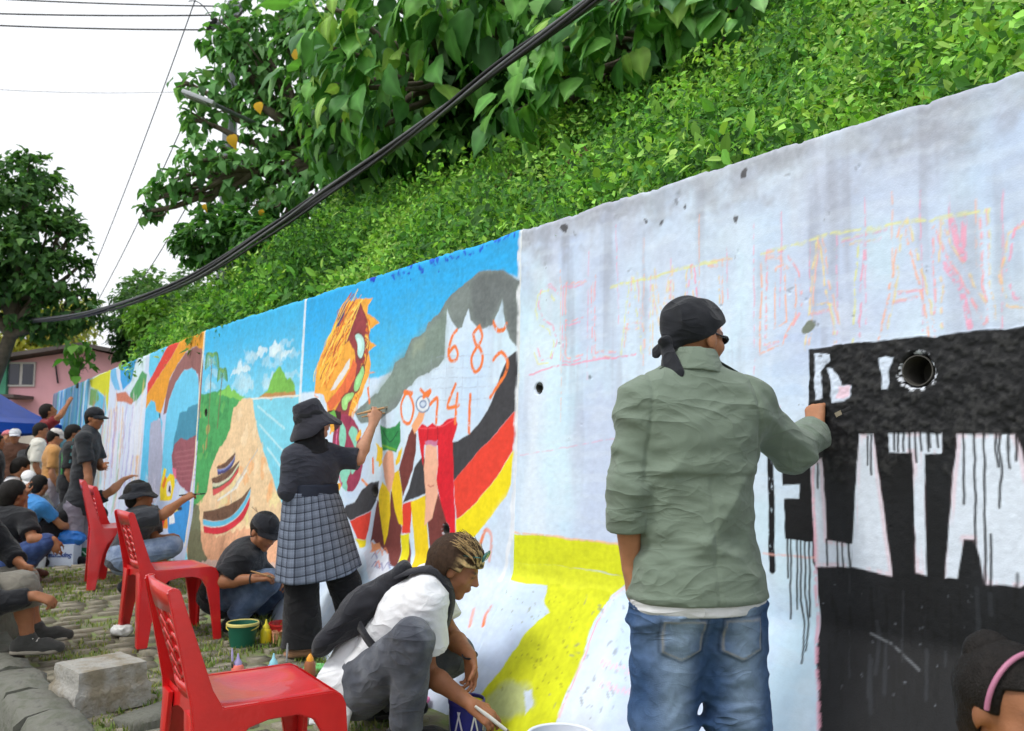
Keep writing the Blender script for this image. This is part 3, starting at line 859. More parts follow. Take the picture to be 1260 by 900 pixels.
    for q, c in ((cD, [(825, 515), (800, 560), (785, 620), (795, 665), (820, 665), (832, 630), (815, 595), (790, 625)]),
              (cD, [(940, 490), (910, 530), (930, 590), (955, 540), (940, 492)]), (cD, [(930, 590), (900, 650), (915, 715), (945, 700), (955, 640), (935, 590)]),
              (cD, [(1010, 470), (1030, 515), (1060, 515), (1075, 485)]), (cD, [(1010, 660), (1050, 628), (1080, 670), (1070, 740), (1030, 800), (995, 850)]),
              (cG, [(290, 45), (265, 100), (275, 170), (305, 180), (320, 110), (300, 50)]), (cG, [(352, 35), (380, 60), (395, 40)]), (cG, [(395, 100), (425, 70), (420, 180)]),
              (cG, [(505, 10), (470, 110), (520, 100)]), (cG, [(515, 50), (505, 180)]), (cG, [(570, 50), (565, 220)]), (cG, [(615, 720), (640, 655), (665, 690), (655, 790)]),
              (cG, [(660, 1000), (640, 1030), (630, 1075)]), (cG, [(585, 1010), (570, 1080)]), (cG, [(118, 30), (125, 90)]), (cG, [(140, 340), (140, 400)])):
        p.line(q(c), 0.022, ON, dry=0.25, smooth=True)
    for q in ([(565, 830), (600, 835)], [(690, 820), (660, 850)]):
        p.line(cD(q), 0.03, ON, dry=0.25)
    # undercoat slabs above the apron, worn foot
    p.poly(cG([(640, 660), (760, 480), (770, 900), (560, 1110), (540, 1000), (600, 850)]), (206, 216, 234), alpha=0.5, warp=0.05, soft=0.05)
    p.hole(cG([(148, 484)])[0], 0.035, 0.12)
    p.hole(cG([(463, 655)])[0], 0.030, 0.12, rim=(200, 204, 212))
    p.line(TR([(376, 366), (372, 430), (368, 500), (362, 600)]), 0.028, (226, 234, 240), alpha=0.9)
    p.line(TR([(640, 283), (637, 440), (634, 560), (629, 655), (616, 712)]), 0.030, (230, 234, 240), alpha=0.9, warp=0.03)

def paint_beach(p):
    v = sstep(1.3, 2.35, p.Z + 0.2 * p.w1)[..., None]
    p.c[:] = np.asarray(rgb(140, 216, 236)) * (1 - v) + np.asarray(rgb(58, 176, 228)) * v
    p.c *= (1 + 0.3 * (.4 * (p.hstr - .5) + (p.fine - .5) + p.w1))[..., None]
    r = np.random.default_rng(5)
    for k in range(26):          # clouds
        x, y = r.uniform(30, 260), r.uniform(300, 420)
        p.blob(c7([(x, y)])[0], (r.uniform(.08, .22), r.uniform(.03, .07)), (206, 230, 238), alpha=0.35, warp=0.12, dry=0.3)
    for x, y, a, b in ((175, 325, .12, .06), (210, 320, .12, .06), (240, 330, .10, .04), (120, 375, .2, .05)):
        p.blob(c7([(x, y)])[0], (a, b), (232, 242, 244), alpha=0.6, warp=0.10)
    p.poly(c7([(140, 452), (280, 440), (420, 436), (420, 900), (230, 900), (236, 760), (212, 690), (182, 600), (158, 520)]), (124, 206, 228), tex=0.25, warp=0.02)
    for q in ([(165, 470), (235, 530)], [(170, 520), (250, 610)], [(190, 580), (240, 650)]):
        p.line(c7(q), 0.02, (196, 232, 240), alpha=.7, dry=.2)
    p.poly(c7([(60, 470), (118, 450), (152, 450), (160, 520), (184, 600), (214, 690), (240, 760), (240, 900), (-20, 900), (-30, 760), (20, 700)]), (230, 200, 158), tex=0.35, warp=0.03)
    for k in range(60):
        t = r.random(); x = 20 + 190 * r.random(); y = 470 + 330 * r.random()
        if x < 130 + (y - 450) * 0.33 and x > 120 - (y - 450) * .38:
            p.blob(c7([(x, y)])[0], (r.uniform(.03, .09), r.uniform(.03, .12)), [(236, 166, 104), (244, 222, 186), (226, 206, 170), (232, 226, 160), (222, 170, 140)][r.integers(5)], alpha=0.5, warp=0.1, dry=0.3)
    p.poly(c7([(-30, 440), (30, 440), (60, 430), (90, 418), (120, 452), (100, 480), (90, 540), (60, 590), (40, 640), (30, 700), (0, 740), (-30, 800)]), (72, 160, 92), tex=0.5, warp=0.05)
    p.poly(c7([(60, 440), (85, 415), (110, 435), (135, 446), (120, 452)]), (126, 196, 90), warp=0.05)
    for k in range(50):
        x, y = r.uniform(-10, 90), r.uniform(450, 740)
        if x < 100 - (y - 450) * .28:
            p.blob(c7([(x, y)])[0], (r.uniform(.02, .06), r.uniform(.03, .08)), [(46, 120, 70), (110, 186, 96), (60, 140, 80), (198, 150, 90)][r.integers(4)], alpha=0.5, warp=0.1, dry=0.25)
    # palms
    for x, y, h in ((45, 338, 240), (72, 378, 150)):
        p.line(c7([(x, y), (x - 6, y + h * .45), (x - 14, y + h)]), 0.018, (120, 110, 80), smooth=True)
        for k in range(11):
            a = math.pi * (0.5 + (k - 5) / 5.5)
            L = 34 if x < 60 else 24
            p.line(c7([(x, y), (x + L * .35 * math.sin(a - math.pi / 2) * 1.2, y - 6), (x + L * .55 * math.sin(a - math.pi / 2), y + L * (0.5 + 0.5 * abs(math.cos(a))))]), 0.022, [(86, 150, 90), (120, 170, 100), (70, 124, 80)][k % 3], dry=0.2, smooth=True)
    # island
    p.poly(c7([(168, 446), (190, 430), (198, 405), (212, 380), (222, 366), (236, 382), (242, 402), (250, 395), (262, 412), (264, 442), (200, 446)]), (120, 184, 80), tex=0.5, warp=0.04)
    p.poly(c7([(165, 448), (185, 436), (262, 432), (266, 444), (200, 450)]), (190, 140, 84), tex=0.4, warp=0.04)
    p.line(c7([(150, 450), (200, 448), (275, 442), (330, 438)]), 0.012, (240, 232, 220))
    # boats
    def boat(q, stripes, deck):
        p.poly(c7(q), (70, 50, 50), tex=0.3)
        for s_, c_ in stripes: p.poly(c7(s_), c_, tex=0.2, warp=0.008)
        p.poly(c7(deck), (120, 84, 62), tex=0.6, warp=0.008)
    def hull(top, low, bands, bow):
        """top and low edges of a hull from stern to bow; bands of colour between them; the open deck above"""
        top = spline(np.array(top, float), 6); low = spline(np.array(low, float), 6)
        n = min(len(top), len(low)); top, low = top[:n], low[:n]
        p.poly(c9(list(map(tuple, np.vstack([top, low[::-1]])))), (58, 40, 40), tex=.3, warp=.006)
        for f0, f1, c in bands:
            e0 = top * (1 - f0) + low * f0; e1 = top * (1 - f1) + low * f1
            p.poly(c9(list(map(tuple, np.vstack([e0, e1[::-1]])))), c, tex=.25, warp=.006)
        p.line(c9(list(map(tuple, top))), .007, (226, 214, 196), warp=.006)
        dk = np.vstack([top, np.array(bow, float)[::-1]])
        p.poly(c9(list(map(tuple, dk))), (112, 84, 66), tex=.6, warp=.008)
        for k in range(1, 7):
            i = int(k * (n - 1) / 8)
            q = top[i]; w_ = np.array(bow[min(len(bow) - 1, int(k * len(bow) / 8))], float)
            p.line(c9([tuple(q), tuple(q * .45 + w_ * .55)]), .006, (66, 46, 40), warp=.006)
        p.line(c9([tuple(v) for v in bow]), .006, (60, 44, 40), warp=.006)
    hull([(36, 790), (70, 796), (105, 788), (140, 756), (176, 690)], [(40, 836), (75, 840), (110, 828), (150, 792), (172, 742)], [(0, .42, (96, 186, 220)), (.42, .5, (230, 226, 220)), (.5, 1, (206, 50, 64))], [(38, 768), (70, 760), (110, 745), (150, 720), (176, 688)])
    hull([(64, 676), (90, 672), (116, 655), (143, 616)], [(66, 712), (92, 698), (118, 676), (140, 645)], [(0, .35, (200, 206, 176)), (.35, .5, (70, 110, 80)), (.5, 1, (206, 84, 84))], [(62, 664), (90, 652), (120, 634), (143, 612)])
    hull([(78, 634), (100, 632), (118, 616), (131, 592)], [(80, 652), (102, 644), (120, 630), (129, 612)], [(0, .5, (116, 130, 190)), (.5, 1, (70, 70, 120))], [(77, 628), (98, 620), (116, 604), (130, 588)])
    p.line(c9([(120, 735), (118, 700), (150, 660)]), .012, (214, 214, 206), dry=.25)
    p.line(c7([(95, 700), (130, 640), (165, 585)]), 0.010, (190, 190, 190))
    p.line(c7([(60, 720), (110, 685), (135, 640)]), 0.02, (226, 228, 222), dry=.3)
    for q in ([(150, 738), (190, 780)], [(160, 740), (178, 800)], [(96, 720), (96, 770)]):
        p.line(c7(q), 0.008, (110, 80, 70))
    p.poly(c7([(-20, 800), (60, 830), (130, 800), (240, 830), (240, 930), (-20, 930)]), (214, 150, 118), tex=0.5, warp=0.08, alpha=.75)
    p.poly(c7([(-20, 720), (10, 740), (16, 850), (30, 900), (-20, 920)]), (70, 100, 76), tex=0.5, warp=0.06, alpha=.85)
    p.hole(cB([(72, 440)])[0], 0.035, 0.12)
    p.line(TR([(252, 406), (246, 470), (240, 560), (232, 640), (227, 680)]), 0.034, (236, 226, 196))
    p.line(TR([(376, 366), (372, 430), (368, 500), (362, 600)]), 0.030, (226, 234, 240), alpha=0.9)

def paint_arch(p):
    p.c[:] = np.asarray(rgb(190, 204, 232)) * (0.9 + 0.2 * p.strk)[..., None]
    p.poly(cF([(590, 290), (740, 210), (720, 300), (610, 470), (560, 640), (530, 900), (500, 1300), (640, 1300), (700, 700)]), (100, 196, 232), tex=0.3)
    p.poly(cF([(600, 620), (650, 560), (665, 640), (640, 800), (600, 1000), (570, 1300), (500, 1300), (540, 900), (570, 720)]), (92, 190, 232), tex=0.3)
    p.poly(cF([(740, 212), (812, 186), (760, 290), (700, 380), (640, 470), (605, 530), (608, 460), (680, 330)]), (214, 64, 52), tex=0.2)
    p.poly(cF([(812, 186), (965, 128), (960, 260), (900, 225), (850, 260), (790, 340), (745, 430), (720, 540), (690, 645), (662, 625), (655, 575), (630, 560), (598, 612), (595, 540), (640, 470), (700, 380), (760, 290)]), (224, 152, 40), tex=0.35)
    p.poly(cF([(945, 245), (900, 226), (840, 275), (785, 350), (740, 450), (720, 540), (705, 650), (725, 640), (740, 560), (780, 450), (830, 380), (880, 360), (918, 400), (925, 520), (920, 760), (905, 900), (940, 900), (955, 500)]), (146, 98, 96), tex=0.3)
    p.poly(cF([(920, 430), (905, 380), (880, 362), (830, 382), (780, 450), (742, 560), (722, 660), (700, 900), (690, 1100), (760, 1100), (900, 900), (922, 600)]), (106, 198, 234), tex=0.25)
    p.poly(cF([(925, 578), (855, 605), (850, 625), (805, 640), (790, 720), (770, 800), (760, 900), (880, 860), (920, 800)]), (66, 140, 168), tex=0.3)
    p.poly(cFb([(606, 205), (560, 230), (535, 220), (505, 250), (492, 300), (498, 380), (530, 440), (575, 480), (600, 300)]), (146, 86, 96), tex=0.4)
    for k in range(7):
        p.line(cFb([(505, 290 + 22 * k), (600, 270 + 24 * k)]), 0.010, (178, 120, 126), alpha=.6)
    p.poly(cFb([(395, 150), (440, 130), (450, 300), (440, 470), (400, 560), (380, 560), (385, 300)]), (168, 172, 196), tex=0.3, warp=.06)
    # bright figure low in the corner
    for q, c in (([(160, 190), (190, 40), (210, 40), (190, 130), (240, 70), (272, 90), (270, 160), (245, 280), (160, 290)], (238, 214, 40)), ([(175, 170), (200, 90), (212, 110), (190, 190)], (236, 130, 40)),
                 ([(210, 200), (218, 140), (236, 130), (248, 170), (240, 240), (215, 250)], (226, 226, 232)), ([(222, 210), (228, 165), (240, 165), (240, 220)], (60, 50, 60)),
                 ([(110, 450), (150, 415), (215, 410), (220, 520), (130, 530)], (228, 150, 50)), ([(75, 430), (120, 440), (140, 540), (70, 530)], (50, 110, 200)), ([(125, 455), (180, 420), (200, 440), (180, 520), (150, 520)], (206, 50, 50)),
                 ([(215, 400), (240, 330), (330, 300), (360, 250), (380, 300), (360, 520), (345, 640), (280, 640), (220, 560)], (60, 146, 214)), ([(225, 390), (262, 380), (270, 470), (230, 490)], (230, 234, 238)), ([(220, 340), (280, 330), (300, 370), (230, 400)], (240, 214, 50)),
                 ([(280, 260), (310, 190), (340, 185), (345, 225), (300, 250)], (200, 220, 230)), ([(250, 30), (280, 40), (282, 120), (262, 100)], (226, 120, 150)), ([(285, 350), (320, 330), (322, 360), (290, 372)], (60, 50, 50))):
        p.poly(cW(q), c, tex=0.3, warp=0.03)
    r = np.random.default_rng(9)
    for k in range(26):
        x, y = r.uniform(40, 130), r.uniform(60, 230)
        p.line(cW([(x, y), (x + 6, y + 50), (x - 4, y + 120)]), 0.02, (222, 218, 230), alpha=.5, dry=.35)
    p.hole(cF([(682, 662)])[0], 0.03, 0.1)
    p.line(TR([(252, 406), (246, 470), (240, 560), (232, 640), (227, 680)]), 0.030, (236, 226, 196))

def streaky(p, cols, seed, wx=.03):
    r = np.random.default_rng(seed)
    s0, s1 = float(p.s[0]), float(p.s[-1])
    for k in range(70):
        s = r.uniform(s0, s1); z = r.uniform(0.2, 1.6); L = r.uniform(.3, 1.1)
        p.line([(s, z), (s + r.normal(0, .03), z + L / 2), (s + r.normal(0, .04), min(z + L, 1.75))], r.uniform(.8, 2.6) * wx, cols[r.integers(len(cols))], alpha=.55, dry=.25, warp=.12, soft=.03)

def paint_swoops(p):
    p.c[:] = np.asarray(rgb(202, 214, 236)) * (0.9 + 0.2 * p.strk)[..., None]
    p.poly(cF([(440, 330), (540, 290), (535, 360), (505, 450), (455, 500), (440, 430)]), (60, 160, 226), tex=.3)
    p.poly(cF([(375, 370), (412, 350), (420, 420), (440, 500), (410, 500), (385, 440)]), (110, 180, 226), tex=.3)
    p.poly(cF([(540, 300), (600, 270), (590, 380), (545, 440), (500, 500), (470, 510), (510, 440)]), (206, 226, 236), tex=.2)
    p.poly(cF([(500, 520), (545, 440), (575, 380), (605, 400), (595, 480), (545, 560), (505, 580)]), (76, 150, 92), tex=.4)
    streaky(p, [(150, 120, 200), (206, 140, 90), (230, 226, 234), (120, 180, 120), (226, 214, 226), (236, 200, 120), (190, 130, 110), (230, 230, 240)], 4)
    p.poly(cF([(415, 520), (470, 510), (520, 560), (510, 590), (460, 570), (420, 570)]), (196, 120, 96), tex=.3)
    p.poly(cF([(595, 480), (560, 560), (520, 620), (500, 900), (560, 900), (585, 650)]), (216, 224, 238), tex=.2, alpha=.8)

def paint_lime(p):
    p.c[:] = np.asarray(rgb(196, 220, 232)) * (0.9 + 0.2 * p.strk)[..., None]
    p.poly(cF([(250, 440), (380, 370), (400, 450), (385, 560), (360, 640), (350, 540), (310, 510), (260, 480)]), (206, 206, 40), tex=.2)
    p.poly(cF([(262, 485), (310, 512), (350, 545), (355, 640), (330, 700), (270, 600)]), (96, 180, 214), tex=.3)
    p.poly(cF([(258, 490), (300, 500), (310, 560), (270, 600), (250, 590)]), (110, 156, 90), tex=.4)
    streaky(p, [(120, 190, 220), (206, 120, 90), (220, 190, 120), (226, 160, 150), (210, 214, 226)], 6)

def paint_far(p):
    streaks = [(70, 150, 214), (90, 190, 226), (206, 224, 232), (90, 160, 110), (120, 200, 224), (70, 120, 180)]
    p.c[:] = np.asarray(rgb(110, 180, 220)) * (0.85 + 0.3 * p.strk)[..., None]
    r = np.random.default_rng(14)
    s0, s1 = float(p.s[0]), float(p.s[-1])
    for k in range(40):
        s = r.uniform(s0, s1)
        p.line([(s, 0.1), (s + r.normal(0, .1), 1.2), (s + r.normal(0, .2), 2.5)], r.uniform(.04, .16), streaks[r.integers(6)], alpha=.85, dry=.15, warp=.1)
    p.poly([(s0, 0), (s0 + .8, 0), (s0 + .7, 2.5), (s0, 2.5)], (92, 84, 120), alpha=.8, warp=.1)

def paint_outer(p):
    pale_ground(p)
    p.poly([(2.4, -.1), (4.3, -.1), (4.3, 1.86), (2.4, 1.80)], (24, 25, 28), tex=.5)

def _s(px, py): return float(trace(px, py)[0])
sj = [S_FAR - 1.2, _s(110, 470), _s(136, 457), _s(184, 436), _s(252, 409), _s(376, 369), 0.0, 2.46, 5.2]
panel('far panel brushed with blue and green streaks', sj[0], sj[1], 0.03, paint_far)
panel('panel with a lime yellow patch', sj[1], sj[2], 0.018, paint_lime)
panel('panel with white and blue swoops over coloured streaks', sj[2], sj[3], 0.014, paint_swoops)
panel('panel painted with an orange rainbow arch over blue', sj[3], sj[4], 0.010, paint_arch)
panel('panel painted with a beach, palms and three boats', sj[4], sj[5], 0.0085, paint_beach)
panel('panel painted with a dragon, a waving flag and two costumed figures', sj[5], sj[6], 0.0072, paint_dragon, None, (.55, 2.3, .0062))
panel('whitewashed panel with chalk letters, a yellow figure and a black lettered block', sj[6], sj[7], 0.0076, paint_white, (1.05, 2.46, .0045), (.45, 1.86, .0045))
panel('whitewashed end panel with black block', sj[7], sj[8], 0.02, paint_outer)

def wall_material():
    m = mat('wall_paint', attr='Col', var=0.05, scale=30, bump=0.12, bscale=170, rough=0.75, spec=0.3)
    nt = m.node_tree
    a = [n for n in nt.nodes if n.type == 'ATTRIBUTE'][0]
    nt.links.new(a.outputs['Alpha'], nt.nodes['Principled BSDF'].inputs['Roughness'])
    return m
M_WALL = wall_material()
_wb = plan(np.array(-4.0), np.array(0.0))
wall = thing('retaining_wall', 'long concrete retaining wall covered in painted mural panels', 'wall', (_wb[0], _wb[1], 0))
for lab, me in PANELS:
    me.transform(Matrix.Translation((-_wb[0], -_wb[1], 0)))
    o = obj('wall_panel', me, M_WALL, wall)
    o['label'] = lab

# drain pipes set in the weep holes
M_PIPE = mat('drain_pipe', rgb(74, 72, 68), rough=.8, var=.3, scale=30)
for (c, r) in HOLES:
    cs, cz = float(c[0]), float(c[1])
    def hq(n): 
        p = plan(np.array(cs), np.array(float(wall_n(np.array(cs), np.array(cz))) + n)); return np.array([p[0] - _wb[0], p[1] - _wb[1], cz])
    out = nrm(hq(.1) - hq(0)); Rm = frame(np.cross((0, 0, 1), out), out)
    m3 = np.stack([nrm(np.cross((0, 0, 1), out)), np.array([0, 0, 1.0]), out], 1)
    MB().lathe([(r * .90, -.150), (r * .90, -.004), (r * .97, -.004), (r * .97, -.150)], hq(0), 28, m3).lathe([(0, -.145), (r * .9, -.145)], hq(0), 28, m3).build('drain_pipe', M_PIPE, wall, auto=40)
# ================================================================== ground, lane paving, kerb and ditch
M_SOIL = mat('lane_soil', rgb(122, 118, 98), rough=0.95, var=0.35, scale=9, col2=rgb(104, 118, 70), bump=0.8, bscale=40)
M_STONE = mat('paving_stone', rgb(160, 154, 138), rough=0.9, var=0.35, scale=7, col2=rgb(132, 126, 108), bump=0.7, bscale=45)
M_KERB = mat('kerb_stone', rgb(122, 122, 114), rough=0.95, var=0.55, scale=14, col2=rgb(84, 86, 76), bump=0.8, bscale=35)
M_GRASSB = leaf_mat('grass_blade', 0.3, 0.6)
N_KERB0, N_KERB1 = 1.80, 2.04                 # the kerb runs parallel to the wall
def ground_z(x, y):
    s, n = to_sn(x, y)
    z = gz(x, y)
    return z - 0.42 * sstep(N_KERB1 - 0.02, N_KERB1 + 0.05, n) * (1 - sstep(N_KERB1 + 0.45, N_KERB1 + 0.55, n))
_ax = np.concatenate([-np.geomspace(400, 9, 16), np.linspace(-8.6, 3, 190), np.geomspace(3.4, 400, 16)])
_ay = np.concatenate([-np.geomspace(400, 2, 14), np.linspace(-1.6, 13, 210), np.geomspace(13.5, 400, 16)])
GX, GY = np.meshgrid(_ax, _ay, indexing='ij')
GZ = ground_z(GX, GY) * np.where(np.hypot(GX, GY) < 60, 1, 0.2) + 0.012 * (fbm(GX * 3, GY * 3, 0, 2, 3) - 0.5)
_i = (np.arange(len(_ax) - 1)[:, None] * len(_ay) + np.arange(len(_ay) - 1)[None, :]).ravel()
ground = obj('ground', mesh_np('ground', np.stack([GX, GY, GZ - 0.012], -1).reshape(-1, 3), np.stack([_i, _i + len(_ay), _i + len(_ay) + 1, _i + 1], 1)), M_SOIL)
tag(ground, kind='structure')

# paving stones: rows of hand-cut setts with grass in the joints
def sett_mesh(seed):
    r = np.random.default_rng(seed)
    n = 9
    th = np.array([.12, .62, .98, 2.18, 2.52, 3.6, 4.05, 5.35, 5.7]) + r.normal(0, .09, 9)
    sq = 1 / np.maximum(np.abs(np.cos(th)), np.abs(np.sin(th)))
    R = 0.5 * sq * r.uniform(0.88, 1.0, n)
    top = np.stack([R * np.cos(th) * .96, R * np.sin(th) * .96, 0.002 + r.normal(0, .003, n)], 1)
    mid = np.stack([R * np.cos(th), R * np.sin(th), np.full(n, -.008)], 1)
    bot = np.stack([R * np.cos(th), R * np.sin(th), np.full(n, -.05)], 1)
    V = np.vstack([top, mid, bot, [[0, 0, 0.005]]])
    j = np.arange(n); k = (j + 1) % n
    return mesh_np('paving_stone', V, [np.concatenate([np.stack([n + j, n + k, k, j], 1), np.stack([2 * n + j, 2 * n + k, n + k, n + j], 1)]), np.stack([j, k, np.full(n, 3 * n)], 1)])
SETTS = [sett_mesh(k) for k in range(14)]
for m in SETTS: m.materials.append(M_STONE)
stones = []
s = 1.6
while s > -9.5:
    dep = 0.135 if s > -6 else 0.2
    n = 0.10
    n_in = float(apron(np.array(s))) + 0.12
    n = n_in + rng.uniform(0, .1)
    while n < N_KERB0 - 0.06:
        wdt = rng.uniform(0.12, 0.25)
        if rng.random() > 0.07 and n + wdt / 2 < N_KERB0 - .02:
            p = plan(np.array(s + rng.normal(0, .015)), np.array(n + wdt / 2))
            stones.append((p[0], p[1], wdt - 0.022, dep - 0.02 + rng.normal(0, .008)))
        n += wdt
    s -= dep
ang = math.atan2(_n1[1], _n1[0])
def vis_key(t):
    px = CX + FPX * t[0] / max(t[1], .1)
    py = 556 + FPX * CAMH / max(t[1], .1)
    return (0 if (-30 < px < 640 and 640 < py < 930) else 1, t[1])
stones = sorted([t for t in stones if t[1] > 2.2], key=vis_key)
rest = []
for k, (x, y, a, b) in enumerate(stones):
    rz = ang + rng.normal(0, .05); zz = float(gz(x, y)) + rng.normal(0, .005)
    me = SETTS[int(rng.integers(len(SETTS)))]
    if k < 300:
        o = obj('paving_stone', me, None, ground, (x, y, zz))
        o.rotation_euler = (rng.normal(0, .02), rng.normal(0, .02), rz); o.scale = (a, b, 1)
    else:
        co = np.empty(len(me.vertices) * 3, np.float32); me.vertices.foreach_get('co', co)
        co = co.reshape(-1, 3) * (a, b, 1)
        c, s_ = math.cos(rz), math.sin(rz)
        rest.append(np.stack([co[:, 0] * c - co[:, 1] * s_ + x, co[:, 0] * s_ + co[:, 1] * c + y, co[:, 2] + zz], 1))
if rest:
    nv = len(rest[0])
    n = 9; j = np.arange(n); k = (j + 1) % n
    q = np.concatenate([np.stack([n + j, n + k, k, j], 1), np.stack([2 * n + j, 2 * n + k, n + k, n + j], 1)]); t = np.stack([j, k, np.full(n, 3 * n)], 1)
    off = (np.arange(len(rest)) * nv)[:, None, None]
    o = obj('paving_stones', mesh_np('paving_stones', np.concatenate(rest), [(q[None] + off).reshape(-1, 4), (t[None] + off).reshape(-1, 3)]), M_STONE, ground)
    tag(o, kind='stuff')

# kerb stones
s = -0.5
while s > -9.0:
    L = rng.uniform(0.28, 0.5)
    mb = MB()
    nn = 7
    V = []
    for i in range(nn):
        ss = s - L * (i / (nn - 1)) * 0.97
        for (nk, zk) in ((N_KERB0, -.10), (N_KERB0, .045), (N_KERB0 + .025, .075), (lerp(N_KERB0, N_KERB1, .5), .085), (N_KERB1 - .03, .070), (N_KERB1, .03), (N_KERB1 + .005, -.40)):
            e = 0.012 if i in (0, nn - 1) else 0
            p = plan(np.array(ss), np.array(nk + rng.normal(0, .010)))
            V.append((p[0], p[1], float(gz(p[0], p[1])) + zk - e + rng.normal(0, .009)))
    mb.grid(np.array(V), nn, 7)
    for i0 in (0, (nn - 1) * 7):
        e = np.array(V[i0:i0 + 7]); mb.add(np.vstack([e, e.mean(0)]), [[k, k + 1, 7] for k in range(6)])
    mb.build('kerb_stone', M_KERB, ground, smooth=True)
    s -= L

# tufts of grass and weeds in the joints
def blades(n, pos, h0, h1, cols, seed, wid=0.004, lean=0.5):
    r = np.random.default_rng(seed)
    h = r.uniform(h0, h1, n); a = r.uniform(0, 2 * math.pi, n)
    d = np.stack([np.cos(a), np.sin(a)], 1); ln = r.uniform(0.1, lean, n) * h
    sd = np.stack([-d[:, 1], d[:, 0]], 1) * (wid * r.uniform(.6, 1.5, n))[:, None]
    V = np.zeros((n, 5, 3))
    V[:, 0, :2] = pos[:, :2] - sd; V[:, 1, :2] = pos[:, :2] + sd
    V[:, 2, :2] = pos[:, :2] + d * (ln * .35)[:, None] + sd * .8; V[:, 3, :2] = pos[:, :2] + d * (ln * .35)[:, None] - sd * .8
    V[:, 4, :2] = pos[:, :2] + d * ln[:, None]
    V[:, :2, 2] = pos[:, 2:3]; V[:, 2:4, 2] = (pos[:, 2] + h * .6)[:, None]; V[:, 4, 2] = pos[:, 2] + h
    c = np.asarray(cols)[r.integers(len(cols), size=n)] * r.uniform(.7, 1.25, (n, 1))
    C = np.repeat(c[:, None, :], 5, 1)
    o = (np.arange(n) * 5)[:, None]
    return V.reshape(-1, 3), [np.concatenate([o + [[0, 1, 2, 3]]]), np.concatenate([o + [[3, 2, 4]]])], C.reshape(-1, 3)
GCOL = [rgb(112, 140, 62), rgb(140, 150, 78), rgb(90, 122, 52), rgb(150, 150, 96), rgb(128, 140, 70)]
r = np.random.default_rng(31)
n = 60000
ss = r.uniform(-9.5, 1.5, n); nn_ = r.uniform(0.1, N_KERB0, n)
keep = (fbm(ss * 2.2, nn_ * 2.6, 0, 81, 3) > 0.49) & (np.abs((ss / 0.17) % 1 - .5) + r.normal(0, .2, n) > 0.12)
ss, nn_ = ss[keep], nn_[keep]
pp = plan(ss, nn_ + 0.0)
pos = np.stack([pp[:, 0], pp[:, 1], gz(pp[:, 0], pp[:, 1]) - .008], 1)
V, F, C = blades(len(pos), pos, 0.012, 0.04, GCOL, 32, 0.0035, 0.9)
o = obj('joint_grass', mesh_np('joint_grass', V, F, C, smooth=False), M_GRASSB)
tag(o, 'short dry green grass growing between the paving stones', 'grass', kind='stuff')
# weeds at the wall foot
n = 9000
ss = r.uniform(-9, 0.2, n)
keep = fbm(ss * 3, ss * 0, 0, 83, 3) > 0.42
ss = ss[keep]; nn_ = apron(ss) + 0.075 + np.abs(r.normal(0.02, .05, len(ss)))
pp = plan(ss, nn_)
pos = np.stack([pp[:, 0], pp[:, 1], gz(pp[:, 0], pp[:, 1]) - .01], 1)
V, F, C = blades(len(pos), pos, 0.03, 0.11, GCOL, 34, 0.005, 0.9)
o = obj('weeds', mesh_np('weeds', V, F, C, smooth=False), M_GRASSB)
tag(o, 'weeds growing along the foot of the painted wall', 'weeds', kind='stuff')

# bare concrete block beside the kerb
c = G(122, 868, 0.0)
blk = thing('concrete_block', 'rough square concrete block standing beside the kerb', 'block', (c[0], c[1], 0), ang + 0.15)
bm = bmesh.new()
bmesh.ops.create_cube(bm, size=1)
bmesh.ops.subdivide_edges(bm, edges=bm.edges, cuts=9, use_grid_fill=True)
for v in bm.verts:
    x, y, z = v.co
    f = 0.028 * (fbm(np.array(x * 5.0), np.array(y * 5.0), z * 5, 5, 3) - .5)
    rr = 1 - 0.10 * max(0, (max(abs(x), abs(y)) + abs(z) - .85))
    e = 0.92 if z > 0 else 1.02
    v.co = ((x * rr * e + f) * .34, (y * rr * e + f) * .32, (z + .5) * .20 + f * .4)
me = bpy.data.meshes.new('block_body'); bm.to_mesh(me); bm.free()
me.polygons.foreach_set('use_smooth', np.full(len(me.polygons), True, bool))
me.set_sharp_from_angle(angle=math.radians(50))
obj('block_body', me, mat('block_concrete', rgb(168, 166, 160), rough=0.95, var=0.35, scale=9, col2=rgb(120, 112, 96), bump=1.0, bscale=50), blk)
# a slab lying in front of it
c = G(190, 884, 0.0)
slab = obj('flat_slab', sett_mesh(77), M_KERB, None, (c[0], c[1], 0.03)); slab.scale = (.34, .2, 1.2); slab.rotation_euler = (0, 0, ang + .5)
tag(slab, 'flat broken stone slab lying next to the concrete block', 'slab')
# ================================================================== hillside above the wall
M_LEAF = leaf_mat('leaf', .35, .68)
M_EARTH = mat('hill_earth', rgb(58, 60, 34), rough=0.95, var=0.4, scale=3, col2=rgb(48, 66, 28))
M_BARK = mat('bark', rgb(92, 84, 72), rough=0.95, var=0.35, scale=14, bump=0.8, bscale=60)
def hill_z(s, m):
    """height over the wall's back edge, m metres behind it"""
    m = np.asarray(m, float)
    end = sstep(sj[1] - .2, sj[2] + 1.6, np.asarray(s, float))          # the bank runs out before the house
    return WH - 0.10 - 1.2 * (1 - end) + (.15 + .85 * end) * 0.95 * m * (1 - 0.045 * m) * sstep(-0.3, 0.5, m) + 0.75 * (fbm(s * .8, m * .8, 0, 90, 3) - .5) * sstep(0.2, 1.0, m) + 0.42 * (fbm(s * 2.2, m * 2.2, 0, 93, 3) - .5) * sstep(0.15, .6, m)
_hs = np.linspace(-19, 6, 240); _hm = np.concatenate([[-.02], np.linspace(0.12, 8.5, 80)])
HS, HM = np.meshgrid(_hs, _hm, indexing='ij')
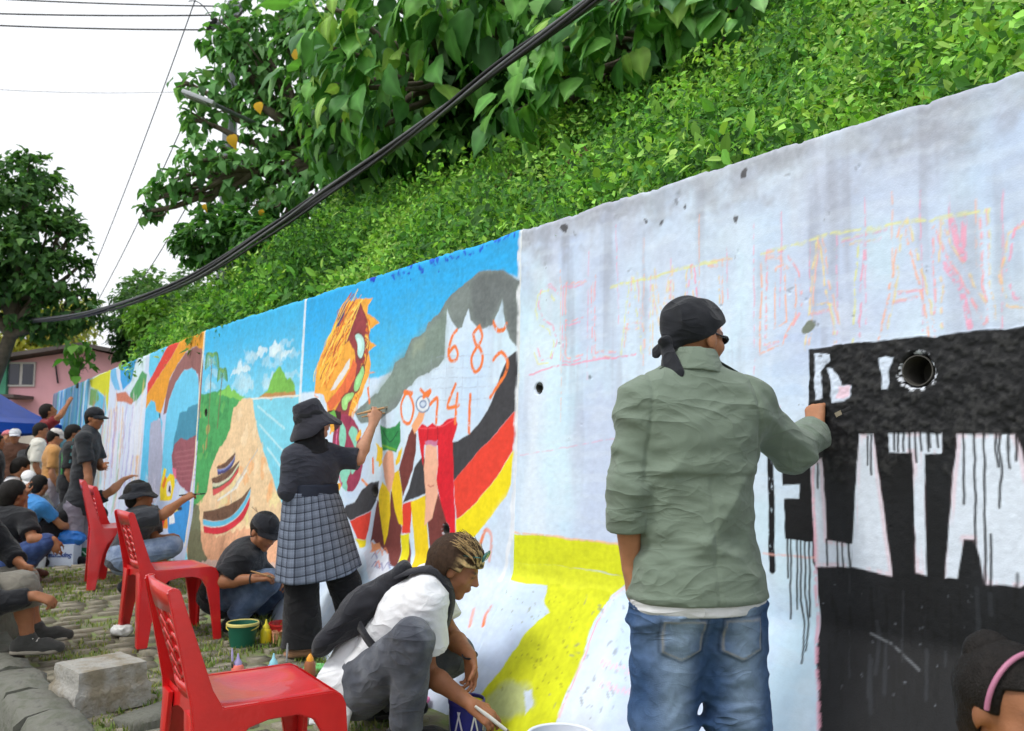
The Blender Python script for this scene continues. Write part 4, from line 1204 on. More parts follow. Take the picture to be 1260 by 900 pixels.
_hp = plan(HS, -0.28 - HM)
HZ = hill_z(HS, HM)
_i = (np.arange(len(_hs) - 1)[:, None] * len(_hm) + np.arange(len(_hm) - 1)[None, :]).ravel()
hill = obj('hillside', mesh_np('hillside', np.concatenate([_hp, HZ[..., None]], -1).reshape(-1, 3), np.stack([_i, _i + 1, _i + len(_hm) + 1, _i + len(_hm)], 1)), M_EARTH)
tag(hill, kind='structure')

# leaf shapes: x across, y along, z up; unit length
def leaf_shape(prof, fold=0.12, droop=0.25):
    V, F = [], []
    n = len(prof)
    for t, w in prof:
        z = -droop * t * t
        V += [(-w, t, z + fold * w * 2), (0, t, z), (w, t, z + fold * w * 2)]
    for i in range(n - 1):
        a = 3 * i
        F += [(a, a + 1, a + 4, a + 3), (a + 1, a + 2, a + 5, a + 4)]
    return np.array(V), np.array(F)
LEAF_DIAMOND = (np.array([(0, 0, 0), (-.28, .45, .06), (0, 1, -.12), (.28, .45, .06)]), np.array([(0, 2, 1), (0, 3, 2)]))
LEAF_OVAL = leaf_shape([(0, .02), (.3, .24), (.65, .22), (1, .01)], droop=.2)
LEAF_HEART = leaf_shape([(-.08, .16), (.06, .36), (.3, .43), (.58, .32), (.85, .12), (1.02, .01)], .16, .35)
LEAF_KITE = (np.array([(0, -.04, 0), (-.40, .22, .10), (-.24, .62, .02), (0, 1, -.28), (.24, .62, .02), (.40, .22, .10), (0, .45, -.04)]), np.array([(0, 6, 2, 1), (6, 3, 2, 2), (0, 5, 4, 6), (6, 4, 3, 3)]))
LEAF_KITE = (LEAF_KITE[0], np.array([(0, 6, 1), (1, 6, 2), (2, 6, 3), (0, 5, 6), (5, 4, 6), (4, 3, 6)]))
LEAF_LONG = leaf_shape([(0, .012), (.25, .05), (.6, .045), (1, .004)], .2, .6)

def leaves(P, U, Nn, size, cols, shape, seed, jit=.25):
    """P base points, U growth direction, Nn upper-side normal -> one mesh of leaves"""
    r = np.random.default_rng(seed)
    T, F = shape
    n = len(P)
    U = U / (np.linalg.norm(U, axis=1)[:, None] + 1e-9)
    X = np.cross(U, Nn); X /= np.linalg.norm(X, axis=1)[:, None] + 1e-9
    Z = np.cross(X, U)
    sz = (size * r.uniform(.6, 1.35, n))[:, None, None] if np.isscalar(size) else size[:, None, None]
    wv = r.uniform(.8, 1.2, n)[:, None, None]
    V = P[:, None, :] + sz * (T[None, :, 0:1] * wv * X[:, None, :] + T[None, :, 1:2] * U[:, None, :] + T[None, :, 2:3] * r.uniform(.4, 1.8, n)[:, None, None] * Z[:, None, :])
    C = np.asarray(cols, float)[r.integers(len(cols), size=n)] if np.ndim(cols) == 2 and len(cols) != n else np.asarray(cols)
    C = C * r.uniform(1 - jit, 1 + jit, (n, 1)) * (1 + r.normal(0, .05, (n, 3)))
    Cv = np.repeat(C[:, None, :], len(T), 1)
    Fa = (F[None] + (np.arange(n) * len(T))[:, None, None]).reshape(-1, F.shape[1])
    return V.reshape(-1, 3), Fa, np.clip(Cv.reshape(-1, 3), 0, 1)
def rdir(r, n):
    v = r.normal(size=(n, 3))
    return v / np.linalg.norm(v, axis=1)[:, None]

G1 = [rgb(84, 128, 44), rgb(96, 146, 48), rgb(70, 116, 42), rgb(112, 158, 54), rgb(62, 104, 44), rgb(120, 162, 66)]
def cover_material():
    m = leaf_mat('cover_leaf', .35, .68)
    nt = m.node_tree
    at = [n for n in nt.nodes if n.type == 'ATTRIBUTE'][0]
    oi = nt.nodes.new('ShaderNodeObjectInfo')
    mr = nt.nodes.new('ShaderNodeMapRange'); mr.inputs[3].default_value, mr.inputs[4].default_value = .72, 1.28
    nt.links.new(oi.outputs['Random'], mr.inputs[0])
    mx = nt.nodes.new('ShaderNodeMix'); mx.data_type = 'RGBA'; mx.blend_type = 'MULTIPLY'; mx.inputs[0].default_value = 1.0
    tg = [l.to_socket for l in at.outputs['Color'].links]
    nt.links.new(at.outputs['Color'], mx.inputs[6]); nt.links.new(mr.outputs[0], mx.inputs[7])
    for t in tg: nt.links.new(mx.outputs[2], t)
    return m
M_COVER = cover_material()
GA = [rgb(62, 106, 48), rgb(82, 136, 58), rgb(110, 164, 66), rgb(136, 188, 78), rgb(160, 204, 96), rgb(182, 212, 122)]
def clump_set(name, n, rad, hgt, size, shape, seed, kinds=5, per=3, cols=GA):
    """sprigs of undergrowth: per colour a few differently grown ones"""
    c = bpy.data.collections.new(name)
    for ci in range(kinds):
        for k in range(per):
            r = np.random.default_rng(seed + 17 * ci + k)
            a = r.uniform(0, 2 * math.pi, n); q = rad * np.sqrt(r.random(n))
            z = hgt * r.random(n) ** .6 * (1 - .7 * (q / rad) ** 2)
            P = np.stack([q * np.cos(a), q * np.sin(a), z], 1)
            U = rdir(r, n) + np.stack([np.cos(a), np.sin(a), np.full(n, -.1)], 1) * .5 + np.array([0, -.35, 0])
            Nn = np.array([0, -.35, 1.0]) + rdir(r, n) * .6
            pal = np.asarray(cols)[np.clip(ci + r.integers(-1, 2, n), 0, len(cols) - 1)]
            V, F, C = leaves(P, U, Nn, size, pal, shape, seed + k, .25)
            me = mesh_np('sprig', V, F, C, smooth=False); me.materials.append(M_COVER)
            c.objects.link(bpy.data.objects.new(f'sprig_{ci:02d}_{k:02d}', me))
    return c
def scatter_group(coll):
    ng = bpy.data.node_groups.new('scatter_' + coll.name, 'GeometryNodeTree')
    ng.interface.new_socket('Geometry', in_out='INPUT', socket_type='NodeSocketGeometry'); ng.interface.new_socket('Geometry', in_out='OUTPUT', socket_type='NodeSocketGeometry')
    N = ng.nodes; L = ng.links
    gi, go = N.new('NodeGroupInput'), N.new('NodeGroupOutput')
    ci = N.new('GeometryNodeCollectionInfo'); ci.inputs['Collection'].default_value = coll; ci.inputs['Separate Children'].default_value = True; ci.inputs['Reset Children'].default_value = True
    ip = N.new('GeometryNodeInstanceOnPoints'); ip.inputs['Pick Instance'].default_value = True
    def at(nm, ty):
        n = N.new('GeometryNodeInputNamedAttribute'); n.data_type = ty; n.inputs[0].default_value = nm; return n.outputs[0]
    L.new(gi.outputs[0], ip.inputs['Points']); L.new(ci.outputs[0], ip.inputs['Instance'])
    L.new(at('pick', 'INT'), ip.inputs['Instance Index']); L.new(at('rot', 'FLOAT_VECTOR'), ip.inputs['Rotation']); L.new(at('scl', 'FLOAT'), ip.inputs['Scale'])
    L.new(ip.outputs[0], go.inputs[0])
    return ng
def cover(name, label, coll, n, s0, s1, m0, m1, seed, kinds=5, per=3, power=1.15, smin=.7, smax=1.4):
    r = np.random.default_rng(seed)
    ss = r.uniform(s0, s1, n); mm = m0 + (m1 - m0) * r.random(n) ** power
    patch = fbm(ss * 1.3, mm * 1.3, 0, seed + 5, 3)
    keep = (fbm(ss * 2.4, mm * 2.4, 0, seed + 8, 2) > .40) | (r.random(n) < .22)
    ss, mm, patch = ss[keep], mm[keep], patch[keep]; n = len(ss)
    p = plan(ss, -0.27 - mm); e = .05
    dzs = (hill_z(ss, mm + e) - hill_z(ss, mm - e)) / (2 * e)
    Zn = np.concatenate([np.tile(_n1, (n, 1)) * dzs[:, None], np.ones((n, 1))], 1); Zn /= np.linalg.norm(Zn, axis=1)[:, None]
    Zn = Zn + r.normal(0, .18, (n, 3)); Zn /= np.linalg.norm(Zn, axis=1)[:, None]
    out = np.array([_n1[0], _n1[1], 0.0]) + r.normal(0, .45, (n, 3))
    Yv = -(out - Zn * (out * Zn).sum(1)[:, None]); Yv /= np.linalg.norm(Yv, axis=1)[:, None]
    Xv = np.cross(Yv, Zn)
    rot = np.array([Matrix(((a[0], b[0], c[0]), (a[1], b[1], c[1]), (a[2], b[2], c[2]))).to_euler()[:] for a, b, c in zip(Xv, Yv, Zn)], np.float32)
    Pn = np.concatenate([p, hill_z(ss, mm)[:, None]], 1) - Zn * .01
    me = bpy.data.meshes.new(name); me.vertices.add(n); me.vertices.foreach_set('co', Pn.astype(np.float32).ravel())
    me.attributes.new('rot', 'FLOAT_VECTOR', 'POINT').data.foreach_set('vector', rot.ravel())
    me.attributes.new('scl', 'FLOAT', 'POINT').data.foreach_set('value', (r.uniform(smin, smax, n) * (.75 + .6 * fbm(ss * 3, mm * 3, 0, seed + 9, 2))).astype(np.float32))
    ci = np.clip((patch * 1.35 - .18 + r.normal(0, .14, n)) * kinds, 0, kinds - 1).astype(int)
    me.attributes.new('pick', 'INT', 'POINT').data.foreach_set('value', (ci * per + r.integers(0, per, n)).astype(np.int32))
    o = obj(name, me); md = o.modifiers.new('scatter', 'NODES'); md.node_group = scatter_group(coll)
    return tag(o, label, 'plants', kind='stuff')
CL_FINE = clump_set('sprigs_fine', 80, .18, .24, .034, LEAF_DIAMOND, 1000)
CL_MID = clump_set('sprigs_mid', 80, .26, .32, .050, LEAF_DIAMOND, 2000)
CL_OVAL = clump_set('sprigs_oval', 18, .15, .30, .060, LEAF_OVAL, 3000, 5, 3, GA)
CL_LONG = clump_set('sprigs_long', 12, .08, .16, .12, LEAF_LONG, 4000, 5, 2)
CL_VINE = clump_set('sprigs_vine', 11, .16, .16, .085, LEAF_KITE, 6000, 5, 2)
CL_DEAD = clump_set('sprigs_dead', 10, .10, .16, .12, LEAF_LONG, 7000, 3, 2, [rgb(110, 92, 66), rgb(140, 122, 84), rgb(96, 84, 60)])
CL_BUSH = clump_set('sprigs_bush', 320, .34, .50, .042, LEAF_DIAMOND, 5000, 5, 2)
cover('hillside_undergrowth', 'dense small leaved green undergrowth covering the bank above the white panel', CL_FINE, 9500, -4.6, 4.6, 0.05, 4.6, 100, smin=.5, smax=1.5)
cover('hillside_creeper', 'bright green creeper covering the bank above the painted panels', CL_MID, 5200, sj[2] + 1.2, -3.6, 0.07, 4.8, 110, smin=.5, smax=1.5)
cover('oval_leaf_cover', 'oval leaved plants spread through the bank undergrowth', CL_OVAL, 1900, sj[2] + 1.5, 4, 0.10, 4.2, 120)
cover('shaggy_weeds', 'long thin leaved weeds sticking out of the bank undergrowth', CL_LONG, 1000, sj[2] + 1.5, 4, 0.05, 4.2, 130, per=2)
cover('vine_cover', 'broad leaved vines trailing over the bank undergrowth', CL_VINE, 1500, sj[2] + 1.5, 4.4, 0.05, 4.2, 150, per=2)
cover('dead_stems', 'dry brown stems standing in the bank undergrowth', CL_DEAD, 420, sj[2] + 1.5, 4.4, 0.02, 4.0, 160, kinds=3, per=2, power=1.8)
cover('bushy_mounds', 'bushy mounds of tangled weeds rising out of the bank', CL_BUSH, 360, sj[2] + 1.5, 4.4, 0.25, 4.4, 140, per=2, smin=.5, smax=1.25)
# dry stems and litter along the wall top
r = np.random.default_rng(60)
n = 9000
ss = r.uniform(sj[2] + 1.2, 3, n); mm = np.abs(r.normal(0, .12, n)) - .02
p = plan(ss, -.25 - mm)
pos = np.concatenate([p, hill_z(ss, mm)[:, None] + .01], 1)
V, F, C = blades(n, pos, .03, .16, [rgb(120, 118, 70), rgb(96, 120, 50), rgb(104, 84, 60), rgb(110, 150, 60)], 61, .004, 1.2)
o = obj('fringe_grass', mesh_np('fringe_grass', V, F, C, smooth=False), M_LEAF)
tag(o, 'dry grass fringe along the top edge of the wall', 'grass', kind='stuff')

# taller plants that stand out of the cover
def sprout(px, py, m, kind, size, cnt, label, cat='plant', seed=0, cols=None):
    r = np.random.default_rng(200 + seed)
    # walk along the pixel's ray until it meets the bank at that depth
    best, bp = 9e9, None
    for Y in np.linspace(2.2, 9, 400):
        q = D(px, py, Y)
        s, n_ = to_sn(q[0], q[1]); mm = -.28 - n_
        if mm > -.05:
            d = abs(q[2] - hill_z(np.array(s), np.array(mm)))
            if d < best: best, bp = d, q
    root = thing({'grass': 'tall_grass', 'broad': 'broad_leaf_plant', 'vine': 'heart_leaf_vine'}[kind], label, cat, bp)
    P = np.zeros((cnt, 3)); U = rdir(r, cnt); U[:, 2] = np.abs(U[:, 2]) + .7
    U[:, :2] += _n1 * .4
    if kind == 'grass':
        for k in range(cnt):
            V, F, C = leaves(P[k:k + 1], U[k:k + 1], np.array([[_n1[0], _n1[1], .6]]) + r.normal(0, .3, (1, 3)), size, [rgb(120, 170, 56)], LEAF_LONG, k)
            obj('leaf_blade', mesh_np('leaf_blade', V, F, C), M_LEAF, root)
    else:
        mb = MB()
        for k in range(cnt):
            b = U[k] / np.linalg.norm(U[k]) * r.uniform(.05, .22)
            mb.tube([(0, 0, -.05), b * .6, b], .004, 5)
            d = np.array([[_n1[0] * .6 + r.normal(0, .6), _n1[1] * .6 + r.normal(0, .6), r.normal(.1, .4)]])
            V, F, C = leaves(b[None], d, np.array([[_n1[0], _n1[1], 1.0]]) + r.normal(0, .2, (1, 3)), size, cols or [rgb(116, 168, 60)], LEAF_HEART if kind == 'vine' else LEAF_OVAL, k)
            obj('leaf', mesh_np('leaf', V, F, C), M_LEAF, root)
        mb.build('stem', M_BARK, root)
SPR = [(910, 165, 'broad', .095, 6, 'light green broad leaved seedling just above the wall edge'), (862, 185, 'vine', .11, 6, 'heart leaved creeper sprig low on the bank'), (1135, 95, 'broad', .09, 5, 'pale leaved sprout beside the tall grass blades'),
       (1180, 110, 'grass', .34, 8, 'tall grass blades arching over the wall top'), (1050, 70, 'vine', .10, 9, 'hanging heart leaved vine in the upper bank'), (700, 240, 'broad', .085, 5, 'yellow green seedling near the white joint'),
       (1240, 60, 'grass', .34, 7, 'clump of long grass high above the wall'), (985, 120, 'grass', .25, 5, 'short grass tuft between the creepers'), (1150, 30, 'vine', .085, 10, 'dark heart leaved vine at the top of the bank'), (780, 215, 'broad', .08, 5, 'small broad leaved weed rooted at the wall top'),
       (1000, 130, 'broad', .08, 6, 'bright seedling with rounded leaves beside short grass tuft'), (640, 235, 'vine', .10, 6, 'yellowish creeper sprig above the painted sky')]
for k, (px, py, kd, sz, cnt, lab) in enumerate(SPR):
    sprout(px, py, 0, kd, sz, cnt, lab, seed=k)
# ================================================================== trees
def limb(mb, a, b, r0, r1, seed, wob=.12, n=7):
    r = np.random.default_rng(seed)
    L = np.linalg.norm(np.asarray(b) - a)
    pts = [lerp(a, b, t) + (r.normal(0, wob * L * .25, 3) * math.sin(math.pi * t)) for t in np.linspace(0, 1, n)]
    mb.tube(spline(pts, 3), np.linspace(r0, r1, (n - 1) * 3 + 1), 7)
def crown_pts(r, centers, radii, n, shell=.35):
    k = r.choice(len(centers), n, p=np.asarray(radii) ** 2 / np.sum(np.asarray(radii) ** 2))
    d = rdir(r, n)
    rad = np.asarray(radii)[k] * (shell + (1 - shell) * r.random(n) ** .5)
    return np.asarray(centers)[k] + d * rad[:, None], d, k
def tree(name, label, base, centers, radii, nleaf, size, cols, shape, seed, trunk=.12, hang=.5, cat='tree', fork=None, nbranch=26, gap=.45):
    r = np.random.default_rng(seed)
    base = np.asarray(base, float)
    centers = [np.asarray(c, float) for c in centers]
    root = thing(name, label, cat, base)
    mid = np.mean(centers, 0)
    fk = np.asarray(fork, float) if fork is not None else lerp(base, mid, .55)
    mb = MB(); limb(mb, base - (0, 0, .1), fk, trunk, trunk * .7, seed, .06)
    mb.build('trunk', M_BARK, root, smooth=True, off=base)
    for k, c in enumerate(centers):
        mb = MB()
        limb(mb, fk, c, trunk * .5, trunk * .16, seed + k, .15)
        for q in range(max(2, nbranch // len(centers))):
            tip = c + rdir(r, 1)[0] * radii[k] * .85
            limb(mb, lerp(fk, c, r.uniform(.6, 1)), tip, trunk * .16, trunk * .04, seed + 31 * k + q, .2, 5)
        mb.build('branch', M_BARK, root, smooth=True, off=base)
    P, d, kk = crown_pts(r, centers, radii, nleaf)
    # leaves sit in bunches on the twigs, with gaps between the bunches
    g = fbm(P[:, 0] * 2.2 / max(np.mean(radii), .3), P[:, 1] * 2.2 / max(np.mean(radii), .3), P[:, 2] * 2.2 / max(np.mean(radii), .3), seed, 3)
    keep = g > gap
    P, d = P[keep], d[keep]
    n = len(P)
    U = d * .5 + rdir(r, n) * .5 + np.array([0, 0, -hang])
    Nn = np.array([0, 0, .8]) + d * .6 + rdir(r, n) * .35
    V, F, C = leaves(P - base, U, Nn, size, np.asarray(cols)[np.clip((g[keep] * 1.4 - .35 + r.normal(0, .2, n)) * len(cols), 0, len(cols) - 1).astype(int)], shape, seed + 3, .2)
    o = obj('crown', mesh_np('crown', V, F, C, smooth=True), M_LEAF, root)
    o['kind'] = 'stuff'
    return root, base

TG = [rgb(50, 88, 46), rgb(64, 110, 54), rgb(80, 134, 64), rgb(98, 154, 74), rgb(120, 174, 94)]
TGa = [rgb(62, 104, 58), rgb(78, 126, 68), rgb(98, 150, 84), rgb(118, 170, 100), rgb(140, 190, 120)]

# the large tree leaning out over the lane, half way along the wall
Ya = 10.5
cA = [(330, 70, Ya, .55), (262, 118, Ya, .36), (400, 40, Ya - .4, .7), (345, 20, Ya, .45), (295, 72, Ya, .36), (420, 110, Ya - .6, .55), (330, 165, Ya - .1, .33), (250, 198, Ya, .34), (215, 222, Ya, .28), (190, 246, Ya, .18), (300, 215, Ya, .40), (270, 262, Ya + .2, .25), (355, 235, Ya, .45), (450, 60, Ya - .8, .7), (430, 180, Ya - .6, .5), (268, 48, Ya, .24), (240, 148, Ya, .16), (385, 150, Ya, .5), (320, 120, Ya, .34), (225, 100, Ya, .14), (290, 20, Ya, .3), (176, 262, Ya, .10), (235, 240, Ya, .2), (400, 222, Ya - .5, .5), (352, 262, Ya - .3, .32), (312, 268, Ya - .2, .26), (440, 235, Ya - .9, .4)]
baseA = np.append(plan(np.array(-7.2), np.array(-3.4)), 0); baseA[2] = hill_z(np.array(-7.2), np.array(3.1)) - .1
tree('broad_leaf_tree', 'big broad leaved tree leaning out from the bank around the street lamp', baseA, [D(x, y, Y) for x, y, Y, _ in cA], [c[3] for c in cA], 9500, .14, TGa, LEAF_KITE, 300, .16, .6, fork=D(400, 200, Ya), gap=.50)
# a few yellowed leaves on it
rootA = bpy.data.objects['broad_leaf_tree']
for k, (x, y) in enumerate([(363, 70), (318, 135), (322, 267), (252, 260), (440, 188), (286, 175)]):
    V, F, C = leaves((D(x, y - 8, 9.3) - baseA)[None], np.array([[.1, 0, -1.0]]), np.array([[-.3, -1, .3]]), .125, [rgb(226, 178, 50)], LEAF_HEART, k, .1)
    o = obj('leaf', mesh_np('leaf', V, F, C), M_LEAF, rootA); o['label'] = 'yellowed leaf'

# the two nearer trees with very large hanging leaves: every big leaf is its own piece
M_BIG = leaf_mat('big_leaf', .28, .55)
def big_leaf(seed, col):
    r = np.random.default_rng(seed)
    prof = [(-.10, .17), (-.02, .33), (.12, .43), (.3, .46), (.5, .40), (.7, .26), (.88, .10), (1.04, .005)]
    V, F, C = [], [], []
    col = np.asarray(col)
    for i, (t, w) in enumerate(prof):
        w = w * r.uniform(.93, 1.07)
        z = -.30 * t * t
        for q, u in enumerate((-1, -.5, 0, .5, 1)):
            V.append((w * u, t + (.03 if abs(u) == 1 and i % 2 else 0) - (.06 * abs(u) if i == 0 else 0), z + .16 * abs(u) * w - .05 * abs(u) ** 3 + r.normal(0, .012) + (.03 if i % 2 else -.01) * (abs(u) == .5)))
            C.append(col * (1.35 if u == 0 else (1.08 if i % 2 else .92)))
    for i in range(len(prof) - 1):
        for q in range(4):
            a = 5 * i + q
            F.append((a, a + 1, a + 6, a + 5))
    return mesh_np('leaf', np.array(V), np.array(F), np.array(C))
BIGC = [rgb(78, 132, 66), rgb(90, 148, 70), rgb(104, 164, 78), rgb(118, 176, 84), rgb(136, 188, 110), rgb(68, 116, 62)]
BIGC += [rgb(150, 188, 92), rgb(84, 128, 84), rgb(96, 150, 62)]
BIG = [big_leaf(k, BIGC[k % len(BIGC)]) for k in range(18)]
for m in BIG: m.materials.append(M_BIG)
def big_tree(label, base, centers, count, size, seed, rootname='large_leaf_tree', canopy=()):
    r = np.random.default_rng(seed)
    base = np.asarray(base, float)
    root = thing(rootname, label, 'tree', base)
    cs = [D(x, y, Y) for x, y, Y, _ in centers]; rad = [c[3] for c in centers]
    fk = lerp(base, np.mean(cs, 0), .6)
    mb = MB(); limb(mb, base - (0, 0, .15), fk, .14, .09, seed, .05); mb.build('trunk', M_BARK, root, smooth=True, off=base)
    for k, c in enumerate(cs):
        mb = MB(); limb(mb, fk, c, .05, .018, seed + k, .12); mb.build('branch', M_BARK, root, smooth=True, off=base)
    P, d, kk = crown_pts(r, cs, rad, count, .55)
    tocam = CAM - P; tocam /= np.linalg.norm(tocam, axis=1)[:, None]
    for i in range(count):
        # bring most leaves to the open side of their bunch
        if d[i] @ tocam[i] < -.1 and r.random() < .8:
            P[i] += tocam[i] * rad[kk[i]] * .9
        U = nrm(np.array([0, 0, -.85]) + d[i] * .5 + r.normal(0, .34, 3) + np.array([_n1[0], _n1[1], 0]) * .25)
        Nn = np.array([_n1[0] * .9, _n1[1] * .9, .55]) + d[i] * .35 + r.normal(0, .42, 3)
        X = nrm(np.cross(U, Nn)); Z = np.cross(X, U)
        sz = size * (r.uniform(.75, 1.25) if r.random() < .6 else r.uniform(.4, .75))
        M = Matrix([[X[0] * sz, U[0] * sz, Z[0] * sz, P[i][0] - base[0]], [X[1] * sz, U[1] * sz, Z[1] * sz, P[i][1] - base[1]], [X[2] * sz, U[2] * sz, Z[2] * sz, P[i][2] - base[2]], [0, 0, 0, 1]])
        o = obj('leaf', BIG[int(r.integers(len(BIG)))], None, root)
        o.matrix_local = M
    # leaf mass added above and behind, partly out of view, to darken the inside
    if canopy:
        cc = [np.array(c[:3]) for c in canopy]; rr = [c[3] for c in canopy]
        n = sum(int(900 * q * q) for q in rr)
        P, d, kk = crown_pts(r, cc, rr, n, .2)
        U = d * .4 + rdir(r, n) * .4 + np.array([0, 0, -.7]); Nn = np.array([0, 0, .9]) + d * .4 + rdir(r, n) * .3
        V, F, C = leaves(P - base, U, Nn, size * .95, TG, LEAF_KITE, seed + 9, .2)
        o = obj('crown', mesh_np('crown', V, F, C), M_LEAF, root); o['kind'] = 'stuff'
def hp(s, m, z=0):
    p = plan(np.array(float(s)), np.array(-.28 - m)); return np.array([p[0], p[1], float(hill_z(np.array(float(s)), np.array(float(m)))) + z])
cB = [(540, 20, 6.6, .35), (470, 60, 6.9, .38), (410, 60, 7.2, .34), (440, 110, 6.9, .34), (500, 110, 6.7, .32), (590, 30, 6.4, .25), (560, -20, 6.3, .4), (470, 0, 6.8, .4), (400, 10, 7.2, .35), (420, 150, 7.0, .22), (455, 160, 6.9, .18), (620, 0, 6.2, .25), (385, 100, 7.3, .3)]
big_tree('tree with huge drooping leaves hanging over the cable bundle', hp(-3.4, 3.4), cB, 285, .23, 401, canopy=[(*D(560, 130, 7.9), .7), (*D(640, 90, 7.3), .6), (*D(500, 165, 8.4), .6), (*D(600, 40, 7.6), .8), (*D(450, 150, 8.6), .7), (*D(560, 175, 7.6), .35), (*hp(-3.0, 3.4, 2.6), .95), (*hp(-4.4, 3.2, 2.4), 1.0), (*hp(-2.2, 3.6, 2.4), .9), (*hp(-3.6, 4.4, 2.0), 1.0), (*hp(-5.6, 4.0, 2.0), 1.1), (*hp(-2.4, 4.6, 1.6), .9), (*hp(-4.6, 5.0, 1.4), 1.0)])
cC = [(660, 60, 6.0, .22), (640, 110, 6.0, .22), (700, 50, 5.9, .25), (760, 40, 5.8, .28), (820, 20, 5.7, .25), (870, -10, 5.6, .25), (735, 0, 5.8, .25), (800, -10, 5.7, .3), (620, 150, 6.1, .14), (690, 110, 5.95, .16), (905, 10, 5.5, .2)]
big_tree('tree with rows of large pointed leaves drooping over the dark hollow', hp(-.9, 3.6), cC, 285, .19, 402, canopy=[(*D(700, 70, 6.9), .6), (*D(780, 40, 6.7), .6), (*D(860, 10, 6.5), .5), (*D(640, 120, 7.0), .4), (*hp(-.6, 3.3, 2.2), .9), (*hp(.6, 3.4, 2.2), .9), (*hp(-1.4, 4.2, 1.5), .9), (*hp(0, 4.3, 1.4), .9), (*hp(1.6, 4.0, 2.0), .9), (*hp(2.6, 4.2, 1.8), .9), (*hp(1.0, 4.9, 1.2), .8)])

# smaller broad-leaved bush below the big tree
tree('round_shrub', 'dark rounded shrub on the bank below the big tree', hp(-7.6, 1.2), [D(265, 292, 9.6), D(300, 285, 9.4), D(240, 300, 9.7), D(320, 300, 9.2)], [.36, .32, .25, .3], 2600, .10, TG, LEAF_KITE, 320, .05, .3, 'shrub')
# tree at the far end of the wall
Yd = 14.0
cd = [(30, 240, .75), (15, 290, .9), (50, 310, .8), (-20, 260, 1.0), (70, 350, .6), (20, 360, .7), (85, 285, .28), (95, 330, .22), (100, 380, .4), (40, 215, .4), (-30, 340, 1.0), (75, 270, .25), (115, 385, .22), (60, 395, .35)]
bD = D(-75, 560, Yd); bD[2] = float(gz(bD[0], bD[1]))
tree('lane_tree', 'dark leafy tree with forked trunk beside the pink house', bD, [D(x, y, Yd) for x, y, _ in cd], [c[2] for c in cd], 14000, .125, [rgb(50, 86, 46), rgb(64, 104, 54), rgb(82, 126, 64), rgb(106, 150, 82)], LEAF_KITE, 330, .15, .35, fork=D(12, 415, Yd), gap=.50)
tree('hanging_vine', 'thin leafy branch hanging down in front of the pink house', D(95, 470, 13.2), [D(95, 430, 13.2), D(88, 445, 13.2), D(107, 432, 13.2), D(106, 452, 13.2), D(96, 462, 13.2)], [.2, .16, .14, .12, .10], 80, .13, [rgb(70, 120, 44), rgb(96, 146, 56)], LEAF_HEART, 335, .02, .7, 'branch')
# bushes beyond the bank's far end
def bush(label, px, py, Y, rad, n, size, cols, seed, name='leafy_bush'):
    b = D(px, py + 40, Y); b[2] = max(float(gz(b[0], b[1])), 0)
    r = np.random.default_rng(seed)
    cs = [D(px, py, Y)] + [D(px, py, Y) + r.normal(0, rad * .6, 3) for _ in range(6)]
    tree(name, label, b, cs, [rad] + list(r.uniform(.35, .75, 6) * rad), n, size, cols, LEAF_KITE, seed, .06, .3, 'bush')
bush('grey green bush rising over the far end of the mural', 178, 392, 15.5, .7, 4200, .12, [rgb(66, 104, 62), rgb(90, 130, 76), rgb(112, 150, 90)], 341)
bush('dark bush between the house roof and the mural', 152, 425, 15, .28, 1100, .11, [rgb(50, 84, 44), rgb(70, 108, 54)], 342)
bush('pale green bush crowning the bank end', 185, 378, 17, .8, 3600, .13, [rgb(88, 128, 74), rgb(112, 150, 92)], 343)
bush('yellow green bush behind the pink roof', 50, 405, 32, 1.6, 3200, .22, [rgb(150, 156, 60), rgb(176, 170, 70), rgb(126, 144, 60)], 344)
bush('faded olive bush behind the roof peak', 85, 412, 34, 1.2, 2200, .22, [rgb(140, 150, 80), rgb(160, 166, 96)], 345)
bush('low bush over the mural edge beside the roof corner', 200, 400, 13, .5, 2600, .09, [rgb(92, 140, 50), rgb(116, 160, 60)], 346)
# ================================================================== house, canopy, street lamp, cables
M_PINK = mat('pink_render', rgb(226, 168, 176), rough=0.9, var=0.12, scale=1.5, bump=0.2, bscale=30)
M_ROOF = mat('roof_sheet', rgb(84, 76, 74), rough=0.8, var=0.25, scale=3)
M_GLASSD = mat('dark_glass', rgb(40, 40, 56), rough=0.15, var=0.2, scale=2, spec=0.6)
M_GREENP = mat('green_paint', rgb(70, 140, 112), rough=0.7, var=0.15)
M_METAL = mat('grey_metal', rgb(120, 124, 128), rough=0.5, var=0.1, metal=0.6)
M_BLACK = mat('black_rubber', rgb(34, 34, 38), rough=0.5, var=0.1)
Yh = 22.0
hb = D(60, 560, Yh); hb[2] = float(gz(hb[0], hb[1]))
house = thing('pink_house', 'pink rendered house with low sheet roof behind the mural end', 'house', hb)
def hx(px): return D(px, 500, Yh)[0] - hb[0]
def hz(py): return D(60, py, Yh)[2] - hb[2]
x0, x1, xr = hx(-130), hx(150), hx(106)
zl, zr, zp = hz(466), hz(440), hz(430)
V = [(x0, 0, 0), (x1, 0, 0), (x1, 0, zr), (xr, 0, zp), (x0, 0, zl), (x0, 6, 0), (x1, 6, 0), (x1, 6, zr), (xr, 6, zp), (x0, 6, zl)]
me = bpy.data.meshes.new('wall')
me.from_pydata(V, [], [(0, 1, 2, 3, 4), (9, 8, 7, 6, 5), (1, 6, 7, 2), (0, 4, 9, 5)])
obj('wall', me, M_PINK, house)
mb = MB()
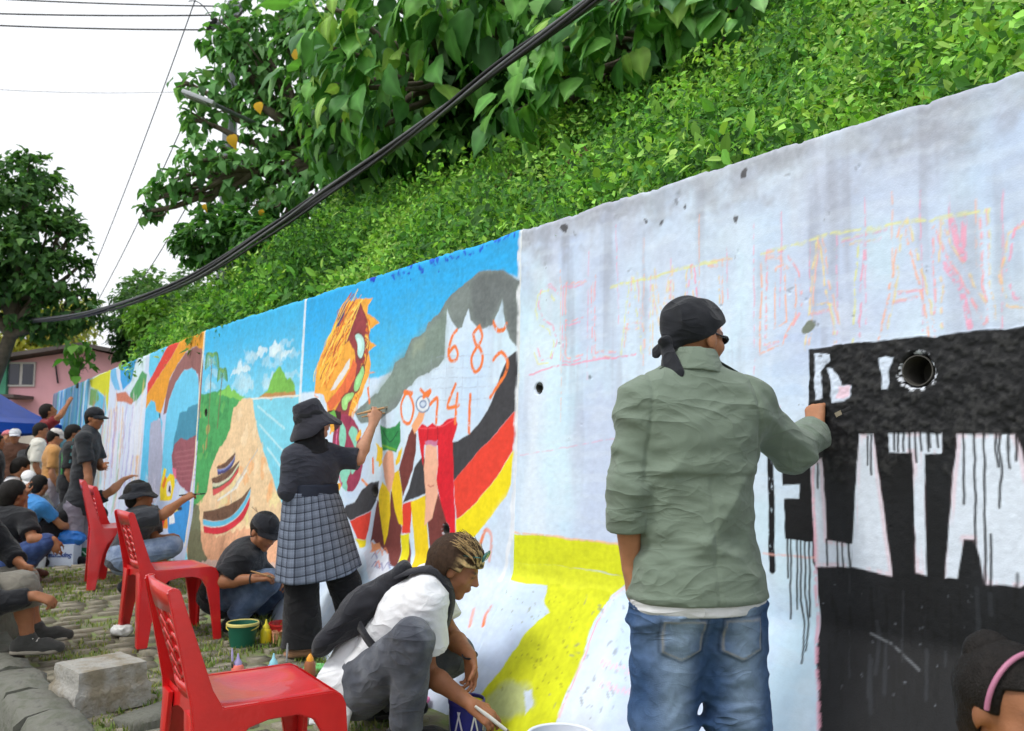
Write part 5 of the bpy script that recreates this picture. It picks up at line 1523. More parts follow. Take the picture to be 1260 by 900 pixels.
for (xa, za), (xb, zb) in (((x0 - .3, zl - .02), (xr, zp + .03)), ((xr, zp + .03), (x1 + .4, zr - .02))):
    mb.add([(xa, -.45, za), (xb, -.45, zb), (xb, 6.3, zb), (xa, 6.3, za), (xa, -.45, za + .10), (xb, -.45, zb + .10), (xb, 6.3, zb + .10), (xa, 6.3, za + .10)], [[0, 3, 2, 1], [4, 5, 6, 7], [0, 1, 5, 4], [1, 2, 6, 5], [2, 3, 7, 6], [3, 0, 4, 7]])
mb.build('roof', M_ROOF, house)
M_FRAME = mat('window_frame', rgb(196, 190, 186), rough=0.6, var=0.05)
def window(xa, xb, ya, yb, label=None):
    a, b, c, d = hx(xa), hx(xb), hz(yb), hz(ya)
    w = MB().box(((a + b) / 2, -.02, (c + d) / 2), (b - a, .06, d - c)).build('window', M_FRAME, house)
    h = (b - a) / 2
    for k in range(2):
        MB().box((a + h * (k + .5), -.055, (c + d) / 2), (h - .08, .02, d - c - .1)).build('pane', M_GLASSD, w)
window(8, 42, 446, 476)
p = MB().box((hx(4), -.06, hz(500)), (.22, .14, hz(440) * .9)).build('corner_post', M_GREENP, house)
MB().box((hx(28), -.45, hz(490)), (hx(40) - hx(14), .9, .08)).build('awning', M_ROOF, house)
MB().box((hx(-20), -.05, 1.0), (.9, .08, 2.0)).build('door', mat('door_paint', rgb(150, 190, 176), var=.15), house)
MB().tube([(hx(66), -.05, hz(445)), (hx(71), -.05, hz(472))], .02, 6).build('hanging_cord', M_BLACK, house)
# low pale wall beside the house, ground-floor clutter screen
lw = MB().box((0, 0, .6), (9, .2, 1.2)).build('yard_wall', mat('yard_wall', rgb(196, 186, 176), var=.2, scale=2, bump=.3), None)
lw.location = (hb[0] - 3, hb[1] - 1.6, float(gz(0, hb[1] - 1.6)) - .02)
tag(lw, 'low pale yard wall in front of the pink house', 'wall')

# blue canopy
Yt = 12.6
corner = D(50, 521, Yt)
tz = corner[2]; ground_t = float(gz(corner[0], Yt))
tent = thing('canopy_tent', 'blue square canopy tent standing before the pink house', 'tent', (corner[0] - 2.75, Yt + 1.5, ground_t))
M_TENT = mat('tent_fabric', rgb(36, 84, 190), rough=0.55, var=0.12, scale=3)
hgt = tz - ground_t
mb = MB()
n = 9
def roofz(u, v):
    e = max(abs(u), abs(v))
    return hgt + .05 + 1.25 * (1 - e) ** 1.2
g = np.linspace(-1, 1, n * 2 - 1)
mb.grid(np.array([(u * 1.5, v * 1.5, roofz(u, v)) for u in g for v in g]), len(g), len(g))
mb.build('canopy', M_TENT, tent, smooth=False)
mb = MB()
for k in range(4):
    c_, s_ = [(1, 0), (0, 1), (-1, 0), (0, -1)][k]
    q = []
    for t in np.linspace(-1, 1, 13):
        for z in (hgt + .06, hgt - .12 - .02 * math.cos(t * 12)):
            q.append((c_ * 1.505 - s_ * t * 1.505, s_ * 1.505 + c_ * t * 1.505, z))
    mb.grid(np.array(q), 13, 2)
mb.build('valance', M_TENT, tent)
for sx in (-1, 1):
    for sy in (-1, 1):
        MB().box((sx * 1.46, sy * 1.46, hgt / 2), (.04, .04, hgt)).build('leg', M_METAL, tent)

# street lamp standing in the tree
lampb = hp(-7.6, 2.4)
hd = D(236, 118, 9.6)
lamp = thing('street_lamp', 'grey street lamp reaching out of the tree crown', 'street lamp', lampb)
top = D(350, 150, 9.6) ; top = np.array([lampb[0], lampb[1], hd[2] - .25])
MB().tube([(0, 0, -.3), top - lampb], [.07, .05], 10).build('pole', M_METAL, lamp, smooth=True)
arm_end = D(262, 128, 9.6)
MB().tube(np.array([top, lerp(top, arm_end, .5) + (0, 0, .1), arm_end]) - lampb, .026, 8).build('arm', M_METAL, lamp, smooth=True)
dv = nrm(hd - arm_end); Mh = frame(dv, (0, 0, 1))
hc = arm_end + dv * .17 - lampb
hh = MB().box(hc, (.15, .40, .05), Mh).build('lamp_head', mat('lamp_grey', rgb(176, 180, 186), rough=.5, var=.05), lamp, bevel=.012)
MB().box(hc - Mh[:, 2] * .032, (.12, .26, .014), Mh).build('led_panel', mat('led_cover', rgb(96, 104, 96), rough=.3, var=.3, scale=60), hh)

# utility pole hidden by the leaves, its cross-arm insulators and wires
pb = hp(-8.6, 1.0)
pole = thing('utility_pole', 'utility pole hidden in the tree with dark insulators', 'pole', pb)
ptop = D(292, 2, 11.0)
pt = np.array([pb[0], pb[1], ptop[2] + .5]) - pb
MB().tube([(0, 0, -.3), pt], [.12, .09], 10).build('post', M_METAL, pole, smooth=True)
ca, cbb = D(258, 38, 11.0) - pb, D(312, -6, 11.0) - pb
MB().tube([ca, cbb, (0, 0, pt[2] - .3)], .03, 6).build('cross_arm', M_METAL, pole)
for t in (0, .1, .45, .85, 1):
    q = lerp(ca, cbb, t)
    MB().lathe([(.0, .0), (.05, .01), (.03, .04), (.06, .05), (.03, .09), (.05, .10), (.0, .14)], q, 10).build('insulator', M_BLACK, pole, smooth=True)
def wire(label, a, b, sag, r, n=24, name='overhead_wire'):
    P = np.array([lerp(a, b, t) - (0, 0, sag * 4 * t * (1 - t)) for t in np.linspace(0, 1, n)])
    o = obj(name, MB().tube(P, r, 5).mesh(name, smooth=True, off=P[0]), M_BLACK, None, P[0])
    return tag(o, label, 'wire')
wire('topmost overhead wire crossing the white sky', D(-40, -3, 11.0), D(275, 8, 11.0), .02, .010)
wire('middle overhead wire crossing the white sky', D(-40, 16, 11.0), D(262, 19, 11.0), .02, .011)
wire('lowest of the three overhead wires beside the insulators', D(-40, 30, 11.0), D(256, 37, 11.0), .02, .011)
wire('thin slack jumper wire curling between insulators', D(232, 2, 11.0), D(262, 26, 11.0), -.10, .007)
wire('long thin wire slanting down behind the lamp', D(242, -5, 11.0), D(70, 430, 21), .3, .008)
wire('second slanting wire passing the tree edge', D(240, 120, 11.5), D(90, 420, 21), .25, .008)
wire('third slanting wire close to the leaves', D(270, 180, 10.5), D(130, 400, 20), .25, .008)
wire('faint level wire far across the sky', D(-40, 108, 26), D(230, 113, 26), .1, .008)

# heavy black cable bundle slung along the lane
cp = [(760, -22), (730, 2), (665, 48), (600, 93), (535, 143), (470, 191), (400, 237), (330, 284), (230, 345), (130, 381), (60, 393), (-30, 399)]
ipx = lambda x: 1 / (lerp(1 / 17.0, 1 / 4.6, (x + 30) / 790.0))
CPTS = spline(np.array([D(x, y, float(ipx(x))) for x, y in cp]), 6)
bundle = thing('cable_bundle', 'heavy bundle of black cables slung along the lane', 'cables', CPTS[0])
r = np.random.default_rng(77)
M_CABLE = mat('cable_black', rgb(40, 40, 44), rough=.45, var=.15)
M_CABLE2 = mat('cable_grey', rgb(96, 98, 102), rough=.45, var=.15)
tt = np.linspace(0, 1, len(CPTS))
for k in range(6):
    ph = k * 1.05
    tw = tt * 9 + ph
    R = .030 + .008 * np.sin(tt * 7 + k)
    off = np.stack([np.zeros_like(tt), R * np.cos(tw) * .8, R * np.sin(tw)], 1)
    sagx = np.zeros_like(off); sagx[:, 2] = -.03 * (k == 5) * np.sin(tt * math.pi)
    MB().tube(CPTS + off + sagx - CPTS[0], .0115 if k != 2 else .016, 6).build('cable', M_CABLE2 if k in (1, 4) else M_CABLE, bundle, smooth=True)
# ================================================================== smooth solids: distance fields turned into one continuous mesh
def surface_nets(v, origin, h):
    s = v < 0
    nx, ny, nz = v.shape
    c = np.zeros((nx - 1, ny - 1, nz - 1), np.uint8)
    for dx in (0, 1):
        for dy in (0, 1):
            for dz in (0, 1):
                c += s[dx:nx - 1 + dx, dy:ny - 1 + dy, dz:nz - 1 + dz]
    act = (c > 0) & (c < 8)
    I = np.argwhere(act)
    idx = np.full(act.shape, -1, np.int32)
    idx[act] = np.arange(len(I))
    acc = np.zeros((len(I), 3)); cnt = np.zeros(len(I))
    cor = [(a, b, d) for a in (0, 1) for b in (0, 1) for d in (0, 1)]
    for a in cor:
        for ax in range(3):
            if a[ax] == 1: continue
            b = list(a); b[ax] = 1
            va = v[I[:, 0] + a[0], I[:, 1] + a[1], I[:, 2] + a[2]]; vb = v[I[:, 0] + b[0], I[:, 1] + b[1], I[:, 2] + b[2]]
            m = (va < 0) != (vb < 0)
            t = np.where(m, va / np.where(m, va - vb, 1), 0)
            p = np.tile(np.array(a, float), (len(I), 1)); p[:, ax] = t
            acc[m] += p[m]; cnt[m] += 1
    V = origin + h * (I + acc / cnt[:, None])
    F = []
    for ax in range(3):
        sl0 = [slice(1, None)] * 3; sl0[ax] = slice(0, -1)
        sl1 = [slice(1, None)] * 3; sl1[ax] = slice(1, None)
        a = s[tuple(sl0)]; b = s[tuple(sl1)]
        E = np.argwhere(a != b)
        if not len(E): continue
        e = E.copy()
        for q in range(3):
            if q != ax: e[:, q] += 1
        ok = np.all(e < np.array(act.shape), 1)
        e = e[ok]; fl = a[tuple(E[ok].T)]
        u, w = [(1, 2), (2, 0), (0, 1)][ax]
        def cell(du, dw):
            q = e.copy(); q[:, u] -= du; q[:, w] -= dw
            return idx[q[:, 0], q[:, 1], q[:, 2]]
        quad = np.stack([cell(1, 1), cell(0, 1), cell(0, 0), cell(1, 0)], 1)
        quad = np.where(fl[:, None], quad, quad[:, ::-1])
        F.append(quad[np.all(quad >= 0, 1)])
    return V, np.concatenate(F)

class Solid:
    def __init__(s): s.p = []; s.post = []
    def _add(s, f, lo, hi, k, op='u'):
        s.p.append((f, np.asarray(lo, float), np.asarray(hi, float), k, op)); return s
    def cone(s, a, b, ra, rb, k=.02, flat=None, cap=None, op='u', capa=False):
        a = np.asarray(a, float); b = np.asarray(b, float)
        ab = b - a; L2 = ab @ ab + 1e-12; ax = ab / math.sqrt(L2)
        def f(P):
            q = P - a
            t = np.clip(q @ ab / L2, 0, 1)
            o = q - t[..., None] * ab
            if flat is not None:
                e = np.asarray(flat[0]); c = o @ e
                o = o + (c * (1 / flat[1] - 1))[..., None] * e
            d = np.sqrt((o * o).sum(-1)) - (ra + (rb - ra) * t)
            if cap: d = np.maximum(d, (P - b) @ ax - .002)
            if capa: d = np.maximum(d, (a - P) @ ax - .002)
            return d
        m = max(ra, rb)
        return s._add(f, np.minimum(a, b) - m, np.maximum(a, b) + m, k, op)
    def ell(s, c, r, R=None, k=.02, op='u'):
        c = np.asarray(c, float); r = np.asarray(r, float)
        Rm = np.eye(3) if R is None else np.asarray(R)
        def f(P):
            q = (P - c) @ Rm / r
            l = np.sqrt((q * q).sum(-1)) + 1e-9
            g = np.sqrt(((q / r) ** 2).sum(-1)) + 1e-9
            return l * (l - 1) / g
        m = np.abs(Rm) @ r
        return s._add(f, c - m, c + m, k, op)
    def box(s, c, half, R=None, rd=.005, k=.01, op='u'):
        c = np.asarray(c, float); hf = np.asarray(half, float); Rm = np.eye(3) if R is None else np.asarray(R)
        def f(P):
            q = np.abs((P - c) @ Rm) - hf + rd
            return np.sqrt((np.maximum(q, 0) ** 2).sum(-1)) + np.minimum(q.max(-1), 0) - rd
        m = np.abs(Rm) @ hf
        return s._add(f, c - m, c + m, k, op)
    def cut(s, point, normal):
        """remove what lies on the normal's side of the plane"""
        pt = np.asarray(point, float); n = nrm(normal)
        s.post.append(lambda P, d: np.maximum(d, (P - pt) @ n)); return s
    def disp(s, fn):
        s.post.append(lambda P, d: d + fn(P)); return s
    def mesh(s, name, h=.008, off=(0, 0, 0), color=None, relax=1):
        pos = [q for q in s.p if q[4] == 'u']
        lo = np.min([q[1] for q in pos], 0) - .03; hi = np.max([q[2] for q in pos], 0) + .03
        dim = np.ceil((hi - lo) / h).astype(int) + 1
        v = np.full(dim, .05, np.float32)
        for f, a, b, k, op in s.p:
            m = max(k * 1.5, 3 * h) + .004
            i0 = np.clip(np.floor((a - m - lo) / h).astype(int), 0, dim - 1); i1 = np.clip(np.ceil((b + m - lo) / h).astype(int) + 1, 1, dim)
            if np.any(i1 <= i0): continue
            ax = [lo[q] + h * np.arange(i0[q], i1[q]) for q in range(3)]
            P = np.stack(np.meshgrid(*ax, indexing='ij'), -1)
            d = f(P).astype(np.float32)
            w = tuple(slice(i0[q], i1[q]) for q in range(3))
            o = v[w]
            if op == 'u':
                hh = np.clip(.5 + .5 * (o - d) / k, 0, 1)
                v[w] = o + (d - o) * hh - k * hh * (1 - hh)
                far = o > .045
                v[w] = np.where(far, np.minimum(d, .05), v[w])
            else:
                hh = np.clip(.5 - .5 * (o + d) / k, 0, 1)
                v[w] = o * (1 - hh) - d * hh + k * hh * (1 - hh)
        if s.post:
            near = np.argwhere(v < .045)
            near = tuple(near.T)
            P = lo + h * np.stack(near, -1)
            d = v[near].astype(float)
            for fn in s.post: d = fn(P, d)
            v[near] = d
            # keep the rest consistent with cuts
        v[0] = v[-1] = .05; v[:, 0] = v[:, -1] = .05; v[:, :, 0] = v[:, :, -1] = .05
        V, F = surface_nets(v, lo, h)
        for _ in range(relax):
            A = np.zeros_like(V); n = np.zeros(len(V))
            for a in range(4):
                for b in (1, 3):
                    np.add.at(A, F[:, a], V[F[:, (a + b) % 4]]); np.add.at(n, F[:, a], 1)
            V = V * .4 + .6 * A / np.maximum(n, 1)[:, None]
        col = color(V) if color is not None else None
        return mesh_np(name, V - np.asarray(off, float), F, col)
    def build(s, name, mat_, parent, h=.008, off=(0, 0, 0), color=None, relax=1):
        return obj(name, s.mesh(name, h, off, color, relax), mat_, parent)

def folds(amp, seed, sc=(9, 9, 16), axis=None):
    """cloth creases: ridged noise, stretched across the body"""
    sc = np.asarray(sc, float)
    def f(P):
        w = fbm(P[:, 0] * 3, P[:, 1] * 3, P[:, 2] * 3, seed, 2)
        q = P * sc + w[:, None] * 2.2
        a = fbm(q[:, 0], q[:, 1], q[:, 2], seed + 7, 2)
        b = 1 - np.abs(2 * a - 1) * 2
        return -amp * b
    return f
# ================================================================== people
SKIN = [rgb(150, 100, 70), rgb(170, 118, 86), rgb(132, 86, 60), rgb(186, 136, 108)]
M_SKIN = mat('skin', attr='Col', rough=.55, var=.10, scale=40, spec=.35, subsurf=.08, bump=.15, bscale=260)
M_HAIRM = mat('hair', attr='Col', rough=.6, var=.35, scale=90, spec=.18, bump=.6, bscale=260)
def cloth(name, col, var=.10, rough=.9, col2=None, scale=20, bump=.25, sheen=.15, crease=.55):
    m = mat('cloth_' + name, col, rough=rough, var=var, scale=scale, bump=bump, bscale=420, spec=.2, col2=col2, sheen=sheen)
    return add_creases(m, crease)
def add_creases(m, crease=.55):
    """soft pulled folds: two ridged noises, one stretched along the limb"""
    nt = m.node_tree; L = nt.links
    b = nt.nodes['Principled BSDF']; tc = [n for n in nt.nodes if n.type == 'TEX_COORD'][0]
    prev = b.inputs['Normal'].links[0].from_socket if b.inputs['Normal'].links else None
    for sc, dist, rot, st in (((3.0, 3.0, 6.5), .035, (.5, .3, 0), 1.0), ((7, 7, 11), .014, (-.7, .4, .3), .8)):
        mp = nt.nodes.new('ShaderNodeMapping'); mp.inputs['Scale'].default_value = sc; mp.inputs['Rotation'].default_value = rot
        nz = nt.nodes.new('ShaderNodeTexNoise'); nz.inputs['Scale'].default_value = 1.0; nz.inputs['Detail'].default_value = 1.5; nz.inputs['Distortion'].default_value = 1.3
        L.new(tc.outputs['Object'], mp.inputs[0]); L.new(mp.outputs[0], nz.inputs['Vector'])
        s1 = nt.nodes.new('ShaderNodeMath'); s1.operation = 'SUBTRACT'; s1.inputs[1].default_value = .5
        a1 = nt.nodes.new('ShaderNodeMath'); a1.operation = 'ABSOLUTE'
        p1 = nt.nodes.new('ShaderNodeMath'); p1.operation = 'POWER'; p1.inputs[1].default_value = .6
        L.new(nz.outputs['Fac'], s1.inputs[0]); L.new(s1.outputs[0], a1.inputs[0]); L.new(a1.outputs[0], p1.inputs[0])
        bp = nt.nodes.new('ShaderNodeBump'); bp.invert = True; bp.inputs['Strength'].default_value = crease * st; bp.inputs['Distance'].default_value = dist
        L.new(p1.outputs[0], bp.inputs['Height'])
        if prev is not None: L.new(prev, bp.inputs['Normal'])
        prev = bp.outputs[0]
    L.new(prev, b.inputs['Normal'])
    return m

def head(sol, c, R, S=1.0, k=.012):
    """adds a head to a Solid. R columns: right, forward, up"""
    def w(x, y, z): return c + R @ (np.array([x, y, z]) * S)
    E = lambda p, r, kk=k, op='u': sol.ell(w(*p), np.array(r) * S, R, kk, op)
    C = lambda a, b, ra, rb, kk=k: sol.cone(w(*a), w(*b), ra * S, rb * S, kk)
    E((0, -.012, .030), (.075, .094, .086), .02)
    E((0, .028, -.022), (.060, .064, .078), .02)
    C((0, .015, -.062), (0, .060, -.094), .046, .022, .02)
    C((-.045, .005, -.062), (0, .058, -.092), .018, .018); C((.045, .005, -.062), (0, .058, -.092), .018, .018)
    C((-.034, .076, .022), (.034, .076, .022), .013, .013, .015)
    for sx in (-1, 1):
        E((sx * .046, .056, -.022), (.020, .020, .018), .02)
        sol.ell(w(sx * .031, .098, .004), np.array((.017, .018, .011)) * S, R, .008, 'd')
        E((sx * .031, .074, .004), (.0135, .0135, .0115), .002)
        E((sx * .077, -.008, -.010), (.010, .021, .031), .006)
    C((0, .086, .014), (0, .108, -.020), .009, .0125, .010)
    for sx in (-1, 1): E((sx * .011, .098, -.024), (.009, .011, .008), .006)
    E((0, .086, -.049), (.022, .013, .0065), .005); E((0, .084, -.062), (.020, .012, .0075), .005)
def head_color(V, c, R, S, skin, base):
    q = ((V - c) @ R) / S
    x, y, z = q.T
    def spot(px, py, pz, rx, ry, rz): return np.exp(-(((x - px) / rx) ** 2 + ((y - py) / ry) ** 2 + ((z - pz) / rz) ** 2) * 1.2)
    col = base
    for sx in (-1, 1):
        b = np.clip(spot(sx * .033, .088, .027, .020, .03, .0055) * 1.3, 0, .9)[:, None]; col = col * (1 - b) + np.array(rgb(34, 28, 26)) * b
        b = np.clip(spot(sx * .031, .088, .004, .013, .02, .006) * 1.3, 0, .85)[:, None]; col = col * (1 - b) + np.array(rgb(44, 36, 34)) * b
    b = np.clip(spot(0, .098, -.055, .022, .03, .012), 0, .6)[:, None]; col = col * (1 - b) + np.array(rgb(140, 80, 74)) * b
    return col
def hand(sol, wr, d, n, S=1.0, right=True, curl=.45, spread=.10, thumb=.35, grip=None):
    """palm and five fingers. d: towards the fingertips, n: the way the palm faces"""
    d = nrm(d); n = nrm(n - d * (np.asarray(n) @ d)); t = np.cross(d, n) * (1 if right else -1)
    wr = np.asarray(wr, float)
    offs = [.029, .010, -.010, -.028]; lens = [.070, .078, .072, .056]
    cur = curl if hasattr(curl, '__len__') else [curl] * 4
    for i in range(4):
        kn = wr + S * (d * (.090 - .004 * abs(i - 1)) + t * offs[i])
        sol.cone(wr + S * (t * offs[i] * .55 + d * .005), kn, .017 * S, .0125 * S, .012 * S)
        a = cur[i] * .7; p = kn
        sp = (1.5 - i) * spread
        for j, fr in enumerate((.45, .32, .23)):
            dr = nrm(d * math.cos(a) + n * math.sin(a) + t * sp * .5)
            q = p + dr * lens[i] * fr * S
            r0 = (.0095, .0086, .0078)[j]; r1 = (.0086, .0078, .0065)[j]
            sol.cone(p, q, r0 * S, r1 * S, .0025 * S)
            p = q; a += cur[i] * 1.1
    b = wr + S * (d * .022 + t * .020)
    m1 = b + S * .040 * nrm(d * .75 + t * .65 + n * .30)
    m2 = m1 + S * .032 * nrm(d * .95 + t * (.35 - thumb * .5) + n * (.25 + thumb))
    m3 = m2 + S * .026 * nrm(d * 1.0 + t * (.15 - thumb) + n * (.2 + thumb))
    sol.cone(b, m1, .0165 * S, .0125 * S, .008 * S); sol.cone(m1, m2, .0115 * S, .0100 * S, .004 * S); sol.cone(m2, m3, .0100 * S, .0080 * S, .003 * S)

class Person:
    """J: joints in world metres. Everything is stored relative to the base point."""
    def __init__(s, label, J, face, S=1.0, skin=0, vox=.007, base=None, group=None, up=(0, 0, 1), seed=0, side=None):
        s.J = {k: np.asarray(v, float) for k, v in J.items()}; s.S = S; s.vox = vox; s.seed = seed
        s.skin = np.array(SKIN[skin] if isinstance(skin, int) else skin)
        j = s.J
        if base is None:
            f = [j[k] for k in ('anL', 'anR') if k in j]
            base = np.mean(f, 0); base[2] = float(gz(base[0], base[1]))
        s.base = np.asarray(base, float)
        s.root = thing('person', label, 'person', s.base, group=group)
        s.up = nrm(j['neck'] - j['pel'])
        sd = j['shR'] - j['shL']
        s.side = nrm(sd - s.up * (sd @ s.up))
        s.fwd = np.cross(s.up, s.side)
        s.HR = frame(face, up)
        s.hc = j['head']
    def torso(s, sol, e=0.0, low=0.0, k=.05, fat=1.0):
        j, S = s.J, s.S
        pel, neck = j['pel'], j['neck']
        wst, ch = lerp(pel, neck, .40), lerp(pel, neck, .70)
        sd = s.side
        fl = (s.fwd, .78)
        hw = .055 * S
        sol.cone(pel - sd * hw, pel + sd * hw, (.115 * fat) * S + e, (.115 * fat) * S + e, k, flat=(s.fwd, .95))
        sol.cone(pel, wst, .135 * S * fat + e, .128 * S * fat + e, k, flat=fl)
        sol.cone(wst, ch, .128 * S * fat + e, .142 * S + e, k, flat=fl)
        sol.cone(ch - sd * .055 * S, ch + sd * .055 * S, .112 * S + e, .112 * S + e, k, flat=(s.fwd, .92))
        up1 = lerp(pel, neck, .88)
        sol.cone(lerp(j['shL'], up1, .25), lerp(j['shR'], up1, .25), .066 * S + e, .066 * S + e, k)
        for q in ('shL', 'shR'):
            sol.cone(j[q], neck - s.up * .01, .056 * S + e, .052 * S + e, .04)
        if low: sol.cone(pel, pel - s.up * low, .145 * S * fat + e, .15 * S * fat + e, k, flat=(s.fwd, .85))
    def body(s, hands=None, hold=None, feet=True, shrink=.012, headk=1.0, legs=True, extra=None, bare=False):
        j, S = s.J, s.S
        sol = Solid()
        mid_ = lerp(j['pel'], j['neck'], .8)
        sol.cone(j['pel'], mid_, .06 * S, .07 * S, .03); sol.cone(j['shL'], j['shR'], .046 * S, .046 * S, .03); sol.cone(mid_, j['neck'], .07 * S, .056 * S, .03)
        sol.cone(j['hipL'], j['hipR'], .05 * S, .05 * S, .03)
        lt, lc = (1.0, 1.0) if bare else (.5, .62)
        head(sol, s.hc, s.HR, S * headk)
        nb = s.hc + s.HR @ (np.array([0, -.022, -.075]) * S)
        sol.cone(nb, j['neck'] + s.up * .0, .050 * S, .058 * S, .02)
        for q in 'LR':
            if 'el' + q in j:
                sol.cone(j['sh' + q], j['el' + q], .050 * S, .040 * S, .02)
                mid = lerp(j['el' + q], j['wr' + q], .3)
                sol.cone(j['el' + q], mid, .040 * S, .042 * S, .02); sol.cone(mid, j['wr' + q], .042 * S, .027 * S, .02)
                hd = (hands or {}).get(q)
                if hd: hand(sol, j['wr' + q], hd['d'], hd['n'], S * hd.get('s', 1.0), hd.get('right', q == 'R'), hd.get('curl', .45), hd.get('spread', .1), hd.get('thumb', .35))
                else:
                    d = nrm(j['wr' + q] - j['el' + q]); hand(sol, j['wr' + q], d, s.fwd, S, q == 'R')
            if legs and 'kn' + q in j:
                sol.cone(j['hip' + q], j['kn' + q], .082 * S * lt, .052 * S * lc, .02)
                sol.cone(j['kn' + q], j['an' + q], .050 * S * lc, .036 * S, .02)
                c = lerp(j['kn' + q], j['an' + q], .32)
                sol.cone(c, lerp(j['kn' + q], j['an' + q], .5), .052 * S * lc, .046 * S * lc, .03)
                if feet:
                    t = j['toe' + q] if 'toe' + q in j else j['an' + q] + nrm(np.array([s.fwd[0], s.fwd[1], 0])) * .17 * S - np.array([0, 0, .06]) * S
                    sol.cone(j['an' + q] - (0, 0, .03 * S), t, .036 * S, .026 * S, .02)
        if extra: extra(sol)
        skin = s.skin
        def color(V):
            n = fbm(V[:, 0] * 25, V[:, 1] * 25, V[:, 2] * 25, s.seed, 3)
            base = skin * (.88 + .24 * n)[:, None]
            return head_color(V, s.hc, s.HR, S * headk, skin, base)
        return sol.build('body', M_SKIN, s.root, s.vox, s.base, color)
    def local_cut(s, sol, pt, n):
        pt = np.asarray(pt, float); n = nrm(n)
        def f(P, d):
            q = P - s.J['pel']; rad = np.linalg.norm(q - (q @ s.up)[:, None] * s.up, axis=1)
            return np.where(rad < .235 * s.S, np.maximum(d, (P - pt) @ n), d)
        sol.post.append(f)
    def shirt(s, m, sleeve=.55, e=.016, hem=.10, name='shirt', cuff=None, fold=.006, fat=1.0, loose=.0, vox=None, collar=True, fn=None, relax=1, ae=None):
        """sleeve: 0..1 to the elbow, 1..2 to the wrist"""
        j, S = s.J, s.S
        sol = Solid()
        s.torso(sol, e, hem + .06, fat=fat)
        for q in 'LR':
            if 'el' + q not in j: continue
            sl = sleeve[q] if isinstance(sleeve, dict) else sleeve
            a, b, c = j['sh' + q], j['el' + q], j['wr' + q]
            q_e = e if ae is None else ae
            if sl <= 1:
                sol.cone(a, lerp(a, b, sl), .056 * S + q_e, (.058 + loose) * S + q_e, .03, cap=True)
            else:
                sol.cone(a, b, .056 * S + q_e, .048 * S + q_e + loose, .03)
                sol.cone(b, lerp(b, c, sl - 1), .048 * S + q_e + loose, (.036 if sl > 1.8 else .043) * S + q_e + loose, .02, cap=True)
        if collar: sol.cone(j['neck'] - s.up * .02, j['neck'] + s.up * .012, .068 * S + e * .4, .062 * S + e * .3, .02, cap=True)
        sol.disp(folds(fold, s.seed + 3))
        if fn: fn(sol)
        s.local_cut(sol, j['pel'] - s.up * hem, -s.up)
        return sol.build(name, m, s.root, vox or s.vox, s.base, relax=relax)
    def pants(s, m, length=1.0, e=.018, flare=.0, name='trousers', fold=.006, top=.06, vox=None, color=None, fn=None):
        j, S = s.J, s.S
        sol = Solid()
        sol.cone(j['pel'] - s.side * .05 * S, j['pel'] + s.side * .05 * S, .118 * S + e, .118 * S + e, .04, flat=(s.fwd, .98))
        sol.cone(j['pel'], lerp(j['pel'], j['neck'], .3), .125 * S + e, .12 * S + e, .04, flat=(s.fwd, .8))
        for q in 'LR':
            if 'kn' + q not in j: continue
            a, b, c = j['hip' + q], j['kn' + q], j['an' + q]
            sol.cone(a, b, .092 * S + e, .060 * S + e + flare * .4, .035)
            if length > .55:
                sol.cone(b, lerp(b, c, (length - .5) * 2), .060 * S + e + flare * .4, .044 * S + e + flare, .02, cap=True)
        sol.disp(folds(fold, s.seed + 5, (12, 12, 12)))
        if fn: fn(sol)
        if top is not None: s.local_cut(sol, lerp(j['pel'], j['neck'], .12) + s.up * top, s.up)
        return sol.build(name, m, s.root, vox or s.vox, s.base, color)
    def shoes(s, m, sole=None, high=.0):
        j, S = s.J, s.S
        for q in 'LR':
            if 'an' + q not in j: continue
            an = j['an' + q]
            t = j['toe' + q] if 'toe' + q in j else an + nrm(np.array([s.fwd[0], s.fwd[1], 0])) * .17 * S - np.array([0, 0, .06]) * S
            d = nrm(np.array([t[0] - an[0], t[1] - an[1], 0])); g = float(gz(t[0], t[1])) if 'floor' not in j else j['floor'][2]
            heel = an - d * .045 * S; sol = Solid()
            hz_ = max(an[2] - .05, g + .04)
            sol.cone((heel[0], heel[1], g + .042), (t[0] - d[0] * .05, t[1] - d[1] * .05, g + .040), .040 * S, .044 * S, .02)
            sol.cone((t[0] - d[0] * .05, t[1] - d[1] * .05, g + .038), (t[0] + d[0] * .015, t[1] + d[1] * .015, g + .032), .043 * S, .032 * S, .02)
            sol.cone((heel[0], heel[1], g + .045), an + np.array([0, 0, .005 + high]), .043 * S, .046 * S, .02)
            sol.cut((0, 0, g + .004), (0, 0, -1))
            o = sol.build('shoe', m, s.root, max(s.vox, .008), s.base)
            if sole is not None:
                so = Solid(); sd = np.cross(d, (0, 0, 1))
                so.cone((heel[0], heel[1], g + .012), (t[0] - d[0] * .02, t[1] - d[1] * .02, g + .012), .046 * S, .046 * S, .01)
                so.cut((0, 0, g + .024), (0, 0, 1)); so.cut((0, 0, g + .002), (0, 0, -1))
                so.build('sole', sole, o, .008, s.base)
    def local(s, x, y, z, S=None): return s.hc + s.HR @ (np.array([x, y, z]) * (S or s.S))
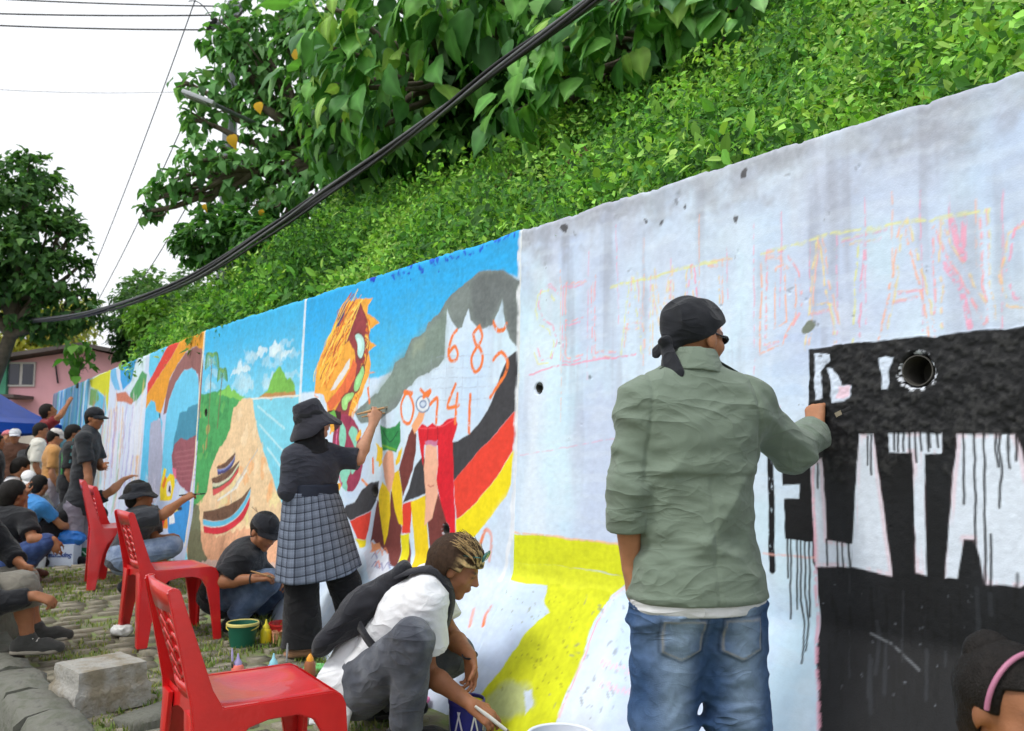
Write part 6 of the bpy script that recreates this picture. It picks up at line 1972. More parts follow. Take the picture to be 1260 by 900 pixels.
    def hair(s, col=(.012, .010, .009), col2=None, front=.055, low=-.045, bulk=.0, name='hair', vox=None):
        S, R = s.S, s.HR
        sol = Solid()
        sol.ell(s.local(0, -.018, .036), np.array([.086 + bulk, .100 + bulk, .092 + bulk]) * S, R, .02)
        sol.cone(s.local(0, -.05, .0), s.local(0, -.055, low), .068 * S + bulk, .055 * S + bulk, .03)
        sol.disp(lambda P: -.010 * (fbm(P[:, 0] * 60, P[:, 1] * 60, P[:, 2] * 22, s.seed, 3) - .45))
        def face_cut(P, d):
            q = ((P - s.hc) @ R) / S
            f = np.minimum(q[:, 1] - (.030 + .0 * q[:, 2]), (front - q[:, 2]) + .25 * (q[:, 1] - .05))
            f2 = np.minimum(q[:, 1] + .020 - .05 * (q[:, 2]), .004 - q[:, 2])     # open round the ears
            return np.maximum(d, np.maximum(f, f2) * S)
        sol.post.append(face_cut)
        def color(V):
            c = np.tile(np.array(col), (len(V), 1))
            if col2 is not None: c = col2(V, s, c)
            return c * (.7 + .6 * fbm(V[:, 0] * 120, V[:, 1] * 120, V[:, 2] * 40, 3, 2))[:, None]
        return sol.build(name, M_HAIRM, s.root, vox or min(s.vox, .011), s.base, color)
    def cap(s, m, brim=.085, tilt=0.0, name='cap', brim_m=None):
        S, R = s.S, s.HR
        sol = Solid()
        sol.ell(s.local(0, -.014, .040), np.array([.089, .106, .088]) * S, R, .01)
        sol.cut(s.local(0, 0, .034), -R[:, 2])
        o = sol.build(name, m, s.root, min(s.vox, .011), s.base)
        mb = MB(); V = []
        for i, u in enumerate(np.linspace(-1, 1, 13)):
            a = u * 1.25
            for t in np.linspace(0, 1, 5):
                x = .086 * math.sin(a) * (1 - .12 * t); y = -.01 + .095 * math.cos(a) + t * brim * math.cos(u * 1.35) 
                V.append(s.local(x, y, .040 - .018 * t * t - .020 * u * u * t))
        V = np.array(V)
        mb.grid(V, 13, 5); mb.grid(V - R[:, 2] * .006 * S, 13, 5)
        mb.build('brim', brim_m or m, o, smooth=True, off=s.base)
        return o
    def bucket_hat(s, m, tilt=.0, drop=.05, flare=.055, name='bucket_hat', height=.105):
        S, R = s.S, s.HR
        prof = [(.0, height), (.045, height), (.072, height - .006), (.084, height - .03), (.092, .045), (.096, .030), (.100, .024), (.100 + flare * .5, .024 - drop * .5), (.100 + flare, .024 - drop), (.098 + flare, .020 - drop), (.098, .016), (.090, .03)]
        mb = MB(); seg = 36
        th = np.linspace(0, 2 * math.pi, seg, endpoint=False)
        V = np.concatenate([np.stack([r_ * np.cos(th), (r_ * 1.10) * np.sin(th) - .010, np.full(seg, z) + (.010 * np.sin(th * 3 + 1) + .008 * np.sin(th * 5)) * max(0, (r_ - .095) / .05)], 1) for r_, z in prof])
        ca, sa = math.cos(tilt), math.sin(tilt)
        V = np.stack([V[:, 0], V[:, 1] * ca - V[:, 2] * sa, V[:, 1] * sa + V[:, 2] * ca], 1)
        V = s.hc + (V * S) @ R.T
        mb.add(V, [[i * seg + j, i * seg + (j + 1) % seg, (i + 1) * seg + (j + 1) % seg, (i + 1) * seg + j] for i in range(len(prof) - 1) for j in range(seg)])
        return mb.build(name, m, s.root, smooth=True, off=s.base)
    def held(s, name, label, cat, a, b, r0, r1, m, parts=()):
        """a stick-like thing in the hand: a top-level object of its own"""
        a = np.asarray(a, float); b = np.asarray(b, float)
        return brush(label, a, b, m)

M_WOOD = mat('brush_wood', rgb(180, 140, 96), rough=.6, var=.2, scale=30)
M_BRISTLE = mat('bristle', rgb(60, 58, 54), rough=.9, var=.3, scale=80)
M_FERR = mat('ferrule', rgb(150, 140, 120), rough=.35, var=.1, metal=.8)
def brush(label, a, b, wid=.030, bris=None, handle=None, thick=.008):
    """a handle end, b bristle tip"""
    a = np.asarray(a, float); b = np.asarray(b, float)
    root = thing('paint_brush', label, 'brush', a)
    L = b - a
    MB().tube([(0, 0, 0), L * .25, L * .55, L * .66], [thick * .6, thick, thick * .9, thick * .8], 8).build('handle', handle or M_WOOD, root, smooth=True)
    R = frame(L, (0, 0, 1) if abs(nrm(L)[2]) < .9 else (1, 0, 0))
    ln = np.linalg.norm(L)
    MB().box(L * .72, (wid, ln * .14, thick * 1.6), R).build('ferrule', M_FERR, root)
    MB().box(L * .89, (wid * .95, ln * .22, thick * 1.4), R).build('bristles', bris or M_BRISTLE, root, bevel=.002)
    return root
# ---------------------------------------------------------------- the man in the green jacket
def jnt(**k): return {a: D(*v) for a, v in k.items()}
M_GREENJ = cloth('green_jacket', rgb(114, 128, 114), var=.10, scale=8, bump=.35, crease=.5)
M_JEANS = cloth('jeans', rgb(64, 88, 124), var=.25, scale=7, col2=rgb(92, 116, 148), bump=.5)
M_WTEE = cloth('white_tee', rgb(222, 224, 228), var=.04)
M_BLACKC = cloth('black', rgb(30, 31, 35), var=.15)
M_BLACKF = cloth('black_hat', rgb(34, 36, 42), var=.15)
Y1 = 2.62
gy = 0.0
J = jnt(head=(855, 418, Y1 + .03), neck=(851, 468, Y1), shL=(792, 504, Y1 - .04), shR=(918, 502, Y1 + .02), elL=(772, 610, Y1 - .06), wrL=(776, 700, Y1 - .01), elR=(976, 556, Y1 + .17), wrR=(1004, 530, Y1 + .36), pel=(858, 722, Y1))
z_hip = J['pel'][2] - .04
J['hipL'] = J['pel'] + (-.085, 0, -.05); J['hipR'] = J['pel'] + (.085, .01, -.05)
J['knL'] = np.array([J['hipL'][0] - .02, Y1 + .02, .43]); J['knR'] = np.array([J['hipR'][0] + .03, Y1 + .04, .43])
J['anL'] = np.array([J['hipL'][0] - .02, Y1 - .03, .08]); J['anR'] = np.array([J['hipR'][0] + .07, Y1 + .02, .08])
P1 = Person('man in green jacket and jeans painting the black block', J, face=(.80, .58, -.06), skin=1, vox=.0074, seed=1)
def stubble(sol): pass
P1.body(hands={'R': dict(d=(.10, .30, .85), n=(.75, .55, -.1), curl=[1.0, 1.1, 1.15, 1.2], thumb=.6), 'L': dict(d=(.08, .05, -1), n=(1, .2, 0), curl=.35)}, shrink=.02)
def jacket_fn(sol):
    sol.cone(lerp(J['pel'], J['neck'], .62), J['pel'] - P1.up * .12, .150, .172, .05, flat=(P1.fwd, .74))
    # long diagonal creases across the back, drawn from the raised arm
    def f(P):
        q = (P - J['pel'])
        x, z = q @ P1.side, q @ P1.up
        back = sstep(.02, -.02, q @ P1.fwd)
        n1 = fbm(x * 3.2, z * 3.2, 0, 4, 2); n2 = fbm(x * 4, z * 4, 1, 5, 2)
        u = x * .78 - z * .62 + .10 * n1
        def ridge(v): return 1 - np.abs(np.sin(v)) * 1.6
        a = ridge(u * 17 + 1.2) * sstep(.35, .6, n2) * sstep(.02, .2, z) * (1 - sstep(.34, .42, z)) * .016
        b = ridge((z + x * .45 + .06 * n1) * 21) * sstep(.40, .62, fbm(x * 3, z * 5, 2, 6, 2)) * (1 - sstep(.12, .34, z)) * .012
        c = ridge((x * .5 + z + .05 * n2) * 30) * sstep(.13, .24, np.abs(x)) * .006
        v = .004 * np.exp(-(x / .006) ** 2) * (1 - sstep(.33, .34, z))                   # centre seam
        yk = .0045 * sstep(.335, .341, z + .02 * x)                                          # the yoke lies on top
        hm = .003 * (1 - sstep(-.012, -.008, z))
        am = .006 * np.exp(-((np.abs(x) - .178 + .10 * (z - .4)) / .006) ** 2) * sstep(.28, .34, z)   # armhole seams
        return -(a + b) * (.35 + .65 * back) - c + v * back - yk - hm + am
    sol.disp(f)
P1.shirt(M_GREENJ, sleeve={'L': 1.42, 'R': 1.80}, e=.024, hem=.035, name='jacket', fold=.006, loose=.004, ae=.010, fat=1.07, fn=jacket_fn, collar=False, vox=.0056, relax=1)
# collar, cuffs, epaulettes
nk = J['neck']
sol = Solid()
ups = nrm(P1.up + np.array([.10, .05, 0]))
sol.cone(nk + ups * .022, nk + ups * .092, .100, .070, .01, cap=True, capa=True)
sol.cone(nk + ups * .030, nk + ups * .112, .088, .059, .006, op='d')
sol.disp(folds(.002, 9))
sol.build('collar', M_GREENJ, P1.root, .005, P1.base)
M_DARKG = cloth('dark_green', rgb(44, 52, 46))
for q, sg in (('L', -1), ('R', 1)):
    a = lerp(J['sh' + q], nk, .05) + np.array([0, 0, .088]); b = lerp(J['sh' + q], nk, .62) + np.array([0, 0, .096])
    MB().box(lerp(a, b, .5), (.05, float(np.linalg.norm(b - a)), .009), frame(b - a)).build('epaulette', M_DARKG, P1.root, off=P1.base, bevel=.003)
cw = lerp(J['elL'], J['wrL'], .40); cv = nrm(J['wrL'] - J['elL'])
Solid().cone(cw - cv * .055, cw + cv * .008, .066, .067, .004, cap=True, capa=True).disp(folds(.003, 19)).build('cuff', M_GREENJ, P1.root, .006, P1.base)
cw = lerp(J['elR'], J['wrR'], .80); cv = nrm(J['wrR'] - J['elR'])
Solid().cone(cw - cv * .035, cw + cv * .008, .064, .061, .004, cap=True, capa=True).disp(folds(.002, 29)).build('cuff', M_GREENJ, P1.root, .006, P1.base)
# white tee showing under the jacket hem
sol = Solid(); pl = J['pel']
sol.cone(pl + P1.up * .05, pl - P1.up * .085, .178, .180, .02, flat=(P1.fwd, .84), cap=True); sol.cone(pl - P1.side * .055, pl + P1.side * .055, .153, .153, .03, flat=(P1.fwd, .95))
sol.disp(folds(.004, 39)); sol.cut(pl - P1.up * .066, -P1.up); sol.cut(pl - P1.up * .022, P1.up)
sol.build('undershirt', M_WTEE, P1.root, .006, P1.base)
def pocket(P):
    """signed distance to the back pockets, in the plane of the seat"""
    q = P - pl; x = np.abs(q @ P1.side) - .088; z = q @ P1.up + .135
    d = np.maximum(np.abs(x) - .062, np.maximum(z - .062, -z - .062 + .45 * np.abs(x)))
    return np.where(q @ P1.fwd < -.02, d, 1.0)
def jean_col(V):
    q = V - pl
    x = q @ P1.side; z = V[:, 2]
    f = fbm(V[:, 0] * 6, V[:, 1] * 6, V[:, 2] * 4, 8, 3)
    leg = np.abs(x) - .09 - (.72 - z) * .06
    fade = np.exp(-(leg / .055) ** 2) * sstep(.25, .5, z)
    fade = np.clip(fade * .75 + (f - .5) * .6, 0, 1)[:, None]
    c = np.array(rgb(56, 82, 120)) * (1 - fade) + np.array(rgb(146, 168, 192)) * fade
    c = c * (.85 + .3 * fbm(V[:, 0] * 60, V[:, 1] * 60, V[:, 2] * 60, 2, 2))[:, None]
    d = pocket(V)
    st = (np.exp(-((d + .006) / .003) ** 2) * .55)[:, None]
    c = c * (1 - st) + np.array(rgb(168, 160, 140)) * st
    ed = (np.exp(-((d - .003) / .004) ** 2) * .45)[:, None]
    return c * (1 - ed)
M_JEANV = add_creases(mat('cloth_worn_jeans', attr='Col', rough=.9, var=.12, scale=50, bump=.35, bscale=300, spec=.2), .6)
def jean_fn(sol):
    def f(P):
        q = P - pl; x = q @ P1.side; z = q @ P1.up
        r_ = (1 - np.abs(np.sin((z + .4 * np.abs(x) + .05 * fbm(x * 6, z * 6, 0, 3, 2)) * 34)) * 1.5) * sstep(.45, .6, fbm(x * 5, z * 4, 0, 31, 2)) * .010
        return -r_ - .005 * (1 - sstep(-.002, .002, pocket(P)))
    sol.disp(f)
jeans = P1.pants(M_JEANV, 1.0, e=.024, flare=.022, fold=.010, top=-.115, name='jeans', color=jean_col, fn=jean_fn, vox=.006)
P1.shoes(M_BLACKC, cloth('sole_grey', rgb(120, 118, 112)))
# head cloth with knot and tail
R = P1.HR
sol = Solid()
sol.ell(P1.local(0, -.014, .044), (.092, .112, .090), R, .01)
sol.cone(P1.local(0, -.09, .0), P1.local(0, -.10, -.035), .030, .026, .03)
sol.disp(lambda P: -.005 * np.sin(((P - P1.hc) @ R)[:, 0] * 70 + 6 * fbm(P[:, 0] * 14, P[:, 1] * 14, P[:, 2] * 14, 3, 2)) * .8)
sol.post.append(lambda P, d: np.maximum(d, (lambda q: np.minimum(.026 - q[:, 2] + .55 * q[:, 1] + .012 * (q[:, 1] > .0) - .018, 9))((P - P1.hc) @ R)))
hc_ = sol.build('head_cloth', M_BLACKF, P1.root, .0052, P1.base)
sol = Solid()
k0 = P1.local(-.01, -.118, -.022)
sol.ell(k0, (.022, .020, .018), R, .01)
sol.cone(k0, P1.local(.020, -.120, -.125), .016, .044, .014, flat=(R[:, 1], .30)); sol.cone(k0, P1.local(-.050, -.115, -.050), .012, .018, .01, flat=(R[:, 1], .35))
sol.disp(folds(.005, 15, (30, 30, 20)))
sol.build('knot', M_BLACKF, hc_, .005, P1.base)
# wrap-round sunglasses
M_SHADES = mat('dark_lens', rgb(18, 18, 20), rough=.15, var=0)
sol = Solid()
for sx in (-1, 1):
    sol.ell(P1.local(sx * .034, .087, .006), (.028, .012, .017), R, .006)
    sol.cone(P1.local(sx * .060, .080, .010), P1.local(sx * .081, -.005, .010), .006, .004, .004)
sol.build('sunglasses', M_SHADES, P1.root, .005, P1.base)
# brush in his hand against the wall
hw = J['wrR'] + nrm(J['wrR'] - J['elR']) * .07
tip = D(1052, 502, 2.93)
brush('wide flat brush loaded with black paint in the raised hand', lerp(hw, tip, -.25) - (0, 0, .0), tip, .06, mat('black_bristle', rgb(20, 20, 22), rough=.5, var=.2), mat('brush_handle_red', rgb(150, 40, 36), rough=.5, var=.1), .010)

# ---------------------------------------------------------------- the woman in the bucket hat
Y2 = 5.12
M_NAVYT = cloth('charcoal_top', rgb(52, 54, 64), var=.12)
M_BLKP = cloth('black_trousers', rgb(20, 20, 23), var=.12)
J = jnt(head=(386, 518, Y2), neck=(384, 552, Y2), shL=(366, 566, Y2 - .13), shR=(404, 562, Y2 + .12), elL=(356, 606, Y2 - .20), wrL=(362, 590, Y2 + .02), elR=(440, 562, Y2 + .10), wrR=(459, 524, Y2 + .22), pel=(384, 640, Y2))
J['shL'] = J['neck'] + np.array([-.085, -.085, -.055]); J['shR'] = J['neck'] + np.array([.10, .10, -.05])
J['elL'] = D(355, 604, Y2 - .12); J['wrL'] = D(372, 600, Y2 + .12)
J['elR'] = D(441, 565, Y2 + .08); J['wrR'] = D(459, 522, Y2 + .17)
g2 = 0.02
J['hipL'] = J['pel'] + (-.065, -.04, -.04); J['hipR'] = J['pel'] + (.065, .04, -.04)
J['knL'] = np.array([D(372, 730, Y2)[0], Y2 - .02, .42]); J['knR'] = np.array([D(418, 730, Y2)[0], Y2 + .12, .42])
J['anL'] = np.array([D(374, 790, Y2)[0], Y2 - .04, .08]); J['anR'] = np.array([D(440, 780, Y2)[0], Y2 + .22, .08])
J['toeL'] = J['anL'] + (.17, .08, -.05); J['toeR'] = J['anR'] + (.14, .12, -.05)
P2 = Person('woman in black bucket hat and plaid wrap skirt painting the hill', J, face=(.88, .42, .10), S=.93, skin=3, vox=.0080, seed=2)
P2.body(hands={'R': dict(d=(.25, .25, .9), n=(-.2, .7, .2), curl=[.8, .9, .9, .9], thumb=.6)}, shrink=.014)
P2.shirt(M_NAVYT, sleeve={'L': 1.2, 'R': 1.0}, e=.012, hem=-.11, fold=.004, name='sweater')
# hijab below the hat, gathered on the shoulders
sol = Solid()
sol.ell(P2.local(0, -.016, .02), np.array((.088, .104, .10)) * .93, P2.HR, .02)
sol.cone(P2.local(0, -.01, -.05), J['neck'] + (0, 0, .0), .078, .086, .03)
sol.cone(J['neck'] + (-.02, -.02, 0), J['neck'] + np.array([-.03, -.05, -.07]), .080, .070, .04); sol.cone(J['neck'], J['neck'] + np.array([.06, .03, -.06]), .075, .06, .03)
sol.disp(folds(.010, 25, (12, 12, 18)))
def fc(P, d):
    q = (P - P2.hc) @ P2.HR
    return np.maximum(d, np.minimum(np.minimum(q[:, 1] - .045, q[:, 2] + .115), .064 - np.abs(q[:, 0])))
sol.post.append(fc)
sol.build('headscarf', M_BLACKC, P2.root, .006, P2.base)
P2.bucket_hat(cloth('hat_charcoal', rgb(46, 46, 54), var=.1), tilt=.30, drop=.090, flare=.058, height=.140)
P2.pants(M_BLKP, 1.0, e=.012, flare=.065, fold=.005, top=-.14)
# plaid wrap skirt over the trousers
def plaid():
    m = mat('cloth_plaid', rgb(122, 132, 150), rough=.9, var=.08, scale=30, bump=.2, bscale=300, spec=.2)
    nt = m.node_tree; b = nt.nodes['Principled BSDF']; src = b.inputs['Base Color'].links[0].from_socket
    uv = nt.nodes.new('ShaderNodeUVMap')
    sp = nt.nodes.new('ShaderNodeSeparateXYZ'); nt.links.new(uv.outputs[0], sp.inputs[0])
    prev = src
    for ax in (0, 1):
        for per, wid, st in ((.050, .16, .62), (.050, .48, .20), (.0125, .3, .12)):
            mu = nt.nodes.new('ShaderNodeMath'); mu.operation = 'DIVIDE'; mu.inputs[1].default_value = per
            fr = nt.nodes.new('ShaderNodeMath'); fr.operation = 'FRACT'
            lt = nt.nodes.new('ShaderNodeMath'); lt.operation = 'LESS_THAN'; lt.inputs[1].default_value = wid
            sc = nt.nodes.new('ShaderNodeMath'); sc.operation = 'MULTIPLY'; sc.inputs[1].default_value = st
            nt.links.new(sp.outputs[ax], mu.inputs[0]); nt.links.new(mu.outputs[0], fr.inputs[0]); nt.links.new(fr.outputs[0], lt.inputs[0]); nt.links.new(lt.outputs[0], sc.inputs[0])
            mx = nt.nodes.new('ShaderNodeMix'); mx.data_type = 'RGBA'
            nt.links.new(sc.outputs[0], mx.inputs[0]); nt.links.new(prev, mx.inputs[6]); mx.inputs[7].default_value = (*rgb(24, 28, 42), 1)
            prev = mx.outputs[2]
    nt.links.new(prev, b.inputs['Base Color'])
    return m
wz, bz = J['pel'][2] + .16, D(380, 705, Y2)[2]
seg, rows = 96, 40
V = []; UV = []
ct, cb = J['pel'] + np.array([0, 0, .16]), np.array([D(389, 705, Y2)[0], Y2 + .06, bz])
for i in range(rows):
    t = i / (rows - 1)
    c = lerp(ct, cb, t ** 1.1)
    for k in range(seg + 1):
        a = 2 * math.pi * k / seg
        rx = .152 + .095 * t ** .9; ry = .128 + .085 * t
        fo = 1 + (.035 * t) * math.sin(a * 7 + 2 * math.sin(a * 2)) + .02 * math.sin(a * 3 + t * 3) * t + .012 * math.sin(t * 16 + a * 2) * (1 - t)
        lap = .012 * (1 if .35 * math.pi < a < 1.2 * math.pi else 0)
        dirx = P2.side * math.cos(a) * (rx * fo + lap) + P2.fwd * math.sin(a) * (ry * fo + lap)
        V.append((c[0] + dirx[0], c[1] + dirx[1], c[2] + .02 * math.sin(a + .5) * t + .03 * t * math.cos(a)))
        UV.append((a * .205, (1 - t) * .52 + .015 * math.sin(a * 2 + 1)))
mb = MB(); mb.grid(np.array(V), rows, seg + 1)
me = mb.mesh('skirt', smooth=True, off=P2.base)
uvl = me.uv_layers.new(name='UVMap')
vi = np.empty(len(me.loops), np.int32); me.loops.foreach_get('vertex_index', vi)
uvl.data.foreach_set('uv', np.array(UV, np.float32)[vi].ravel())
skirt = obj('plaid_skirt', me, plaid(), P2.root)
sm = skirt.modifiers.new('thickness', 'SOLIDIFY'); sm.thickness = .006
Solid().cone(ct - (0, 0, .015), ct + (0, 0, .045), .160, .152, .01, flat=(P2.fwd, .84), cap=True, capa=True).disp(folds(.005, 41)).build('waistband', plaid(), skirt, .007, P2.base)
for q in 'LR':
    an, t = J['an' + q], J['toe' + q]; d = nrm(np.array([t[0] - an[0], t[1] - an[1], 0]))
    g = float(gz(an[0], an[1]))
    sol = Solid(); sol.cone((an - d * .06)[:2].tolist() + [g + .03], (t - d * .0)[:2].tolist() + [g + .022], .046, .042, .02, flat=(np.array([0, 0, 1.0]), .55)); sol.cut((0, 0, g + .003), (0, 0, -1))
    sol.build('sandal', cloth('sandal_tan', rgb(176, 132, 100)), P2.root, .006, P2.base)
hw = J['wrR'] + np.array([.02, .02, .075])
brush('slim brown brush held up to the grey hill by the woman', hw + np.array([-.12, -.02, -.015]), hw + np.array([.13, .04, .05]), .018, mat('bristle_b', rgb(50, 46, 44)), M_WOOD, .008)
brush('second thin brush in the fist of the hatted woman', hw + np.array([-.10, .03, -.03]), hw + np.array([.12, .05, .01]), .012, mat('bristle_c', rgb(90, 70, 60)), M_WOOD, .006)

# ---------------------------------------------------------------- the crouching man in the white tee
Y3 = 3.80
M_GREYJ = cloth('grey_jeans', rgb(74, 78, 88), var=.2, scale=9, col2=rgb(94, 98, 106), bump=.4)
M_PACK = cloth('backpack', rgb(38, 39, 45), var=.12)
J = jnt(head=(562, 700, Y3 - .02), neck=(531, 716, Y3), pel=(447, 838, Y3 + .06))
J['shR'] = D(524, 742, Y3 - .16); J['shL'] = D(530, 738, Y3 + .16)
J['elR'] = D(532, 812, Y3 - .22); J['wrR'] = D(580, 868, Y3 - .28)
J['elL'] = D(556, 784, Y3 + .12); J['wrL'] = D(578, 806, Y3 - .08)
J['elR'] = D(524, 826, Y3 - .08); J['wrR'] = D(581, 868, Y3 - .22)
J['hipR'] = D(452, 842, Y3 - .08); J['hipL'] = J['pel'] + (.02, .09, .0)
J['knR'] = D(508, 787, Y3 - .27); J['knL'] = D(560, 806, Y3 + .18)
J['anR'] = D(500, 884, Y3 - .20); J['anL'] = D(470, 872, Y3 + .20)
for q in 'LR': J['an' + q][2] = .09
J['toeR'] = J['anR'] + (.16, .02, -.05); J['toeL'] = J['anL'] + (.16, .05, -.05)
P3 = Person('crouching man in white tee with backpack dipping his brush', J, face=(.80, -.10, -.42), S=1.0, skin=0, vox=.0070, seed=3, base=(J['pel'][0], J['pel'][1], 0), up=(.25, 0, 1))
P3.body(hands={'R': dict(d=(.75, -.15, -.5), n=(.0, .5, -.7), curl=[.5, .6, .7, .7], thumb=.5), 'L': dict(d=(.10, -.15, -1.0), n=(-.6, -.5, 0), curl=[.35, .5, .6, .7], thumb=.5)}, shrink=.014)
P3.shirt(M_WTEE, sleeve=.62, e=.022, hem=-.07, fold=.007, name='tee_shirt', loose=.012)
P3.pants(M_GREYJ, 1.0, e=.020, fold=.008, name='grey_jeans', top=None)
P3.shoes(M_BLACKC, cloth('sole_dark', rgb(60, 60, 62)))
def streaks(V, s, c):
    q = ((V - s.hc) @ s.HR)
    k = sstep(.0, .05, q[:, 1] + .02) * sstep(-.02, .02, q[:, 2] - .01) * sstep(.38, .62, fbm(q[:, 0] * 70, q[:, 1] * 22, q[:, 2] * 60, 12, 3)) * sstep(.1, .02, np.abs(q[:, 0] - .05) - .05)
    c = np.tile(np.array(rgb(58, 42, 30)), (len(V), 1))
    return c * (1 - k[:, None]) + np.array(rgb(206, 178, 126)) * k[:, None]
P3.hair(col=rgb(58, 42, 30), col2=streaks, front=.040, low=-.055, bulk=.022, vox=.0048)
# quiff of swept strands
r = np.random.default_rng(4)
mb = MB(); mb2 = MB()
for k in range(520):
    x = r.uniform(-.088, .092); y0 = r.uniform(-.04, .07)
    t0 = r.random()
    a = P3.local(x, .088 - .05 * t0 - 2.2 * x * x, .070 + .035 * t0)
    b = P3.local(x * 1.05 + r.normal(.008, .006), .070 - .05 * t0 - 2 * x * x, .118 + .022 * t0 - 4 * x * x + r.normal(0, .004))
    c = P3.local(x * 1.12 + r.normal(.02, .010), .005 - .05 * t0 + r.normal(0, .015), .150 - 5.5 * x * x + r.normal(0, .006))
    (mb if r.random() < .5 else mb2).tube(spline([a, b, c], 4), np.linspace(.0021, .0008, 9), 4)
hair = [o for o in P3.root.children if o.name.startswith('hair')][0]
mb.build('blond_strands', mat('hair_blond', rgb(206, 176, 122), rough=.5, var=.3, scale=50), hair, smooth=True, off=P3.base)
mb2.build('brown_strands', mat('hair_brown', rgb(66, 46, 32), rough=.5, var=.3, scale=50), hair, smooth=True, off=P3.base)
# sunglasses pushed up into the hair
sg = Solid()
for sx in (-1, 1):
    sg.ell(P3.local(sx * .036 + .03, .092, .112), (.031, .009, .026), P3.HR, .004)
    sg.cone(P3.local(sx * .066 + .03, .080, .104), P3.local(sx * .085 + .01, .0, .075), .004, .003, .003)
sg.cone(P3.local(.02, .088, .104), P3.local(.04, .088, .104), .004, .004, .003)
sg.build('sunglasses', mat('teal_lens', rgb(60, 110, 104), rough=.12, var=.2, scale=30), P3.root, .004, P3.base)
# backpack: bag hanging off the back, straps over the shoulders
bk = thing('backpack', 'black drawstring backpack worn by the crouching man', 'backpack', P3.base + np.array([-.25, 0, .3]))
bo = np.array(bk.location)
sp = lerp(J['pel'], J['neck'], .62) - P3.fwd * .15
sol = Solid()
sol.cone(lerp(J['pel'], J['neck'], .88) - P3.fwd * .13, lerp(J['pel'], J['neck'], .45) - P3.fwd * .19, .07, .115, .05, flat=(P3.fwd, .6))
sol.cone(lerp(J['pel'], J['neck'], .45) - P3.fwd * .19, D(402, 788, Y3 - .05), .115, .07, .05, flat=(P3.fwd, .6))
sol.disp(folds(.012, 55, (8, 8, 14)))
sol.build('bag', M_PACK, bk, .007, bo)
for q, sg_ in (('R', -1), ('L', 1)):
    sh = J['sh' + q]; up_, fw = P3.up, P3.fwd
    inn = lerp(sh, J['neck'], .42)
    pts = [lerp(J['pel'], J['neck'], .90) - fw * .135 + P3.side * (.06 if q == 'R' else -.06), inn - fw * .060 + up_ * .085, inn + fw * .02 + up_ * .088, inn + fw * .105 + up_ * .02, lerp(inn, J['pel'], .25) + fw * .145, lerp(inn, J['pel'], .45) + P3.side * (.10 if q == 'R' else -.10) + fw * .09, lerp(inn, J['pel'], .55) + P3.side * (.15 if q == 'R' else -.15) - fw * .03, lerp(inn, J['pel'], .52) + P3.side * (.10 if q == 'R' else -.10) - fw * .15]
    S_ = spline(pts, 6); W = []
    T = np.gradient(S_, axis=0)
    for i in range(len(S_)):
        cen = lerp(J['pel'], J['neck'], .65)
        ax_ = P3.up; rel = S_[i] - cen; out = rel - P3.side * (rel @ P3.side) * .3; out = nrm(out)
        wv = nrm(np.cross(T[i], out)) * .032
        W += [S_[i] - wv, S_[i] - wv * .9 + out * .008, S_[i] + wv * .9 + out * .008, S_[i] + wv]
    MB().grid(np.array(W), len(S_), 4).build('strap', M_PACK, bk, smooth=True, off=bo)
# loose white overshirt hanging behind him
sol = Solid()
tp = lerp(J['pel'], J['neck'], .28) - P3.fwd * .10
sol.cone(tp, D(414, 846, Y3 - .10), .085, .085, .04, flat=(np.array([.25, 1.0, 0.]) / 1.03, .45)); sol.cone(D(414, 846, Y3 - .10), D(404, 893, Y3 - .12), .080, .075, .03, flat=(np.array([.25, 1.0, 0.]) / 1.03, .35), cap=True)
sol.disp(folds(.014, 65, (16, 16, 3)))
sol.build('shirt_tail', M_WTEE, P3.root, .0065, P3.base)
wl = J['wrL']
MB().tube([wl + np.array([.031 * math.cos(a), .031 * math.sin(a), .01 * math.sin(a)]) for a in np.linspace(0, 6.283, 20)], .004, 6).build('bracelet', M_BLACKC, P3.root, smooth=True, off=P3.base)
hw = J['wrR'] + nrm(np.array([.75, -.15, -.5])) * .09
brush('white handled brush dripping over the yellow paint can', hw + np.array([-.06, -.02, .055]), hw + np.array([.13, .02, -.10]), .022, mat('bristle_wet', rgb(70, 66, 30), rough=.5), mat('brush_white', rgb(214, 212, 206), rough=.5), .009)

# ---------------------------------------------------------------- the crouching man in black beside the woman
Y4 = 5.75
M_BTEE = cloth('black_tee', rgb(32, 33, 37), var=.14)
M_BJEAN = cloth('blue_jeans', rgb(70, 88, 116), var=.2, scale=10, col2=rgb(92, 108, 132))
J = jnt(head=(326, 654, Y4 - .06), neck=(308, 676, Y4), pel=(276, 728, Y4 + .10))
J['shL'] = J['neck'] + np.array([-.06, .17, -.06]); J['shR'] = J['neck'] + np.array([-.02, -.17, -.07])
J['elR'] = D(275, 716, Y4 - .22); J['wrR'] = D(312, 712, Y4 - .25); J['elL'] = D(330, 720, Y4 + .14); J['wrL'] = D(344, 712, Y4 - .02)
J['hipR'] = J['pel'] + (.02, -.09, 0); J['hipL'] = J['pel'] + (.04, .09, 0)
J['knR'] = D(330, 716, Y4 - .12); J['knL'] = D(340, 722, Y4 + .14)
J['anR'] = D(290, 760, Y4 - .10); J['anL'] = D(318, 752, Y4 + .14)
for q in 'LR': J['an' + q][2] = float(gz(0, Y4)) + .09
P4 = Person('crouching man in black tee and cap beside the hatted woman', J, face=(.62, -.52, -.48), skin=0, vox=.0095, seed=4, base=(J['anR'][0], J['anR'][1], float(gz(0, Y4))))
P4.body(hands={'R': dict(d=(.9, .1, .1), n=(0, .4, -.8), curl=.7), 'L': dict(d=(.5, -.6, -.2), n=(0, -.4, -.8), curl=.6)})
P4.shirt(M_BTEE, sleeve=.75, e=.022, hem=.09, fold=.007, loose=.01)
